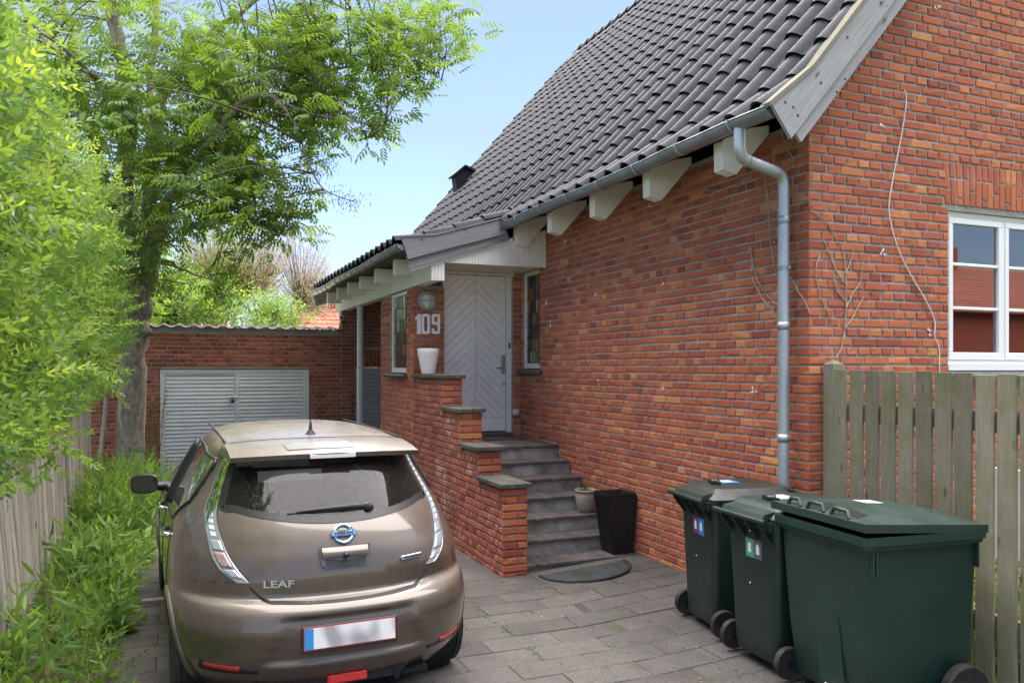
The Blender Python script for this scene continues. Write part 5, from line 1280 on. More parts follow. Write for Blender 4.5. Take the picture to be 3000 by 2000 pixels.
# ================================================================ CAR
def pchip(xk, yk):
    xk = np.array(xk, float); yk = np.array(yk, float); h = np.diff(xk); dl = np.diff(yk) / h; m = np.zeros(len(xk))
    for i in range(1, len(xk) - 1): m[i] = 0 if dl[i - 1] * dl[i] <= 0 else 2 * dl[i - 1] * dl[i] / (dl[i - 1] + dl[i])
    m[0], m[-1] = dl[0], dl[-1]
    def f(x):
        x = min(max(x, xk[0]), xk[-1]); i = int(min(np.searchsorted(xk, x, 'right') - 1, len(xk) - 2)); t = (x - xk[i]) / h[i]
        return float((2 * t ** 3 - 3 * t * t + 1) * yk[i] + (t ** 3 - 2 * t * t + t) * h[i] * m[i] + (-2 * t ** 3 + 3 * t * t) * yk[i + 1] + (t ** 3 - t * t) * h[i] * m[i + 1])
    return f
ZK = [.20, .30, .42, .55, .64, .69, .72, .80, .90, 1.00, 1.10, 1.20, 1.30, 1.40, 1.46, 1.495, 1.52, 1.537, 1.548]
c_yr = pchip(ZK, [.20, .085, .02, .0, .02, .055, .115, .115, .135, .175, .235, .325, .43, .545, .62, .86, 1.12, 1.42, 1.75])
c_yf = pchip(ZK, [4.24, 4.33, 4.40, 4.42, 4.41, 4.38, 4.36, 4.28, 4.02, 3.62, 3.36, 3.12, 2.88, 2.66, 2.56, 2.52, 2.48, 2.42, 2.30])
c_w = pchip(ZK, [.79, .845, .872, .885, .887, .887, .886, .883, .872, .848, .812, .765, .715, .66, .615, .575, .52, .44, .30])
c_a0 = pchip(ZK, [.70, .78, .82, .84, .84, .84, .82, .84, .88, .92, .95, .95, .92, .85, .75, .62, .60, .60, .60])
c_n = pchip(ZK, [2.5, 2.5, 2.5, 2.5, 2.45, 2.4, 2.3, 2.25, 2.2, 2.15, 2.15, 2.2, 2.3, 2.6, 3.0, 3.2, 3.2, 3.0, 2.6])
def c_a(z): return min(c_a0(z), (c_yf(z) - c_yr(z)) * .5)
def c_af(z): return min(1.05 if z < .95 else .75, (c_yf(z) - c_yr(z)) * .48)
def sstep(a, b, x): t = min(max((x - a) / (b - a), 0), 1); return t * t * (3 - 2 * t)
def recess(x, z):                                            # number plate hollow in the bumper
    hw = .36 + .09 * sstep(.60, .40, z)
    return .030 * sstep(hw, hw - .03, abs(x)) * sstep(.375, .40, z) * sstep(.645, .615, z)
def ys(x, z):
    w, n = c_w(z), c_n(z); q = min(abs(x) / w, .99999)
    return c_yr(z) + c_a(z) * (1 - (1 - q ** n) ** (1 / n)) + recess(x, z)
def xs_(y, z):                                               # half width on the side
    w, n, a = c_w(z), c_n(z), c_a(z); yr = c_yr(z); yf = c_yf(z); af = c_af(z)
    if y < yr + a: q = min(max(1 - (y - yr) / a, 0), 1); return w * (1 - q ** n) ** (1 / n)
    if y > yf - af: q = min(max((y - (yf - af)) / af, 0), 1); return w * (1 - q ** 2.4) ** (1 / 2.4)
    return w
def yfr(x, z):
    w = c_w(z); af = c_af(z); q = min(abs(x) / w, .99999); return c_yf(z) - af * (1 - (1 - q ** 2.4) ** (1 / 2.4))
car = thing('parked_car', 'dusty brown five-door hatchback parked on the drive, seen from behind', 'car', (.885, 4.36, -.08), math.radians(2.2))
# windows on the surface: rear screen, side glass, windscreen
zlb = lambda x: 1.095 + .065 * (abs(x) / .62) ** 2           # lower edge of the rear screen
x_in = pchip([.80, .85, .95, 1.10, 1.25, 1.40, 1.46], [.50, .545, .605, .640, .600, .545, .53])    # inner edge of the tail lamps
x_out = pchip([.76, .80, .87, .95, 1.10, 1.25, 1.40, 1.46], [.50, .560, .650, .685, .70, .645, .58, .555])
ZT = 1.435
def in_rear(x, z): return zlb(x) + .03 < z < ZT + .05 and abs(x) < x_in(z) - .015
def side_lo(y): return .985 + .03 * sstep(2.9, 1.0, y) + .16 * sstep(1.25, .85, y)
def side_hi(y): return 1.44 - .05 * sstep(1.6, .7, y) - .36 * sstep(2.35, 3.25, y)
def in_side(y, z): return .92 < y < 3.0 and side_lo(y) + .03 < z < side_hi(y) - .02
zs = list(np.linspace(.20, .36, 8)) + list(np.linspace(.375, .66, 22)) + [.67, .68, .69, .70, .71, .72] + list(np.linspace(.74, 1.44, 46)) + [1.45, 1.46, 1.47, 1.48, 1.49, 1.50, 1.51, 1.52, 1.53, 1.537, 1.543, 1.548]
NR, NSD, NF = 72, 46, 24
V = []; meta = []
for z in zs:
    w = c_w(z); a = c_a(z); yr = c_yr(z); yf = c_yf(z); af = c_af(z)
    ring = []
    for i in range(NR + 1):
        s = -1 + 2 * i / NR; x = w * math.sin(s * PI / 2) * .99999; ring.append((x, ys(x, z), z))
    for i in range(1, NSD): y = yr + a + (yf - af - yr - a) * i / NSD; ring.append((w, y, z))
    for i in range(NF + 1):
        s = 1 - 2 * i / NF; x = w * math.sin(s * PI / 2) * .99999; ring.append((x, yfr(x, z), z))
    for i in range(1, NSD): y = yf - af + (yr + a - yf + af) * i / NSD; ring.append((-w, y, z))
    V.append(ring)
m = len(V[0]); Fc = []; axr, axf, ZA, RA = .85, 3.55, .315, .345
for j in range(len(V) - 1):
    for i in range(m):
        q = [V[j][i], V[j][(i + 1) % m], V[j + 1][(i + 1) % m], V[j + 1][i]]
        cx_, cy_, cz_ = [sum(p[k] for p in q) / 4 for k in range(3)]
        if i < NR and in_rear(cx_, cz_): continue
        if abs(cx_) > .45 and in_side(cy_, cz_): continue
        if NR + NSD <= i < NR + NSD + NF and 1.03 < cz_ < 1.47 and abs(cx_) < c_w(cz_) * .86: continue
        if abs(cx_) > .55 and min(math.hypot(cy_ - axr, cz_ - ZA), math.hypot(cy_ - axf, cz_ - ZA)) < RA: continue
        Fc.append((j * m + i, j * m + (i + 1) % m, (j + 1) * m + (i + 1) % m, (j + 1) * m + i))
K0 = (len(V) - 1) * m; V.append([(0.0, 2.02, 1.5505)]); Fc += [(K0 + i, K0 + (i + 1) % m, K0 + m) for i in range(m)]
body = MB().add([p for r_ in V for p in r_], Fc).obj('body', 'carpaint', car, smooth=True)
def rear_patch(fx, z0f, z1f, off, nu=24, nv=24, thick=.006):
    """patch on the tail: fx(z)->(x0,x1) or z limits by x"""
    mb = MB(); m_ = nu + 1
    top = []
    for j in range(nv + 1):
        for i in range(nu + 1):
            x, z = fx(i / nu, j / nv); top.append((x, ys(x, z) - off, z))
    back = [(x, y + off + thick, z) for x, y, z in top]
    K = len(top); fs = [(j * m_ + i, j * m_ + i + 1, (j + 1) * m_ + i + 1, (j + 1) * m_ + i) for j in range(nv) for i in range(nu)]
    ed = [i for i in range(m_)] + [m_ * j + nu for j in range(1, nv + 1)] + [m_ * nv + i for i in range(nu - 1, -1, -1)] + [m_ * j for j in range(nv - 1, 0, -1)]
    fs += [(ed[(q + 1) % len(ed)], ed[q], K + ed[q], K + ed[(q + 1) % len(ed)]) for q in range(len(ed))]
    return mb.add(top + back, fs)
def rs_map(a, b):
    z = 1.12 + (ZT - 1.12) * b; x = (2 * a - 1) * (x_in(z) - .006); z = zlb(x) + (ZT + .02 - zlb(x)) * b
    x = (2 * a - 1) * (x_in(z) - .006); return x, z
rw = MB()
rw.add([(x, ys(x, z) - .004, z) for x, z in [rs_map(i / 40, j / 24) for j in range(25) for i in range(41)]], [(j * 41 + i, j * 41 + i + 1, (j + 1) * 41 + i + 1, (j + 1) * 41 + i) for j in range(24) for i in range(40)])
rw.obj('rear_window', 'carglass', car, smooth=True)
# black ceramic border of the screen
bdm = MB()
def band(mb, pts, wd, off):
    P_ = []
    for i, (x, z) in enumerate(pts):
        a = pts[max(0, i - 1)]; b = pts[min(len(pts) - 1, i + 1)]; dx, dz = b[0] - a[0], b[1] - a[1]; L = math.hypot(dx, dz) or 1; nx_, nz_ = -dz / L, dx / L
        P_.append(((x + nx_ * wd / 2, z + nz_ * wd / 2), (x - nx_ * wd / 2, z - nz_ * wd / 2)))
    vs = []
    for p, q in P_:
        for (x, z) in (p, q): vs.append((x, ys(x, z) - off, z))
    mb.add(vs, [(2 * i, 2 * i + 1, 2 * i + 3, 2 * i + 2) for i in range(len(pts) - 1)]); return mb
for b0, b1, wd in ((0.0, 1.0, .03),):
    pts = [rs_map(0, t) for t in np.linspace(1, 0, 20)] + [rs_map(t, 0) for t in np.linspace(0, 1, 40)] + [rs_map(1, t) for t in np.linspace(0, 1, 20)]
    pts = [(x * .985, z + (.012 if abs(x) < .58 and z < 1.2 else 0)) for x, z in pts]
    band(bdm, pts, .034, .0052)
bdm.obj('window_border', 'hub', car, smooth=True)
# tail lamps: clear boomerangs running down beside the screen
for s in (-1, 1):
    def lm(a, b):
        z = .80 + (1.425 - .80) * b; return s * (x_in(max(z, .80)) + (x_out(z) - x_in(max(z, .80))) * a), z
    base = rear_patch(lambda a, b: lm(a, b), None, None, .004, 8, 40, .02); lo = base.obj('tail_lamp', 'lamp_base', car, smooth=True, autos=40)
    cl_ = rear_patch(lambda a, b: lm(.04 + .92 * a, .01 + .98 * b), None, None, .016, 8, 40, .008); cl_.obj('lamp_cover', 'lamp_clear', lo, smooth=True, autos=40)
    sg = MB()
    for k in range(13):
        z0 = 1.02 + k * .030; sg.add([(lambda q: (q[0], ys(*q) - .0075, q[1]))((s * (x_in(zz) + (x_out(zz) - x_in(zz)) * aa), zz)) for aa, zz in ((.3, z0), (.7, z0), (.7, z0 + .02), (.3, z0 + .02))], [(0, 1, 2, 3)])
    sg.obj('lamp_cell', 'lamp_white', lo)
    for z0, z1, mt in ((.825, .862, 'lamp_grey'), (.872, .945, 'lamp_amber' if s < 0 else 'lamp_grey'), (.952, 1.00, 'lamp_grey')):
        rear_patch(lambda a, b: (s * (x_in(z0 + (z1 - z0) * b) + (x_out(z0 + (z1 - z0) * b) - x_in(z0 + (z1 - z0) * b)) * (.18 + .64 * a)), z0 + (z1 - z0) * b), None, None, .0085, 5, 5, .004).obj('lamp_segment', mt, lo, smooth=True)
# panel gaps drawn as narrow dark grooves
gp = MB()
hat = [(-.50, .775)] + [(-.46, .735), (-.40, .705)] + [(x, .695 + .012 * (x / .4) ** 2) for x in np.linspace(-.34, .34, 20)] + [(.40, .705), (.46, .735), (.50, .775)]
band(gp, hat, .012, .0015)
for s in (-1, 1):
    band(gp, [(s * x_in(z), z) for z in np.linspace(.80, 1.40, 24)], .008, .002)
    band(gp, [(s * x, z) for x, z in [(.60, .80), (.68, .795), (.76, .79), (.82, .785), (.86, .78)]], .006, .0015)
gp.obj('panel_gap', 'black', car)
bl_ = MB(); band(bl_, [(x, .60 + .05 * (abs(x) / .75) ** 3) for x in np.linspace(-.8, .8, 40)], .001, .0005)
# roof spoiler with washed-out solar strip and high brake light
def sp_y(x, t): return (.475 + .10 * (abs(x) / .57) ** 2.2) * (1 - t) + (.98) * t
def sp_z(x, t):
    zr = 1.508 - .022 * (abs(x) / .57) ** 3; ze = 1.458 - .016 * (abs(x) / .57) ** 2; return ze * (1 - t) ** 1.3 + zr * (1 - (1 - t) ** 1.3) + .004 * math.sin(PI * t)
sp = MB(); nu, nv = 40, 10
sp.grid(lambda a, b: ((2 * a - 1) * .565, sp_y((2 * a - 1) * .565, b), sp_z((2 * a - 1) * .565, b)), nu, nv)
sp.grid(lambda a, b: ((2 * a - 1) * .565, sp_y((2 * a - 1) * .565, 0) + .006 + b * .2, sp_z((2 * a - 1) * .565, 0) - .028 - .012 * b), nu, 2)
sp.grid(lambda a, b: ((2 * a - 1) * .565, sp_y((2 * a - 1) * .565, 0) + .006 * b, sp_z((2 * a - 1) * .565, 0) - .028 * b), nu, 1)
for s in (-1, 1): sp.add([(s * .565, sp_y(.565, 0), sp_z(.565, 0)), (s * .565, sp_y(.565, 0) + .01, sp_z(.565, 0) - .03), (s * .60, .95, 1.44), (s * .575, .98, sp_z(.565, 1))], [(0, 1, 2, 3)])
spo = sp.obj('roof_spoiler', 'carpaint', car, smooth=True, autos=35)
sv = MB(); sv.grid(lambda a, b: (-.24 + .40 * a, sp_y(0, .22 + .36 * b), sp_z(-.24 + .40 * a, .22 + .36 * b) + .003), 12, 6); sv.obj('solar_panel', 'solar', spo)
hb_ = MB(); hb_.grid(lambda a, b: (-.13 + .27 * a, sp_y(0, 0) - .004 + .035 * b, sp_z(0, 0) + .003 + .007 * b - .032 * (1 - b) ** 6), 12, 8); hb_.obj('brake_light', 'lamp_clear_w', spo, smooth=True)
for s in (-1, 1):
    gr = MB(); gr.tube([(s * (.545 - .02 * (t - .5)), .98 + 1.5 * t, 1.512 + .025 * math.sin(PI * min(t * 1.1, 1) * .5) - .012) for t in np.linspace(0, 1, 16)], .006, 6); gr.obj('roof_channel', 'black', car, smooth=True)
seam = MB(); seam.tube([(x, .985, 1.5085 - .022 * (abs(x) / .57) ** 3 + .001) for x in np.linspace(-.53, .53, 24)], .003, 5); seam.obj('spoiler_seam', 'black', car)
an = MB(); an.lathe([(.038, 0), (.034, .008), (.014, .03), (.008, .07), (.006, .10)], 16, (0, 1.14, 1.515)); an.tube([(0, 1.14, 1.61), (0, 1.06, 1.80), (0, .98, 1.98)], [.004, .0028, .0022], 6); an.obj('aerial', 'hub', car, smooth=True)
# wiper
wp = MB(); P_ = lambda x, z, o: (x, ys(x, z) - o, z)
wp.tube([P_(.17, 1.165, .02), P_(.02, 1.168, .028), P_(-.14, 1.16, .02), P_(-.24, 1.152, .014)], [.016, .013, .009, .006], 8); wp.tube([P_(.16, 1.15, .010), P_(-.05, 1.15, .010), P_(-.29, 1.145, .010)], .006, 6); wp.lathe([(.026, 0), (.024, .03), (.01, .04)], 14, T=Matrix.Translation(P_(.17, 1.155, .002)) @ Matrix.Rotation(PI / 2, 4, 'X')); wp.obj('rear_wiper', 'hub', car, smooth=True, autos=40)
# badge: chrome ring with name bar
slope_at = lambda x, z: math.atan2(ys(x, z + .02) - ys(x, z - .02), .04)
def onrear(x, z, off):
    e = .03; tx = Vector((2 * e, ys(x + e, z) - ys(x - e, z), 0)).normalized(); tz = Vector((0, ys(x, z + e) - ys(x, z - e), 2 * e)); nn = tx.cross(tz).normalized(); tz = nn.cross(tx)
    return Matrix.Translation(Vector((x, ys(x, z), z)) + nn * off) @ Matrix((tx, tz, nn)).transposed().to_4x4()
T = onrear(.0, 1.03, .003)
bg = MB(); bg.lathe([(.044, 0), (.058, 0), (.058, .008), (.051, .012), (.044, .008), (.044, 0)], 36, T=T, cap=False); bg.cbox((-.072, -.015, .004), (.072, .015, .014), .003, T=T); bo = bg.obj('badge', 'chrome_blue', car, smooth=True, autos=35)
def letters(txt, size, x, z, mat, parent, off, xs2=1.0, bold=0.0):
    me = text_mesh(txt, size, .0022, xs2, bold); o = link('lettering', me, mat, parent); o.matrix_basis = onrear(x, z, off); return o
letters('NISSAN', .027, 0, 1.03, 'hub', bo, .0185, 1.15, .0006)
lt = letters('LEAF', .052, -.355, .795, 'chrome', car, .014, 1.5, .0012)
ze = MB(); T = onrear(.395, .865, .007); ze.cbox((-.075, -.011, 0), (.075, .011, .005), .002, T=T); zo = ze.obj('emission_badge', 'chrome', car)
letters('Zero Emission', .021, .402, .865, 'hub', zo, .0135, 1.0)
# handle recess
T = onrear(.0, .925, .0)
hr = MB(); hr.prism([T @ Vector(p) for p in [(-.145, .05, 0), (.145, .05, 0), (.135, -.045, 0), (.11, -.066, 0), (-.11, -.066, 0), (-.135, -.045, 0)]], tuple((T.to_3x3() @ Vector((0, 0, .003))))); ho = hr.obj('handle_surround', 'chrome_dark', car)
hk = MB(); hk.grid(lambda a, b: tuple(T @ Vector((-.128 + .256 * a, .045 - .06 * b, .004 + .016 * math.sin(PI * b * .8) * (1 - .3 * abs(2 * a - 1) ** 4)))), 20, 8); hk.obj('handle_grip', 'carpaint', ho, smooth=True)
hk = MB(); hk.grid(lambda a, b: tuple(T @ Vector((-.112 + .224 * a, -.018 - .04 * b - .01 * math.sin(PI * a), .0045))), 12, 3); hk.obj('handle_hollow', 'black', ho)
hk = MB(); hk.lathe([(.016, 0), (.016, .012), (.009, .02), (.003, .021)], 16, T=T @ Matrix.Translation((0, -.006, .012))); hk.obj('reversing_camera', 'hub', ho, smooth=True)
# number plate
T = Matrix.Translation((0, ys(0, .50) - .010, .522)) @ Matrix.Rotation(PI / 2, 4, 'X') @ Matrix.Rotation(-.05, 4, 'X')
npl = MB(); npl.cbox((-.262, -.078, 0), (.262, .066, .008), .004, T=T); no = npl.obj('number_plate', 'hub', car)
MB().box((-.252, -.060, .008), (.252, .060, .0095), T=T).obj('plate_rim', 'redprint', no)
MB().box((-.247, -.055, .0095), (.247, .055, .0105), T=T).obj('plate_face', 'plate', no)
MB().box((-.247, -.055, .0105), (-.200, .055, .0112), T=T).obj('plate_band', 'st_blue', no)
# reflectors, fog lamp, bumper lip
for s in (-1, 1):
    rear_patch(lambda a, b: (s * (.56 + .17 * a), .352 + .028 * b * (1 - .15 * a) + .012 * a), None, None, .006, 8, 3, .01).obj('reflector', 'lamp_red', car, smooth=True)
    rear_patch(lambda a, b: (s * (.47 + .28 * a), .336 + .062 * b * (.35 + .65 * a)), None, None, .002, 8, 3, .01).obj('reflector_bay', 'hub', car, smooth=True)
dfm = MB(); dfm.prism([(x, .155, z) for x, z in [(-.38, .27), (-.30, .205), (.30, .205), (.38, .27)]], (0, .10, 0)); dfm.obj('diffuser', 'hub', car)
MB().cbox((-.11, .085, .235), (.11, .16, .285), .008).obj('fog_lamp', 'lamp_red', car)
for x in (-.30, .30): MB().prism([(x - .02, .14, .27), (x + .02, .14, .27), (x + .014, .16, .18), (x - .014, .16, .18)], (0, .05, 0)).obj('diffuser_fin', 'hub', car)
# side glass, pillars, mirrors, handles, wheels
for s in (-1, 1):
    for y0, y1 in ((.93, 1.90), (1.97, 3.0)):
        sgm = MB(); sgm.grid(lambda a, b: (lambda y: (lambda z: (s * (xs_(y, z) + .002), y, z))(side_lo(y) + (side_hi(y) - side_lo(y)) * b))(y0 + (y1 - y0) * a), 24, 12); sgm.obj('side_window', 'carglass', car, smooth=True)
    tr = MB()
    for f_ in (side_lo, side_hi): tr.tube([(s * (xs_(y, f_(y)) + .002), y, f_(y)) for y in np.linspace(.92, 3.02, 40)], .012, 6)
    tr.tube([(s * (xs_(1.935, z) + .002), 1.935, z) for z in np.linspace(side_lo(1.93), side_hi(1.93), 10)], .03, 6)
    tr.tube([(s * (xs_(.93, z) + .002), .93, z) for z in np.linspace(side_lo(.93), side_hi(.93), 8)], .014, 6)
    tr.obj('window_trim', 'hub', car, smooth=True)
    mi = MB(); c = Vector((s * 1.0, 2.62, 1.06)); n = 24; se = lambda v: math.copysign(abs(v) ** .62, v)
    rings = []
    for k in range(9):
        t = k / 8; sc_ = (.93, .99, 1.0, 1.0, 1.0, .97, .9, .72, .3)[k]; rings.append([tuple(c + Vector((s * .10 * sc_ * se(math.cos(2 * PI * q / n)), -.075 + .17 * t, .076 * sc_ * se(math.sin(2 * PI * q / n))))) for q in range(n)])
    loft(mi, rings); mi.tube([(s * .93, 2.66, 1.03), (s * .84, 2.70, 1.02)], [.03, .045], 8); mo = mi.obj('wing_mirror', 'hub', car, smooth=True, autos=50)
    mg = MB(); mg.prism([tuple(c + Vector((s * .084 * se(math.cos(2 * PI * q / 20)), -.0765, .060 * se(math.sin(2 * PI * q / 20))))) for q in range(20)], (0, .006, 0)); mg.obj('mirror_glass', 'mirror', mo)
    for y in (1.22, 2.28):
        hm = MB(); x = xs_(y, .93); hm.tube([(s * (x + .0), y - .10, .925), (s * (x + .035), y - .07, .93), (s * (x + .035), y + .06, .935), (s * x, y + .09, .935)], .014, 8); hm.obj('door_handle', 'chrome', car, smooth=True)
    for y in (1.05, 1.95, 3.0): dg_ = MB(); dg_.tube([(s * (xs_(y, z) + .0005), y + (.25 * sstep(.75, .35, z) if y < 1.1 else 0), z) for z in np.linspace(.32, .98, 14)], .0035, 5); dg_.obj('door_gap', 'black', car)
    for y in (axr, axf):
        ar_ = MB(); ar_.tube([(s * (xs_(y + RA * math.cos(t), max(.21, ZA + RA * math.sin(t))) - .004), y + RA * math.cos(t), ZA + RA * math.sin(t)) for t in np.linspace(-.25, PI + .25, 30)], .022, 8); ar_.obj('wheel_arch', 'carpaint', car, smooth=True)
        t = Matrix.Translation((s * .772, y, ZA)) @ Matrix.Rotation(PI / 2, 4, 'Y'); w_ = .205; r_ = .315
        ty = MB()
        pr = [(.21, -.09), (.26, -.100), (.295, -.092)]
        for k in range(5): z_ = -.085 + .17 * k / 5; pr += [(.315, z_ + .001), (.315, z_ + .026), (.306, z_ + .028), (.306, z_ + .033)]
        pr += [(.315, .086), (.295, .092), (.26, .100), (.21, .09)]
        ty.lathe(pr, 48, T=t); to_ = ty.obj('wheel', 'rubber', car, smooth=True, autos=40)
        rm = MB(); rm.lathe([(.21, s * .07), (.205, s * .085), (.19, s * .07), (.12, s * .055), (.04, s * .075), (.005, s * .078)], 40, T=t)
        for k in range(5): rm.box((.04, -.03, s * .05), (.205, .03, s * .082), T=t @ Matrix.Rotation(2 * PI * k / 5, 4, 'Z'))
        rm.obj('rim', 'alloy', to_, smooth=True, autos=35)
    for y in (axr, axf): wl = MB(); wl.lathe([(.345, -.12), (.345, .12)], 24, T=Matrix.Translation((s * .68, y, ZA)) @ Matrix.Rotation(PI / 2, 4, 'Y')); wl.obj('wheel_well', 'dark', car)
ws = MB(); ws.grid(lambda a, b: (lambda z: (lambda x: (x, yfr(x, z) + .003, z))((2 * a - 1) * c_w(z) * .88))(1.0 + .46 * b), 30, 16); ws.obj('windscreen', 'carglass_f', car, smooth=True)
for s in (-1, 1):
    hl = MB(); hl.grid(lambda a, b: (s * (.42 + .36 * a), yfr(.42 + .36 * a, .72 + .14 * b) + .006, .72 + .14 * b), 10, 5); hl.obj('headlamp', 'lamp_clear_w', car, smooth=True)
und = MB(); und.box((-.66, .62, .17), (.66, 4.0, .21)); und.box((-.5, .2, .185), (.5, .62, .215)); und.obj('underbody', 'dark', car)
# cabin: floor, seats with head restraints, dashboard
it = MB(); it.box((-.70, .75, .55), (.70, 3.2, .60)); it.prism([(-.60, 2.75, .75), (-.60, 2.72, 1.0), (-.60, 3.15, 1.04), (-.60, 3.2, .75)], (1.2, 0, 0)); it.prism([(-.66, .55, .60), (-.62, .75, 1.02), (-.62, .85, 1.02), (-.66, .72, .60)], (1.3, 0, 0)); it.obj('cabin', 'interior', car)
for x in (-.37, .37):
    for y0, zz in ((1.0, .98), (2.0, 1.02)):
        stt = MB(); loft(stt, [[(x + a * .24 * k, y0 + b * .07 * k2 + dy, z) for a, b in stad(1, 1, .4, 3)] for z, k, k2, dy in ((.60, 1, 1.3, .1), (.80, 1.02, 1, .03), (zz - .08, .92, .9, -.04), (zz, .7, .6, -.06))])
        loft(stt, [[(x + a * .13 * k, y0 - .08 + b * .05 * k, z) for a, b in stad(1, 1, .5, 3)] for z, k in ((zz + .02, .7), (zz + .05, 1), (zz + .16, 1), (zz + .21, .75))]); stt.tube([(x - .05, y0 - .07, zz - .03), (x - .05, y0 - .07, zz + .05)], .006, 6); stt.tube([(x + .05, y0 - .07, zz - .03), (x + .05, y0 - .07, zz + .05)], .006, 6)
        stt.obj('seat', 'interior', car, smooth=True, autos=50)
# ================================================================ LEFT FENCE
lf = wthing('paling_fence', 'leaning fence of grey split wooden palings under the privet hedge', 'fence', (-1.12, 8.0, -.1))
PM = []
for i in range(8):
    r = random.Random(i + 50); wdt = r.uniform(.062, .09); n = 6; mb = MB(); rings = []
    for k in range(5):
        z = k / 4; off = (r.uniform(-.006, .006), r.uniform(-.006, .006)); sc_ = r.uniform(.88, 1.06)
        rings.append([(off[0] + math.sin(PI * q / n) * wdt * .42 * sc_ + (r.uniform(-.004, .004)), off[1] - math.cos(PI * q / n) * wdt / 2 * sc_, z) for q in range(n + 1)])
    loft(mb, rings); me = mb.mesh('paling'); me.materials.append(M['paling']); me.set_sharp_from_angle(angle=math.radians(28)); PM.append(me)
def paling(x, y, h_, lean, leany=0.0):
    o = bpy.data.objects.new('paling', random.choice(PM)); C.objects.link(o); setp(o, lf)
    S = Matrix(((1, 0, -lean / h_, 0), (0, 1, leany / h_, 0), (0, 0, 1, 0), (0, 0, 0, 1)))
    o.matrix_basis = Matrix.Translation((x, y, -.12)) @ Matrix.Rotation(-math.atan2(lean, h_), 4, 'Y') @ Matrix.Rotation(math.atan2(leany, h_) * -1, 4, 'X') @ Matrix.Rotation(random.uniform(-.25, .25), 4, 'Z') @ Matrix.Diagonal((random.uniform(.85, 1.15), random.uniform(.85, 1.2), h_, 1))
y = 3.2
while y < 12.7:
    t = (12.7 - y) / 9.5
    paling(-1.13 + random.uniform(-.012, .012), y, 1.53 + random.uniform(-.06, .05), .20 * t, random.uniform(-.03, .03)); y += .078
y = 13.25
while y < 14.0: paling(-1.22 + random.uniform(-.02, .02), y, 1.75 + random.uniform(-.05, .05), .02, random.uniform(-.02, .02)); y += .08
for z in (.35, 1.05):
    rl = MB(); rl.tube([(-1.17 - .20 * (z / 1.5), 3.2, z - .1), (-1.165, 12.7, z - .1)], .028, 8); rl.obj('rail', 'paling', lf)
a, b = atd(285, 1385, 11.6), atd(312, 1165, 11.9)
ps_ = MB(); ps_.tube([a - Vector((0, 0, .2)), b], .03, 6); ps_.obj('prop', 'paling', lf)

# ================================================================ LEAF TEMPLATES
def leaf_t(L, w, fold=.25, droop=.12):
    return [(0, 0, 0), (L * .32, w / 2, fold * w * .5 - droop * L * .1), (L * .72, w * .42, fold * w * .4 - droop * L * .5), (L, 0, -droop * L), (L * .72, -w * .42, fold * w * .4 - droop * L * .5), (L * .32, -w / 2, fold * w * .5 - droop * L * .1), (L * .5, 0, -droop * L * .3)], [(0, 6, 2, 1), (6, 3, 2), (0, 5, 4, 6), (6, 4, 3)]
def compose(parts):
    vs, fs = [], []
    for v, f, T in parts:
        b = len(vs); vs += [tuple(T @ Vector(p)) for p in v]; fs += [tuple(i + b for i in q) for q in f]
    return vs, fs
def ash_leaf():
    parts = []; v, f = leaf_t(.085, .030, .3, .22)
    for k in range(4):
        x = .06 + .045 * k
        for s in (-1, 1): parts.append((v, f, Matrix.Translation((x, 0, -.25 * x * x)) @ Matrix.Rotation(s * (1.0 - .06 * k), 4, 'Z') @ Matrix.Rotation(.25, 4, 'Y') @ Matrix.Scale(.85 + .1 * math.sin(k), 4)))
    parts.append((v, f, Matrix.Translation((.235, 0, -.014)) @ Matrix.Rotation(.3, 4, 'Y')))
    vs, fs = compose(parts)
    b = len(vs); vs += [(0, -.0015, 0), (0, .0015, 0), (.24, .001, -.014), (.24, -.001, -.014)]; fs.append((b, b + 1, b + 2, b + 3)); return vs, fs
def privet_sprig(n=6, L=.045, w=.017, gap=.026):
    parts = []; v, f = leaf_t(L, w, .35, .10)
    for k in range(n):
        x = .01 + gap * k
        for s in (-1, 1): parts.append((v, f, Matrix.Translation((x, 0, 0)) @ Matrix.Rotation(PI / 2 * (k % 2) * .9, 4, 'X') @ Matrix.Rotation(s * (.95 - .05 * k), 4, 'Z') @ Matrix.Rotation(-.2, 4, 'Y') @ Matrix.Scale(1.1 - .07 * k, 4)))
    parts.append((v, f, Matrix.Translation((gap * n, 0, 0)) @ Matrix.Scale(.7, 4)))
    vs, fs = compose(parts); b = len(vs); vs += [(0, -.0015, 0), (0, .0015, 0), (gap * n, .0008, 0), (gap * n, -.0008, 0)]; fs.append((b, b + 1, b + 2, b + 3)); return vs, fs
def proj_np(P):
    d = P[:, 0] * FW[0] + P[:, 1] * FW[1]; x = P[:, 0] * RT[0] + P[:, 1] * RT[1]; d = np.maximum(d, .05)
    return CX + F_PX * x / d, CY - F_PX * (P[:, 2] - CAM_H) / d, d
def unit(n): v = rng.normal(0, 1, (n, 3)); return v / np.linalg.norm(v, axis=1, keepdims=True)

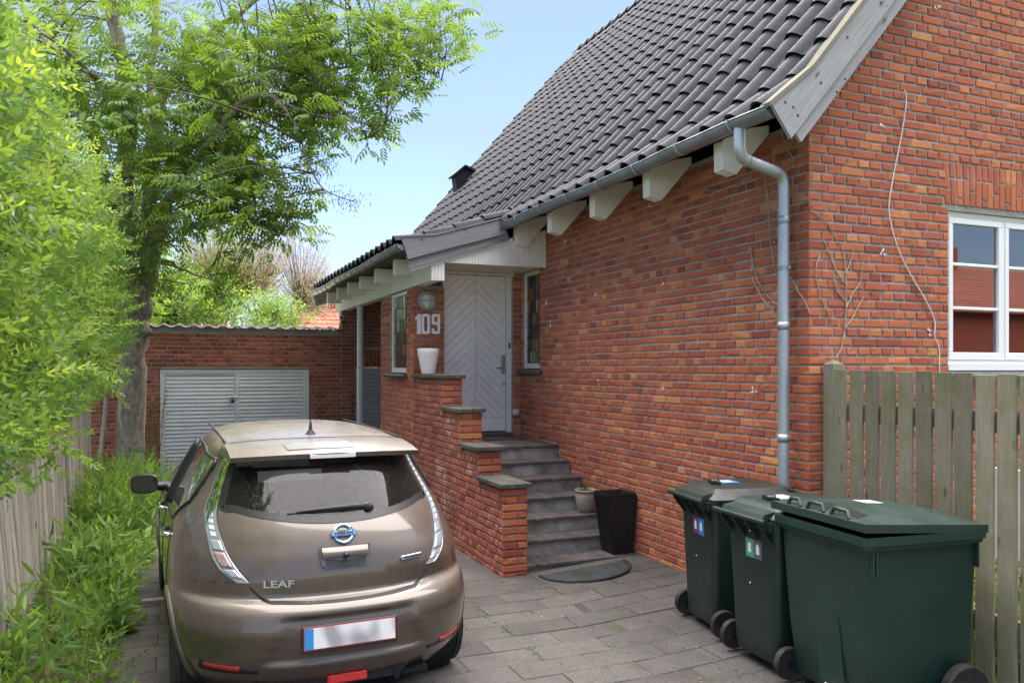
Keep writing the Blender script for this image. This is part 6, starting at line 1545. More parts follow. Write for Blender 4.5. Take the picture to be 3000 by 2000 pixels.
# ================================================================ BIG TREE
tree = wthing('ash_tree', 'large many-stemmed ash tree with feathered green leaves beside the garage', 'tree', (-.6, 13.3, -.1))
limbs = []                                                   # polylines (px, py, depth, radius)
def limb(pts): limbs.append([(atd(a, b, d), r) for a, b, d, r in pts])
limb([(381, 1440, 12.04, .24), (380, 1370, 12.04, .205), (388, 1150, 12.04, .182), (398, 980, 12.04, .18), (392, 880, 12.04, .20), (372, 800, 12.0, .15), (366, 690, 11.9, .125), (372, 450, 11.8, .115), (366, 250, 11.7, .105), (332, 20, 11.5, .085), (300, -250, 11.3, .06), (280, -600, 11.2, .02)])
limb([(405, 980, 12.06, .15), (425, 860, 12.1, .13), (437, 690, 12.3, .115), (446, 500, 12.4, .105), (475, 300, 12.6, .095), (560, 150, 12.8, .07), (690, 50, 13.0, .05), (850, -80, 13.1, .03), (980, -200, 13.2, .01)])
limb([(445, 560, 12.4, .07), (440, 300, 13.0, .065), (460, 0, 13.6, .05), (480, -400, 14, .02)])
limb([(432, 830, 12.05, .09), (480, 650, 11.8, .085), (522, 540, 11.5, .07), (640, 390, 11.1, .055), (705, 305, 10.9, .045), (790, 280, 10.8, .035), (860, 360, 10.6, .02), (905, 480, 10.5, .013), (950, 555, 10.4, .009), (1040, 592, 10.35, .004)])
limb([(352, 800, 12.0, .10), (318, 600, 12.3, .085), (255, 330, 12.8, .07), (205, 100, 13.2, .05), (160, -150, 13.5, .02)])
limb([(520, 555, 11.5, .03), (600, 570, 11.4, .022), (690, 620, 11.3, .016), (770, 665, 11.2, .010), (830, 690, 11.2, .005)])
limb([(690, 50, 13.0, .035), (850, 110, 12.7, .028), (1000, 165, 12.5, .02), (1150, 130, 12.4, .013), (1340, 40, 12.3, .004)])
limb([(560, 150, 12.8, .04), (750, 190, 12.2, .03), (900, 215, 11.9, .022), (1060, 190, 11.7, .015), (1230, 200, 11.6, .008), (1300, 240, 11.5, .004)])
limb([(366, 300, 11.7, .05), (280, 230, 11.0, .035), (150, 140, 10.4, .02), (20, 70, 10.0, .01)])
limb([(372, 450, 11.8, .05), (300, 270, 11.2, .04), (230, 180, 10.7, .03), (80, 60, 10.3, .015)])
limb([(790, 280, 10.8, .02), (900, 330, 10.7, .014), (1060, 360, 10.6, .009), (1130, 365, 10.55, .004)])
limb([(430, 790, 12.2, .05), (480, 770, 12.6, .03), (560, 800, 12.9, .018), (650, 830, 13.1, .008)])
limb([(850, -60, 13.1, .03), (1000, 20, 12.7, .02), (1180, 60, 12.5, .012), (1300, 0, 12.4, .006)])
limb([(446, 480, 12.4, .04), (560, 420, 13.2, .03), (700, 380, 13.8, .02), (860, 320, 14.2, .012), (1000, 300, 14.3, .006)])
tk = MB(); LP_ = []
def smooth_poly(P, n=5):
    out = []
    for i in range(len(P) - 1):
        p0 = P[max(i - 1, 0)][0]; p1, r1 = P[i]; p2, r2 = P[i + 1]; p3 = P[min(i + 2, len(P) - 1)][0]
        for k in range(n):
            t = k / n; out.append((.5 * ((2 * p1) + (p2 - p0) * t + (2 * p0 - 5 * p1 + 4 * p2 - p3) * t * t + (-p0 + 3 * p1 - 3 * p2 + p3) * t ** 3), r1 + (r2 - r1) * t))
    out.append(P[-1]); return out
for i_l, P in enumerate(limbs):
    S = smooth_poly(P, 6); jit = [Vector(rng.normal(0, min(.03, r * .35), 3)) for p, r in S]
    if i_l == 0: jit[:14] = [Vector((0, 0, 0))] * 14
    tk.tube([p + j for (p, r), j in zip(S, jit)], [r * random.uniform(.93, 1.08) for p, r in S], 14 if P[0][1] > .06 else 8)
    for (p, r), j in zip(S, jit):
        if r < .12: LP_.append((p + j))
LPn = np.array([tuple(p) for p in LP_])
# leaf clumps: where the crown shows in the photograph (px, py, rx, ry, share), each at its own depth round the limbs
blobs = [(330, 150, 330, 200, 80), (230, 420, 240, 170, 46), (560, 330, 220, 190, 50), (600, 480, 190, 110, 42), (380, 590, 170, 130, 30), (760, 210, 230, 140, 46), (960, 110, 200, 90, 36), (1170, 110, 150, 75, 26),
         (1300, 60, 70, 50, 8), (1100, 240, 110, 45, 10), (1230, 235, 70, 40, 5), (720, 500, 120, 80, 18), (800, 630, 90, 45, 12), (840, 440, 100, 60, 8), (960, 330, 110, 45, 11), (1110, 350, 55, 35, 5), (400, 760, 90, 50, 9), (300, 690, 130, 90, 16),
         (610, 830, 90, 40, 7), (700, 640, 110, 45, 15), (560, 620, 100, 50, 9), (880, 250, 120, 80, 14), (1020, 590, 30, 15, 1), (920, 540, 50, 40, 3), (480, -220, 560, 200, 50), (-250, 200, 260, 330, 14), (1000, -150, 300, 110, 22)]
CLp = []
for bx_, by_, rx, ry, n in blobs:
    for _ in range(int(n * .95)):
        a = rng.uniform(0, 2 * PI); rr = math.sqrt(rng.uniform(0, 1)); px, py = bx_ + rx * rr * math.cos(a), by_ + ry * rr * math.sin(a)
        edge = 1 - .55 * rr; sprd = 1.7 if px < 700 else .9
        dm_ = 12.0 if px < 700 else 11.6
        CLp.append(tuple(atd(px, py, dm_ + rng.normal(0, sprd * edge))))
CLp = np.array(CLp)
tw = MB(); LPpos, LDir, LSc = [], [], []
for c in CLp:
    q = LPn[np.argmin(((LPn - c) ** 2).sum(1) + rng.uniform(0, .3, len(LPn)))]
    cv, qv = Vector(c), Vector(q); L = (cv - qv).length
    midp = (cv + qv) / 2 + Vector((0, 0, .10 * L)) + Vector(rng.normal(0, .05 * L, 3))
    r0 = min(.026, .004 + .0065 * L)
    tw.tube(bez(qv, midp, cv, 5), [r0, r0 * .85, r0 * .7, r0 * .55, r0 * .42, .0025], 5, cap=False)
    dirc = (cv - midp).normalized() if (cv - midp).length > 1e-3 else Vector((1, 0, 0))
    nl = rng.randint(10, 17)
    for k in range(nl):
        t = rng.uniform(.35, 1.0) if L > .5 else 1.0; base = (qv * (1 - t) ** 2 + midp * 2 * t * (1 - t) + cv * t * t) if rng.rand() < .45 else cv
        base = Vector(base) + Vector(rng.normal(0, .16, 3)); dv = dirc * .5 + Vector(rng.normal(0, .8, 3)); dv.z = dv.z * .45 - .12
        LPpos.append(tuple(base)); LDir.append(tuple(dv)); LSc.append(rng.uniform(.75, 1.25))
trunk = tk.obj('trunk', 'bark', tree, smooth=True)
tw.obj('twigs', 'twig', tree, smooth=True, kind='stuff')
av, af_ = ash_leaf(); LPpos = np.array(LPpos); LDir = np.array(LDir); LSc = np.array(LSc) * 1.15
me = inst_mesh('crown', av, af_, frames(LDir, rng.normal(0, .5, len(LDir)), LSc), LPpos, np.clip(rng.normal(.5, .25, len(LDir)), 0, 1))
link('crown', me, 'leaf_ash', tree, 'stuff')
# hanging bunches of keys
kv, kf = leaf_t(.038, .008, 0, .1); KP, KD, KR = [], [], []
bunch = [(1040, 590, 10.35), (1010, 585, 10.36), (985, 570, 10.38), (960, 490, 10.4), (905, 470, 10.5), (925, 520, 10.45), (960, 470, 10.45), (880, 190, 11.8), (1000, 330, 10.6), (1080, 370, 10.6), (1060, 300, 10.8), (620, 620, 11.3), (720, 400, 11), (860, 30, 12.8), (1010, 340, 11.2), (1125, 350, 10.6), (480, 150, 11.9), (750, 45, 12.6), (180, 40, 11), (430, 260, 11.7), (550, 180, 12.3), (760, 60, 12.6), (480, 240, 11.7)]
for i, (px, py, d) in enumerate(bunch):
    n = 70 if px > 850 else 48; c = np.array(atd(px, py, d))
    KP.append(c + rng.normal(0, 1, (n, 3)) * np.array([.075, .075, .07])); dd = rng.normal(0, .35, (n, 3)); dd[:, 2] -= 1.0; KD.append(dd); KR.append(np.full(n, .3 if i < 16 else 1.0) + rng.uniform(-.2, .0, n))
KP, KD, KR = np.concatenate(KP), np.concatenate(KD), np.concatenate(KR)
link('seed_bunches', inst_mesh('seed_bunches', kv, kf, frames(KD, rng.uniform(0, 6, len(KD)), up=(1, 0, .2)), KP, np.clip(KR, 0, 1)), 'seed', tree, 'stuff')
wr = MB()
for k in range(3): wr.tube([Vector((-.595, 13.31, .66 + .02 * k)) + Vector((math.cos(t) * .20, math.sin(t) * .20, .012 * math.sin(2 * t + k))) for t in np.linspace(0, 2 * PI, 24)], .004, 5)
wr.tube([(-.79, 13.28, .68), (-1.0, 13.3, .80), (-1.2, 13.4, .86)], .004, 5)
tag(wr.obj('green_wire', 'wiregreen', None), 'green garden wire looped round the trunk of the ash tree', 'wire')

# ================================================================ PRIVET HEDGE
hd_ = wthing('privet_hedge', 'tall bright green privet hedge spilling over the paling fence', 'hedge', (-1.6, 7.0, -.1))
yb_k = [100, 150, 200, 300, 400, 450, 560, 640, 720, 800, 880, 940, 980, 1060, 1150, 1190, 1230, 1280, 1330, 1400]
xb_k = [-20, 60, 110, 150, 190, 235, 325, 290, 325, 365, 385, 350, 395, 330, 315, 250, 190, 150, 90, -10]
n = 150000
P = np.stack([rng.uniform(-2.6, -.45, n), rng.uniform(2.9, 12.6, n) , rng.uniform(.9, 3.9, n)], 1)
px, py, d = proj_np(P)
lim = np.interp(py, yb_k, xb_k) - 12 + rng.normal(0, 24, n) + 26 * np.sin(py * .021 + P[:, 1] * 3)
ok = (px < lim) & (px > -700) & (py > 110) & (py < 1490)
ztop = 1.42 - .0 * P[:, 1]
ok &= (P[:, 2] > ztop) | ((P[:, 0] > -1.10) & (rng.rand(n) < .05) & (px < lim - 10))
ok &= (P[:, 0] < -.62 - .05 * (P[:, 1] - 4)) | (rng.rand(n) < .3)
ok &= P[:, 2] < 3.75
fn = np.sin(P[:, 1] * 2.3) * .12 + np.sin(P[:, 2] * 3.1 + P[:, 1]) * .12
depth_in = (-.85 + fn) - P[:, 0]                              # distance behind the hedge face
ok &= rng.rand(n) < np.exp(-np.clip(depth_in, 0, 3) * 1.6)
cl_n = np.sin(P[:, 0] * 5.1 + 1.7 * np.sin(P[:, 1] * 2.9)) + np.sin(P[:, 1] * 4.3 + 1.3 * np.sin(P[:, 2] * 3.7)) + np.sin(P[:, 2] * 5.7 + P[:, 1] * 2.2 + 1.1 * np.sin(P[:, 0] * 4))
ok &= (cl_n > -.05) | (rng.rand(n) < .10)
P = P[ok]
if len(P) > 9500: P = P[rng.choice(len(P), 9500, False)]
D = unit(len(P)) * .8 + np.array([.35, -.1, .65])
pv, pf = privet_sprig()
rr = np.clip(rng.normal(.5, .22, len(P)), 0, .95); rr[rng.rand(len(P)) < .0008] = 1.0
link('foliage', inst_mesh('foliage', pv, pf, frames(D, rng.uniform(0, 6, len(P)), rng.uniform(.75, 1.35, len(P))), P, rr), 'leaf_privet', hd_, 'stuff')
st_ = MB()
for k in range(34):
    y = 3.2 + k * .28; b = Vector((-1.55 + rng.normal(0, .15), y, -.1)); t_ = Vector((-1.15 + rng.normal(0, .25), y + rng.normal(0, .4), rng.uniform(2.3, 3.3)))
    st_.tube(bez(b, (b + t_) / 2 + Vector((-.2, 0, .2)), t_, 8), [.022 - .0022 * i for i in range(9)], 6)
for k in range(150):
    q = P[rng.randint(len(P))]; v = Vector(q); st_.tube([v + Vector(rng.normal(0, .05, 3)) - Vector((.5, 0, .5)) * rng.uniform(.3, .8), v], [.006, .002], 4)
st_.obj('stems', 'twig', hd_, smooth=True)
# a few long shoots with bigger leaves that reach out of the hedge
bv_, bf_ = privet_sprig(7, .058, .022, .034); SP, SD, SS = [], [], []
sh_ = MB()
for px, py, d in [(330, 555, 7.8), (255, 450, 7.2), (130, 240, 5.2), (90, 165, 4.6), (60, 560, 3.5), (110, 640, 3.9), (300, 690, 7.6), (360, 800, 9.0), (330, 1060, 8.6), (300, 1120, 7.2), (190, 1310, 5.4), (150, 1330, 5.0), (60, 1390, 4.4), (30, 430, 3.3), (20, 1180, 3.9), (220, 960, 6.5), (100, 900, 4.6), (210, 560, 6.0), (20, 50, 4.0), (190, 1180, 6.0), (175, 770, 5.4), (90, 760, 4.2)]:
    tip = atd(px, py, d); root = tip + Vector((-.45, .1, -.25 if py < 1000 else .30)) + Vector(rng.normal(0, .06, 3)); sh_.tube([root, (root + tip) / 2 + Vector((0, 0, .05)), tip], [.005, .004, .002], 5)
    for k in range(9):
        t = .35 + .65 * k / 8; SP.append(tuple(root.lerp(tip, t) + Vector(rng.normal(0, .02, 3)))); dv = (tip - root).normalized() + Vector(rng.normal(0, .6, 3)); SD.append(tuple(dv)); SS.append(rng.uniform(.8, 1.2))
sh_.obj('shoots', 'twig', hd_, kind='stuff')
link('shoot_leaves', inst_mesh('shoot_leaves', bv_, bf_, frames(np.array(SD), rng.uniform(0, 6, len(SD)), np.array(SS)), np.array(SP), np.clip(rng.normal(.7, .2, len(SD)), 0, .95)), 'leaf_privet', hd_, 'stuff')

# ================================================================ WEEDS ALONG THE FENCE
def weed_plant(n, L, w, gap, seed):
    r = random.Random(seed); parts = []; v, f = leaf_t(L, w, .3, .25)
    for k in range(n):
        parts.append((v, f, Matrix.Translation((gap * (k + 1), 0, 0)) @ Matrix.Rotation(k * 2.4 + r.uniform(-.3, .3), 4, 'X') @ Matrix.Rotation(-1.35 + .05 * k, 4, 'Y') @ Matrix.Scale(1.15 - .05 * k + r.uniform(-.1, .1), 4)))
    vs, fs = compose(parts); b = len(vs); vs += [(0, -.003, 0), (0, .003, 0), (gap * (n + 1), .001, 0), (gap * (n + 1), -.001, 0)]; fs.append((b, b + 1, b + 2, b + 3)); return vs, fs
def grass_t(L):
    return [(0, -.004, 0), (0, .004, 0), (L * .5, .0035, L * .02), (L * .5, -.0035, L * .02), (L, 0, -L * .28)], [(0, 1, 2, 3), (3, 2, 4)]
def weed_h(y): return .30 + .035 * (y - 4)
def weeds(name, label, cat, n, tmpl, smin, smax, seed, thr=-9.0, xr=(-1.06, -.22), dens=None, up=1.0, mat='leaf_weed', spread=.45, yr=(3.2, 12.8)):
    X = rng.uniform(xr[0], xr[1], n); Y = yr[0] + (yr[1] - yr[0]) * rng.rand(n) ** .9; X = xr[0] + (X - xr[0]) * (1 - .25 * rng.rand(n)) ; 
    pt_ = np.sin(Y * 2.7 + seed * 1.9) + np.sin(X * 7 + Y * 1.3 + seed) + .6 * rng.normal(0, 1, len(Y))
    keep = (pt_ > thr) & (X < -.22 - .10 * np.sin(Y * 2.1) - .12 * np.sin(Y * 5.3) - np.clip((5.2 - Y) * .02, 0, 1)); X, Y = X[keep], Y[keep]
    Pn = np.stack([X, Y, np.full(len(X), -.075)], 1); Dn = np.stack([rng.normal(.18, spread, len(X)), rng.normal(-.05, spread, len(X)), np.full(len(X), up)], 1)
    o = link(name, inst_mesh(name, tmpl[0], tmpl[1], frames(Dn, rng.uniform(0, 6, len(X)), rng.uniform(smin, smax, len(X)) * np.clip(.62 + .055 * (Y - 4), .62, 1.0), up=(1, .3, .1)), Pn, np.clip(rng.normal(.5, .25, len(X)), 0, 1)), mat)
    o['kind'] = 'stuff'; tag(o, label, cat); return o
weeds('broadleaf_weeds', 'lush broad-leaved weeds growing along the foot of the paling fence', 'weeds', 800, weed_plant(9, .115, .058, .030, 3), .45, 1.35, 1, thr=.1, spread=.7)
weeds('tall_weeds', 'taller leafy weeds with narrow leaves by the fence', 'weeds', 520, weed_plant(8, .21, .042, .055, 9), .45, 1.35, 2, thr=.35, spread=.55)
weeds('grass_blades', 'arching bright grass blades among the weeds by the fence', 'grass', 2400, grass_t(.55), .4, 1.2, 3, thr=.2, spread=.85)
weeds('ground_ivy', 'low round-leaved ground cover at the edge of the drive', 'weeds', 650, weed_plant(7, .06, .05, .012, 4), .5, 1.3, 4, thr=-.6, xr=(-1.0, -.16), spread=.8, up=.7)
weeds('fence_shrublet', 'brighter bushy growth at the foot of the ash tree', 'shrub', 500, weed_plant(16, .075, .035, .04, 12), .8, 1.35, 5, xr=(-1.15, -.2), yr=(10.2, 13.2), spread=.4)
weeds('vetch', 'fine-leaved pale trailing weeds among the taller plants by the fence', 'weeds', 520, weed_plant(26, .038, .016, .019, 21), .5, 1.3, 6, thr=.0, spread=.8, mat='leaf_pale')
# tufts in the joints of the paving
TP, TD = [], []
for px, py in [(1400, 1778), (1415, 1790), (1430, 1800), (1450, 1815), (1470, 1830), (1485, 1842), (1500, 1853), (1560, 1785), (1555, 1890), (1572, 1905), (1590, 1920), (1780, 1885), (2170, 1985), (1465, 1700)]:
    c = onZ(px, py, -.06)
    for k in range(16): TP.append((c.x + rng.normal(0, .02), c.y + rng.normal(0, .012), ground_z(c.x) - .004)); TD.append((rng.normal(0, .7), rng.normal(0, .7), 1))
gt = grass_t(.018); o = link('moss_tufts', inst_mesh('moss_tufts', gt[0], gt[1], frames(np.array(TD), rng.uniform(0, 6, len(TD)), rng.uniform(.5, 1.3, len(TD)), up=(1, .3, .1)), np.array(TP), rng.rand(len(TP))), 'leaf_weed'); o['kind'] = 'stuff'; tag(o, 'sparse moss and grass tufts in the joints of the paving', 'grass')
LLp = []
for cx_, cy_, sx_, sy_, n in [(2.95, 6.6, .5, .25, 26), (3.3, 5.6, .35, .5, 26), (3.15, 4.4, .25, .5, 30), (2.4, 5.2, .5, .9, 34), (4.25, 6.3, .05, .5, 22), (-.45, 6.0, .3, 1.4, 40)]:
    for _ in range(n): x, y = rng.normal(cx_, sx_), rng.normal(cy_, sy_); LLp.append((min(x, 4.32), min(y, 6.95) if x > 2.8 else y, ground_z(min(x, 4.32)) + .004))
LLp = np.array(LLp); LLd = rng.normal(0, 1, (len(LLp), 3)); LLd[:, 2] = rng.normal(0, .12, len(LLp))
lv = leaf_t(.030, .013, .2, .1); o = link('leaf_litter', inst_mesh('leaf_litter', lv[0], lv[1], frames(LLd, None, rng.uniform(.4, 1.1, len(LLp))), LLp, rng.rand(len(LLp))), 'litter'); o['kind'] = 'stuff'; tag(o, 'scattered dry leaf litter lying on the paving', 'leaves')
for i, (px, py) in enumerate([(890, 1972), (1152, 1945)]):
    wv_, wf_ = weed_plant(7, .055, .016, .012, 30 + i); c = onZ(px, py, -.075)
    Dn = rng.normal(0, .6, (7, 3)); Dn[:, 2] = 1
    tag(link('paving_weed', inst_mesh('paving_weed', wv_, wf_, frames(Dn, rng.uniform(0, 6, 7), rng.uniform(.6, 1.1, 7), up=(1, .3, .1)), np.tile(np.array(c), (7, 1)) + rng.normal(0, .008, (7, 3)) * np.array([1, 1, 0]), rng.rand(7)), 'leaf_weed'), ['small green weed sprouting from the paving under the car bumper', 'small green weed sprouting beside the rear tyre of the car'][i], 'weed')
# thin climber in front of the garage wall
cl_p, cl_d = [], []
cs = wthing('climber', 'thin yellow-green climber growing between tree trunk and garage door', 'plant', (-.33, 14.6, -.1))
cm_ = MB()
for k in range(16):
    b = Vector((-.36 + rng.normal(0, .05), 14.6 + rng.normal(0, .08), -.1)); h_ = rng.uniform(1.0, 1.75); t_ = b + Vector((rng.normal(.02, .10), rng.normal(0, .1), h_)); cm_.tube(bez(b, (b + t_) / 2 + Vector((rng.normal(0, .08), 0, 0)), t_, 6), .004, 4)
    for q in range(30): t = rng.uniform(.25, 1); cl_p.append(tuple(b.lerp(t_, t) + Vector(rng.normal(0, .05, 3)))); cl_d.append(tuple(rng.normal(0, 1, 3) + np.array([0, 0, -.2])))
cm_.obj('stems', 'twig', cs); lv, lff = leaf_t(.05, .016)
link('leaves', inst_mesh('leaves', lv, lff, frames(np.array(cl_d), rng.uniform(0, 6, len(cl_d)), rng.uniform(.6, 1.2, len(cl_d))), np.array(cl_p), rng.uniform(.3, 1, len(cl_p))), 'leaf_pale', cs, 'stuff')

# ================================================================ BACKGROUND
def bg_tree(name, label, base, h, px_blobs, dmean, dspr, leaf, mat, n_scale, twig_r=.02, cat='tree', sc_=(0.8, 1.3), group=None, nl=(10, 18), lspread=.25):
    t = wthing(name, label, cat, tuple(base), group); base = Vector(base)
    pts = []
    for a, b, rx, ry, n in px_blobs:
        for _ in range(int(n * n_scale)):
            an = rng.uniform(0, 2 * PI); rr = math.sqrt(rng.rand()); pts.append(tuple(atd(a + rx * rr * math.cos(an), b + ry * rr * math.sin(an), dmean + rng.normal(0, dspr) * (1 - .5 * rr))))
    pts = np.array(pts); tb_ = MB(); hubs = []
    top = base + Vector((0, 0, h)); tb_.tube([base, base + Vector((.05, 0, h * .5)), top], [twig_r * 5, twig_r * 3.6, twig_r * 2], 8)
    for k in range(9):
        a = k * 2.4; e = base + Vector((math.cos(a) * .9, math.sin(a) * .9, h * rng.uniform(.9, 1.6))); s_ = base + Vector((0, 0, h * rng.uniform(.3, .8))); bzp = bez(s_, (s_ + e) / 2 + Vector((0, 0, -.15)), e, 5); tb_.tube(bzp, [twig_r * 2, twig_r * 1.7, twig_r * 1.4, twig_r * 1.2, twig_r, twig_r * .7], 6); hubs += bzp
    H = np.array([tuple(q) for q in hubs]); Lp, Ld = [], []
    for c in pts:
        q = Vector(H[np.argmin(((H - c) ** 2).sum(1))]); cv = Vector(c); L = (cv - q).length; md = (q + cv) / 2 + Vector(rng.normal(0, .06 * L, 3)) + Vector((0, 0, -.08 * L)); tb_.tube(bez(q, md, cv, 4), [twig_r * .55, twig_r * .45, twig_r * .36, twig_r * .25, .003], 4, cap=False)
        for _ in range(rng.randint(*nl)):
            tt = rng.uniform(.3, 1.05); bp = q * (1 - tt) ** 2 + md * 2 * tt * (1 - tt) + cv * tt * tt; Lp.append(tuple(Vector(bp) + Vector(rng.normal(0, lspread, 3)))); Ld.append(tuple(rng.normal(0, 1, 3)))
    tb_.obj('trunk', 'twig', t, smooth=True)
    link('crown', inst_mesh('crown', leaf[0], leaf[1], frames(np.array(Ld), rng.uniform(0, 6, len(Ld)), rng.uniform(sc_[0], sc_[1], len(Ld))), np.array(Lp), rng.rand(len(Lp))), mat, t, 'stuff'); return t
big = leaf_t(.09, .05); sm = leaf_t(.055, .028)
cl5 = compose([(big[0], big[1], Matrix.Rotation(k * 1.3, 4, 'Z') @ Matrix.Rotation(.5 * math.sin(k * 2), 4, 'Y')) for k in range(5)])
cl4 = compose([(sm[0], sm[1], Matrix.Translation((.05 * k, 0, 0)) @ Matrix.Rotation(k * 2.1, 4, 'X') @ Matrix.Rotation(.8, 4, 'Z')) for k in range(5)])
p = atd(700, 1000, 21); bg_tree('garden_shrub', 'bright yellow-green bushy shrub growing behind the garage coping', (p.x, p.y, -.1), 2.2, [(690, 905, 160, 55, 60), (560, 890, 90, 60, 30), (830, 925, 90, 35, 26), (620, 850, 80, 40, 14)], 21, .9, cl4, 'leaf_weed', 2.2, cat='shrub', nl=(8, 13))
p = atd(800, 960, 26); bg_tree('blossom_tree', 'half bare tree with faded pale blossom behind the garage', (p.x, p.y, -.1), 2.8, [(860, 780, 110, 110, 70), (930, 850, 60, 80, 30), (800, 690, 90, 60, 36), (900, 900, 80, 45, 40), (950, 740, 25, 60, 8), (760, 800, 80, 90, 30)], 26, 1.3, cl4, 'leaf_blossom', 2.2, .018, nl=(5, 9), lspread=.14, sc_=(.7, 1.15))
p = atd(620, 960, 25); bg_tree('blossom_tree', 'pale yellow-green tree in young leaf between ash trunk and bare tree', (p.x, p.y, -.1), 2.8, [(650, 720, 120, 95, 80), (600, 800, 100, 100, 60), (700, 790, 90, 80, 40), (560, 720, 60, 50, 16)], 25, 1.3, cl4, 'leaf_pale', 2.2, .018, nl=(7, 11), lspread=.2)
p = atd(470, 960, 22); bg_tree('dark_shrub', 'darker green shrub behind the coping next to the ash trunk', (p.x, p.y, -.1), 2.3, [(480, 880, 60, 75, 50), (530, 830, 60, 60, 30), (430, 860, 50, 80, 34)], 22, .7, cl5, 'leaf_ash', 1.8, cat='shrub')
p = atd(300, 900, 19); bg_tree('hedge_tree', 'dense green tree behind the privet hedge and ash trunk', (p.x, p.y, -.1), 3.0, [(200, 800, 200, 130, 70), (330, 880, 120, 70, 40), (120, 600, 220, 150, 60), (300, 640, 120, 100, 26), (-200, 600, 300, 300, 40), (250, 960, 140, 60, 40)], 18, 1.0, cl5, 'leaf_ash', 1.6, nl=(12, 20))
# red-roofed neighbours beyond the garden
def far_house(name, label, x0, x1, y0, y1, ze, zr, along='x', wall='brick_gs'):
    o = wthing(name, label, 'house', ((x0 + x1) / 2, (y0 + y1) / 2, 0)); w = MB(); w.box((x0, y0, -.2), (x1, y1, ze)); ym = (y0 + y1) / 2
    for x in (x0, x1 - .2): w.prism([(x, y0, ze), (x, y1, ze), (x, ym, zr - .12)], (.2, 0, 0))
    wo = w.obj('wall', wall, o); r_ = MB(); n = int((y1 - y0) / 2 / .30) + 2; k = (zr - ze) / ((y1 - y0) / 2); cols = int((x1 - x0 + .6) / .22)
    for sgn in (-1, 1):
        for i in range(n):
            a0, a1 = i / n, (i + 1) / n
            pa = lambda t: (ym + sgn * (1 - t) * ((y1 - y0) / 2 + .4), zr - (1 - t) * k * ((y1 - y0) / 2 + .4))
            ya, za = pa(a0); yb, zb2 = pa(a1); vs = []; m2 = cols * 4 + 1
            for yy, zz, lift_ in ((ya, za, .05), (yb, zb2, .02)):
                for q in range(m2): vs.append((x0 - .3 + (x1 - x0 + .6) * q / (m2 - 1), yy, zz + lift_ + .03 * max(0, math.sin(q * PI / 2))))
            for q in range(m2): vs.append((x0 - .3 + (x1 - x0 + .6) * q / (m2 - 1), ya, za - .01))
            r_.add(vs, [(q, q + 1, m2 + q + 1, m2 + q) for q in range(m2 - 1)] + [(2 * m2 + q, 2 * m2 + q + 1, q + 1, q) for q in range(m2 - 1)], random.random())
    ro = r_.obj('roof', 'redtile', o); ch = MB(); ch.box(((x0 + x1) / 2 - .3, ym - .3, zr - .6), ((x0 + x1) / 2 + .3, ym + .3, zr + .9)); ch.obj('chimney', wall, ro)
    for x in np.linspace(x0 + 1.2, x1 - 2.4, 3):
        wn = MB(); wn.box((x, y1 - .01, 1.0), (x + 1.2, y1 + .05, 2.3)); wo_ = wn.obj('window', 'pvc', o)
        for q in range(2): MB().box((x + .08 + q * .54, y1 + .04, 1.08), (x + .58 + q * .54, y1 + .06, 2.22)).obj('pane', 'glass', wo_)
        wn = MB(); wn.box((x, y0 - .05, 1.0), (x + 1.2, y0 + .01, 2.3)); wo_ = wn.obj('window', 'pvc', o)
        for q in range(2): MB().box((x + .08 + q * .54, y0 - .06, 1.08), (x + .58 + q * .54, y0 - .04, 2.22)).obj('pane', 'glass', wo_)
    return o
a = atd(500, 955, 30); b = atd(640, 900, 30)
far_house('neighbour_house', 'distant house with orange-red tiled roof behind the shrubs at the ash trunk', atd(330, 900, 34).x, atd(640, 900, 34).x, 33.5, 40.5, 2.6, 1.88 + (1078 - 885) / F_PX * 36.5)
far_house('neighbour_house', 'distant house with orange-red tiled roof showing beside the porch gutter', atd(900, 900, 31).x, atd(1120, 900, 31).x, 30.5, 37.5, 2.4, 1.88 + (1078 - 893) / F_PX * 33.5)
far_house('street_house', 'brick house with red tiled roof mirrored in the gable window', 24.0, 44.0, -22.0, -14.0, 4.4, 6.7, wall='brick_gs')

# ================================================================ SMALL THINGS ON THE WALLS
cb = MB(); pts = [onY(2650, 265, G - .006), onY(2655, 300, G - .012), onY(2640, 400, G - .012), onY(2618, 510, G - .01), onY(2605, 590, G - .012), onY(2607, 640, G - .01), onY(2628, 720, G - .012), onY(2665, 800, G - .01), onY(2712, 880, G - .012), onY(2738, 940, G - .01), onY(2738, 985, G - .012), onY(2751, 1020, G - .01), onY(2752, 1085, G - .012), onY(2753, 1300, G - .012)]
S = smooth_poly([(q, 1) for q in pts], 5); cb.tube([p for p, _ in S], .0048, 6); tag(cb.obj('cable', 'cablewhite', None, smooth=True), 'thin white cable hanging in a loose curve down the gable wall', 'cable')
vn = wthing('dead_vine', 'withered climber stems clinging to the brick corner by the downpipe', 'vine', (W, 4.9, 1.0))
vm = MB()
def vine(pts, plane, r=.0045):
    f_ = (lambda a, b: onX(a, b, W - .006)) if plane == 'X' else (lambda a, b: onY(a, b, G - .006))
    S = smooth_poly([(f_(a + rng.normal(0, 1.5), b + rng.normal(0, 1.5)), 1) for a, b in pts], 5); vm.tube([p + Vector(rng.normal(0, .002, 3)) for p, _ in S], [1.3 * r * (1 - .45 * i / len(S)) for i in range(len(S))], 5)
vine([(2450, 1050), (2465, 1015), (2475, 960), (2480, 880), (2478, 800), (2470, 740), (2450, 700), (2420, 650), (2375, 615)], 'Y', .005)
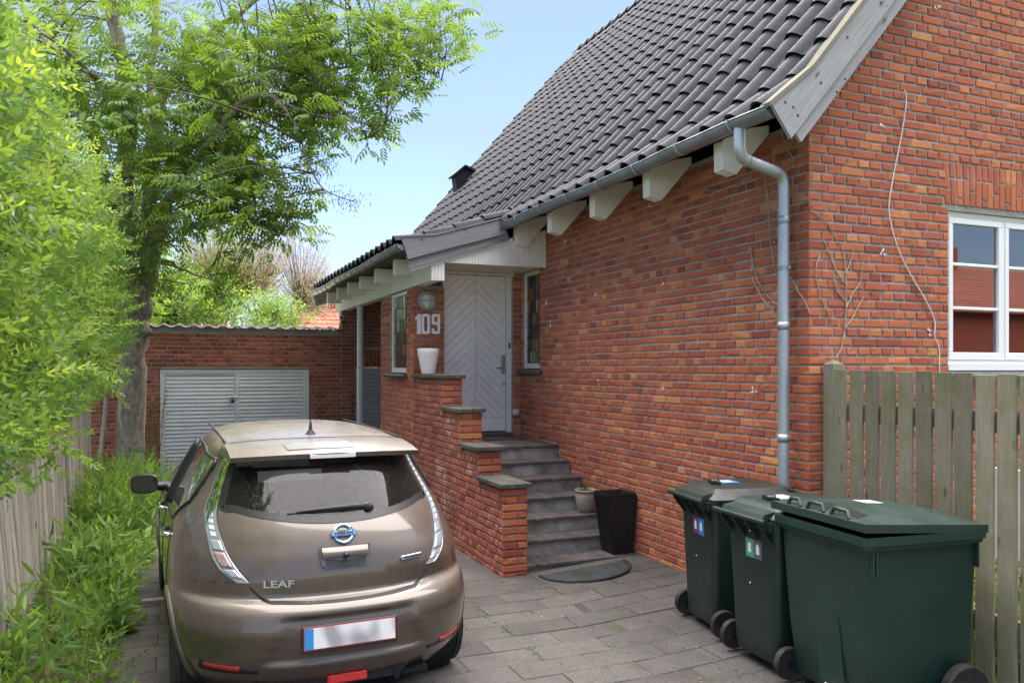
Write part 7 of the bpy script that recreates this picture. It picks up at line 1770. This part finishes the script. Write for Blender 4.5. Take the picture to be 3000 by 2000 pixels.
vine([(2480, 900), (2500, 860), (2520, 830), (2530, 760)], 'Y'); vine([(2478, 830), (2450, 800), (2430, 740), (2410, 700)], 'Y'); vine([(2476, 800), (2490, 770), (2500, 730)], 'Y'); vine([(2475, 960), (2500, 930), (2515, 900), (2530, 870)], 'Y'); vine([(2480, 880), (2450, 850), (2440, 800)], 'Y'); vine([(2400, 740), (2390, 800), (2410, 880), (2440, 940)], 'Y')
vine([(2195, 725), (2205, 780), (2225, 830), (2260, 880), (2285, 900)], 'X'); vine([(2240, 520), (2250, 600), (2255, 680), (2265, 760), (2275, 820)], 'X', .004); vine([(2205, 810), (2225, 860), (2255, 905), (2285, 930)], 'X'); vine([(2235, 880), (2262, 905), (2275, 940)], 'X'); vine([(2310, 800), (2335, 850), (2360, 880), (2372, 920)], 'X'); vine([(2200, 520), (2160, 540), (2100, 560), (2060, 555)], 'X'); vine([(2280, 420), (2270, 470), (2260, 530)], 'X', .004); vine([(2290, 380), (2310, 440), (2330, 470)], 'X')
vine([(2230, 1010), (2200, 1050), (2180, 1090), (2150, 1100)], 'X', .002); vine([(2270, 1110), (2230, 1140), (2200, 1160)], 'X', .002); vine([(2250, 1190), (2210, 1230), (2190, 1300)], 'X', .002)
vm.obj('stems', 'vine', vn)
dl_ = MB(); LP2, LD2 = [], []
for px, py in [(2196, 735), (2203, 765), (2207, 790), (2215, 800), (2225, 812), (2240, 850), (2250, 848), (2255, 900), (2265, 905), (2270, 930), (2248, 890), (2318, 800), (2322, 812), (2316, 830), (2262, 715), (2246, 655), (2244, 620)]:
    for k in range(3): p = onX(px + rng.normal(0, 3), py + rng.normal(0, 3), W - .015); LP2.append(tuple(p)); LD2.append(tuple(rng.normal(0, 1, 3)))
lv = leaf_t(.028, .018); link('dry_leaves', inst_mesh('dry_leaves', lv[0], lv[1], frames(np.array(LD2), rng.uniform(0, 6, len(LD2)), rng.uniform(.6, 1.1, len(LD2))), np.array(LP2), rng.rand(len(LP2))), 'dryleaf', vn, 'stuff')
# garden behind the picket fence
gp_ = wthing('white_planter', 'white panel seen through the gaps of the picket fence', 'panel', (5.6, 3.0, 0))
pnl = MB(); pnl.box((5.55, 1.2, -.05), (5.6, 4.2, 1.15)); pnl.obj('panel', 'pvc', gp_)
wv_, wf_ = weed_plant(12, .08, .03, .045, 77); nn = 260
Pn = np.stack([rng.uniform(4.75, 5.4, nn), rng.uniform(.8, 4.2, nn), np.full(nn, -.05)], 1); Dn = np.stack([rng.normal(0, .3, nn), rng.normal(0, .3, nn), np.full(nn, 1.0)], 1)
o = link('border_plants', inst_mesh('border_plants', wv_, wf_, frames(Dn, rng.uniform(0, 6, nn), rng.uniform(.8, 1.5, nn), up=(1, .3, .1)), Pn, rng.rand(nn)), 'leaf_weed'); o['kind'] = 'stuff'; tag(o, 'green border plants growing behind the picket fence', 'plants')
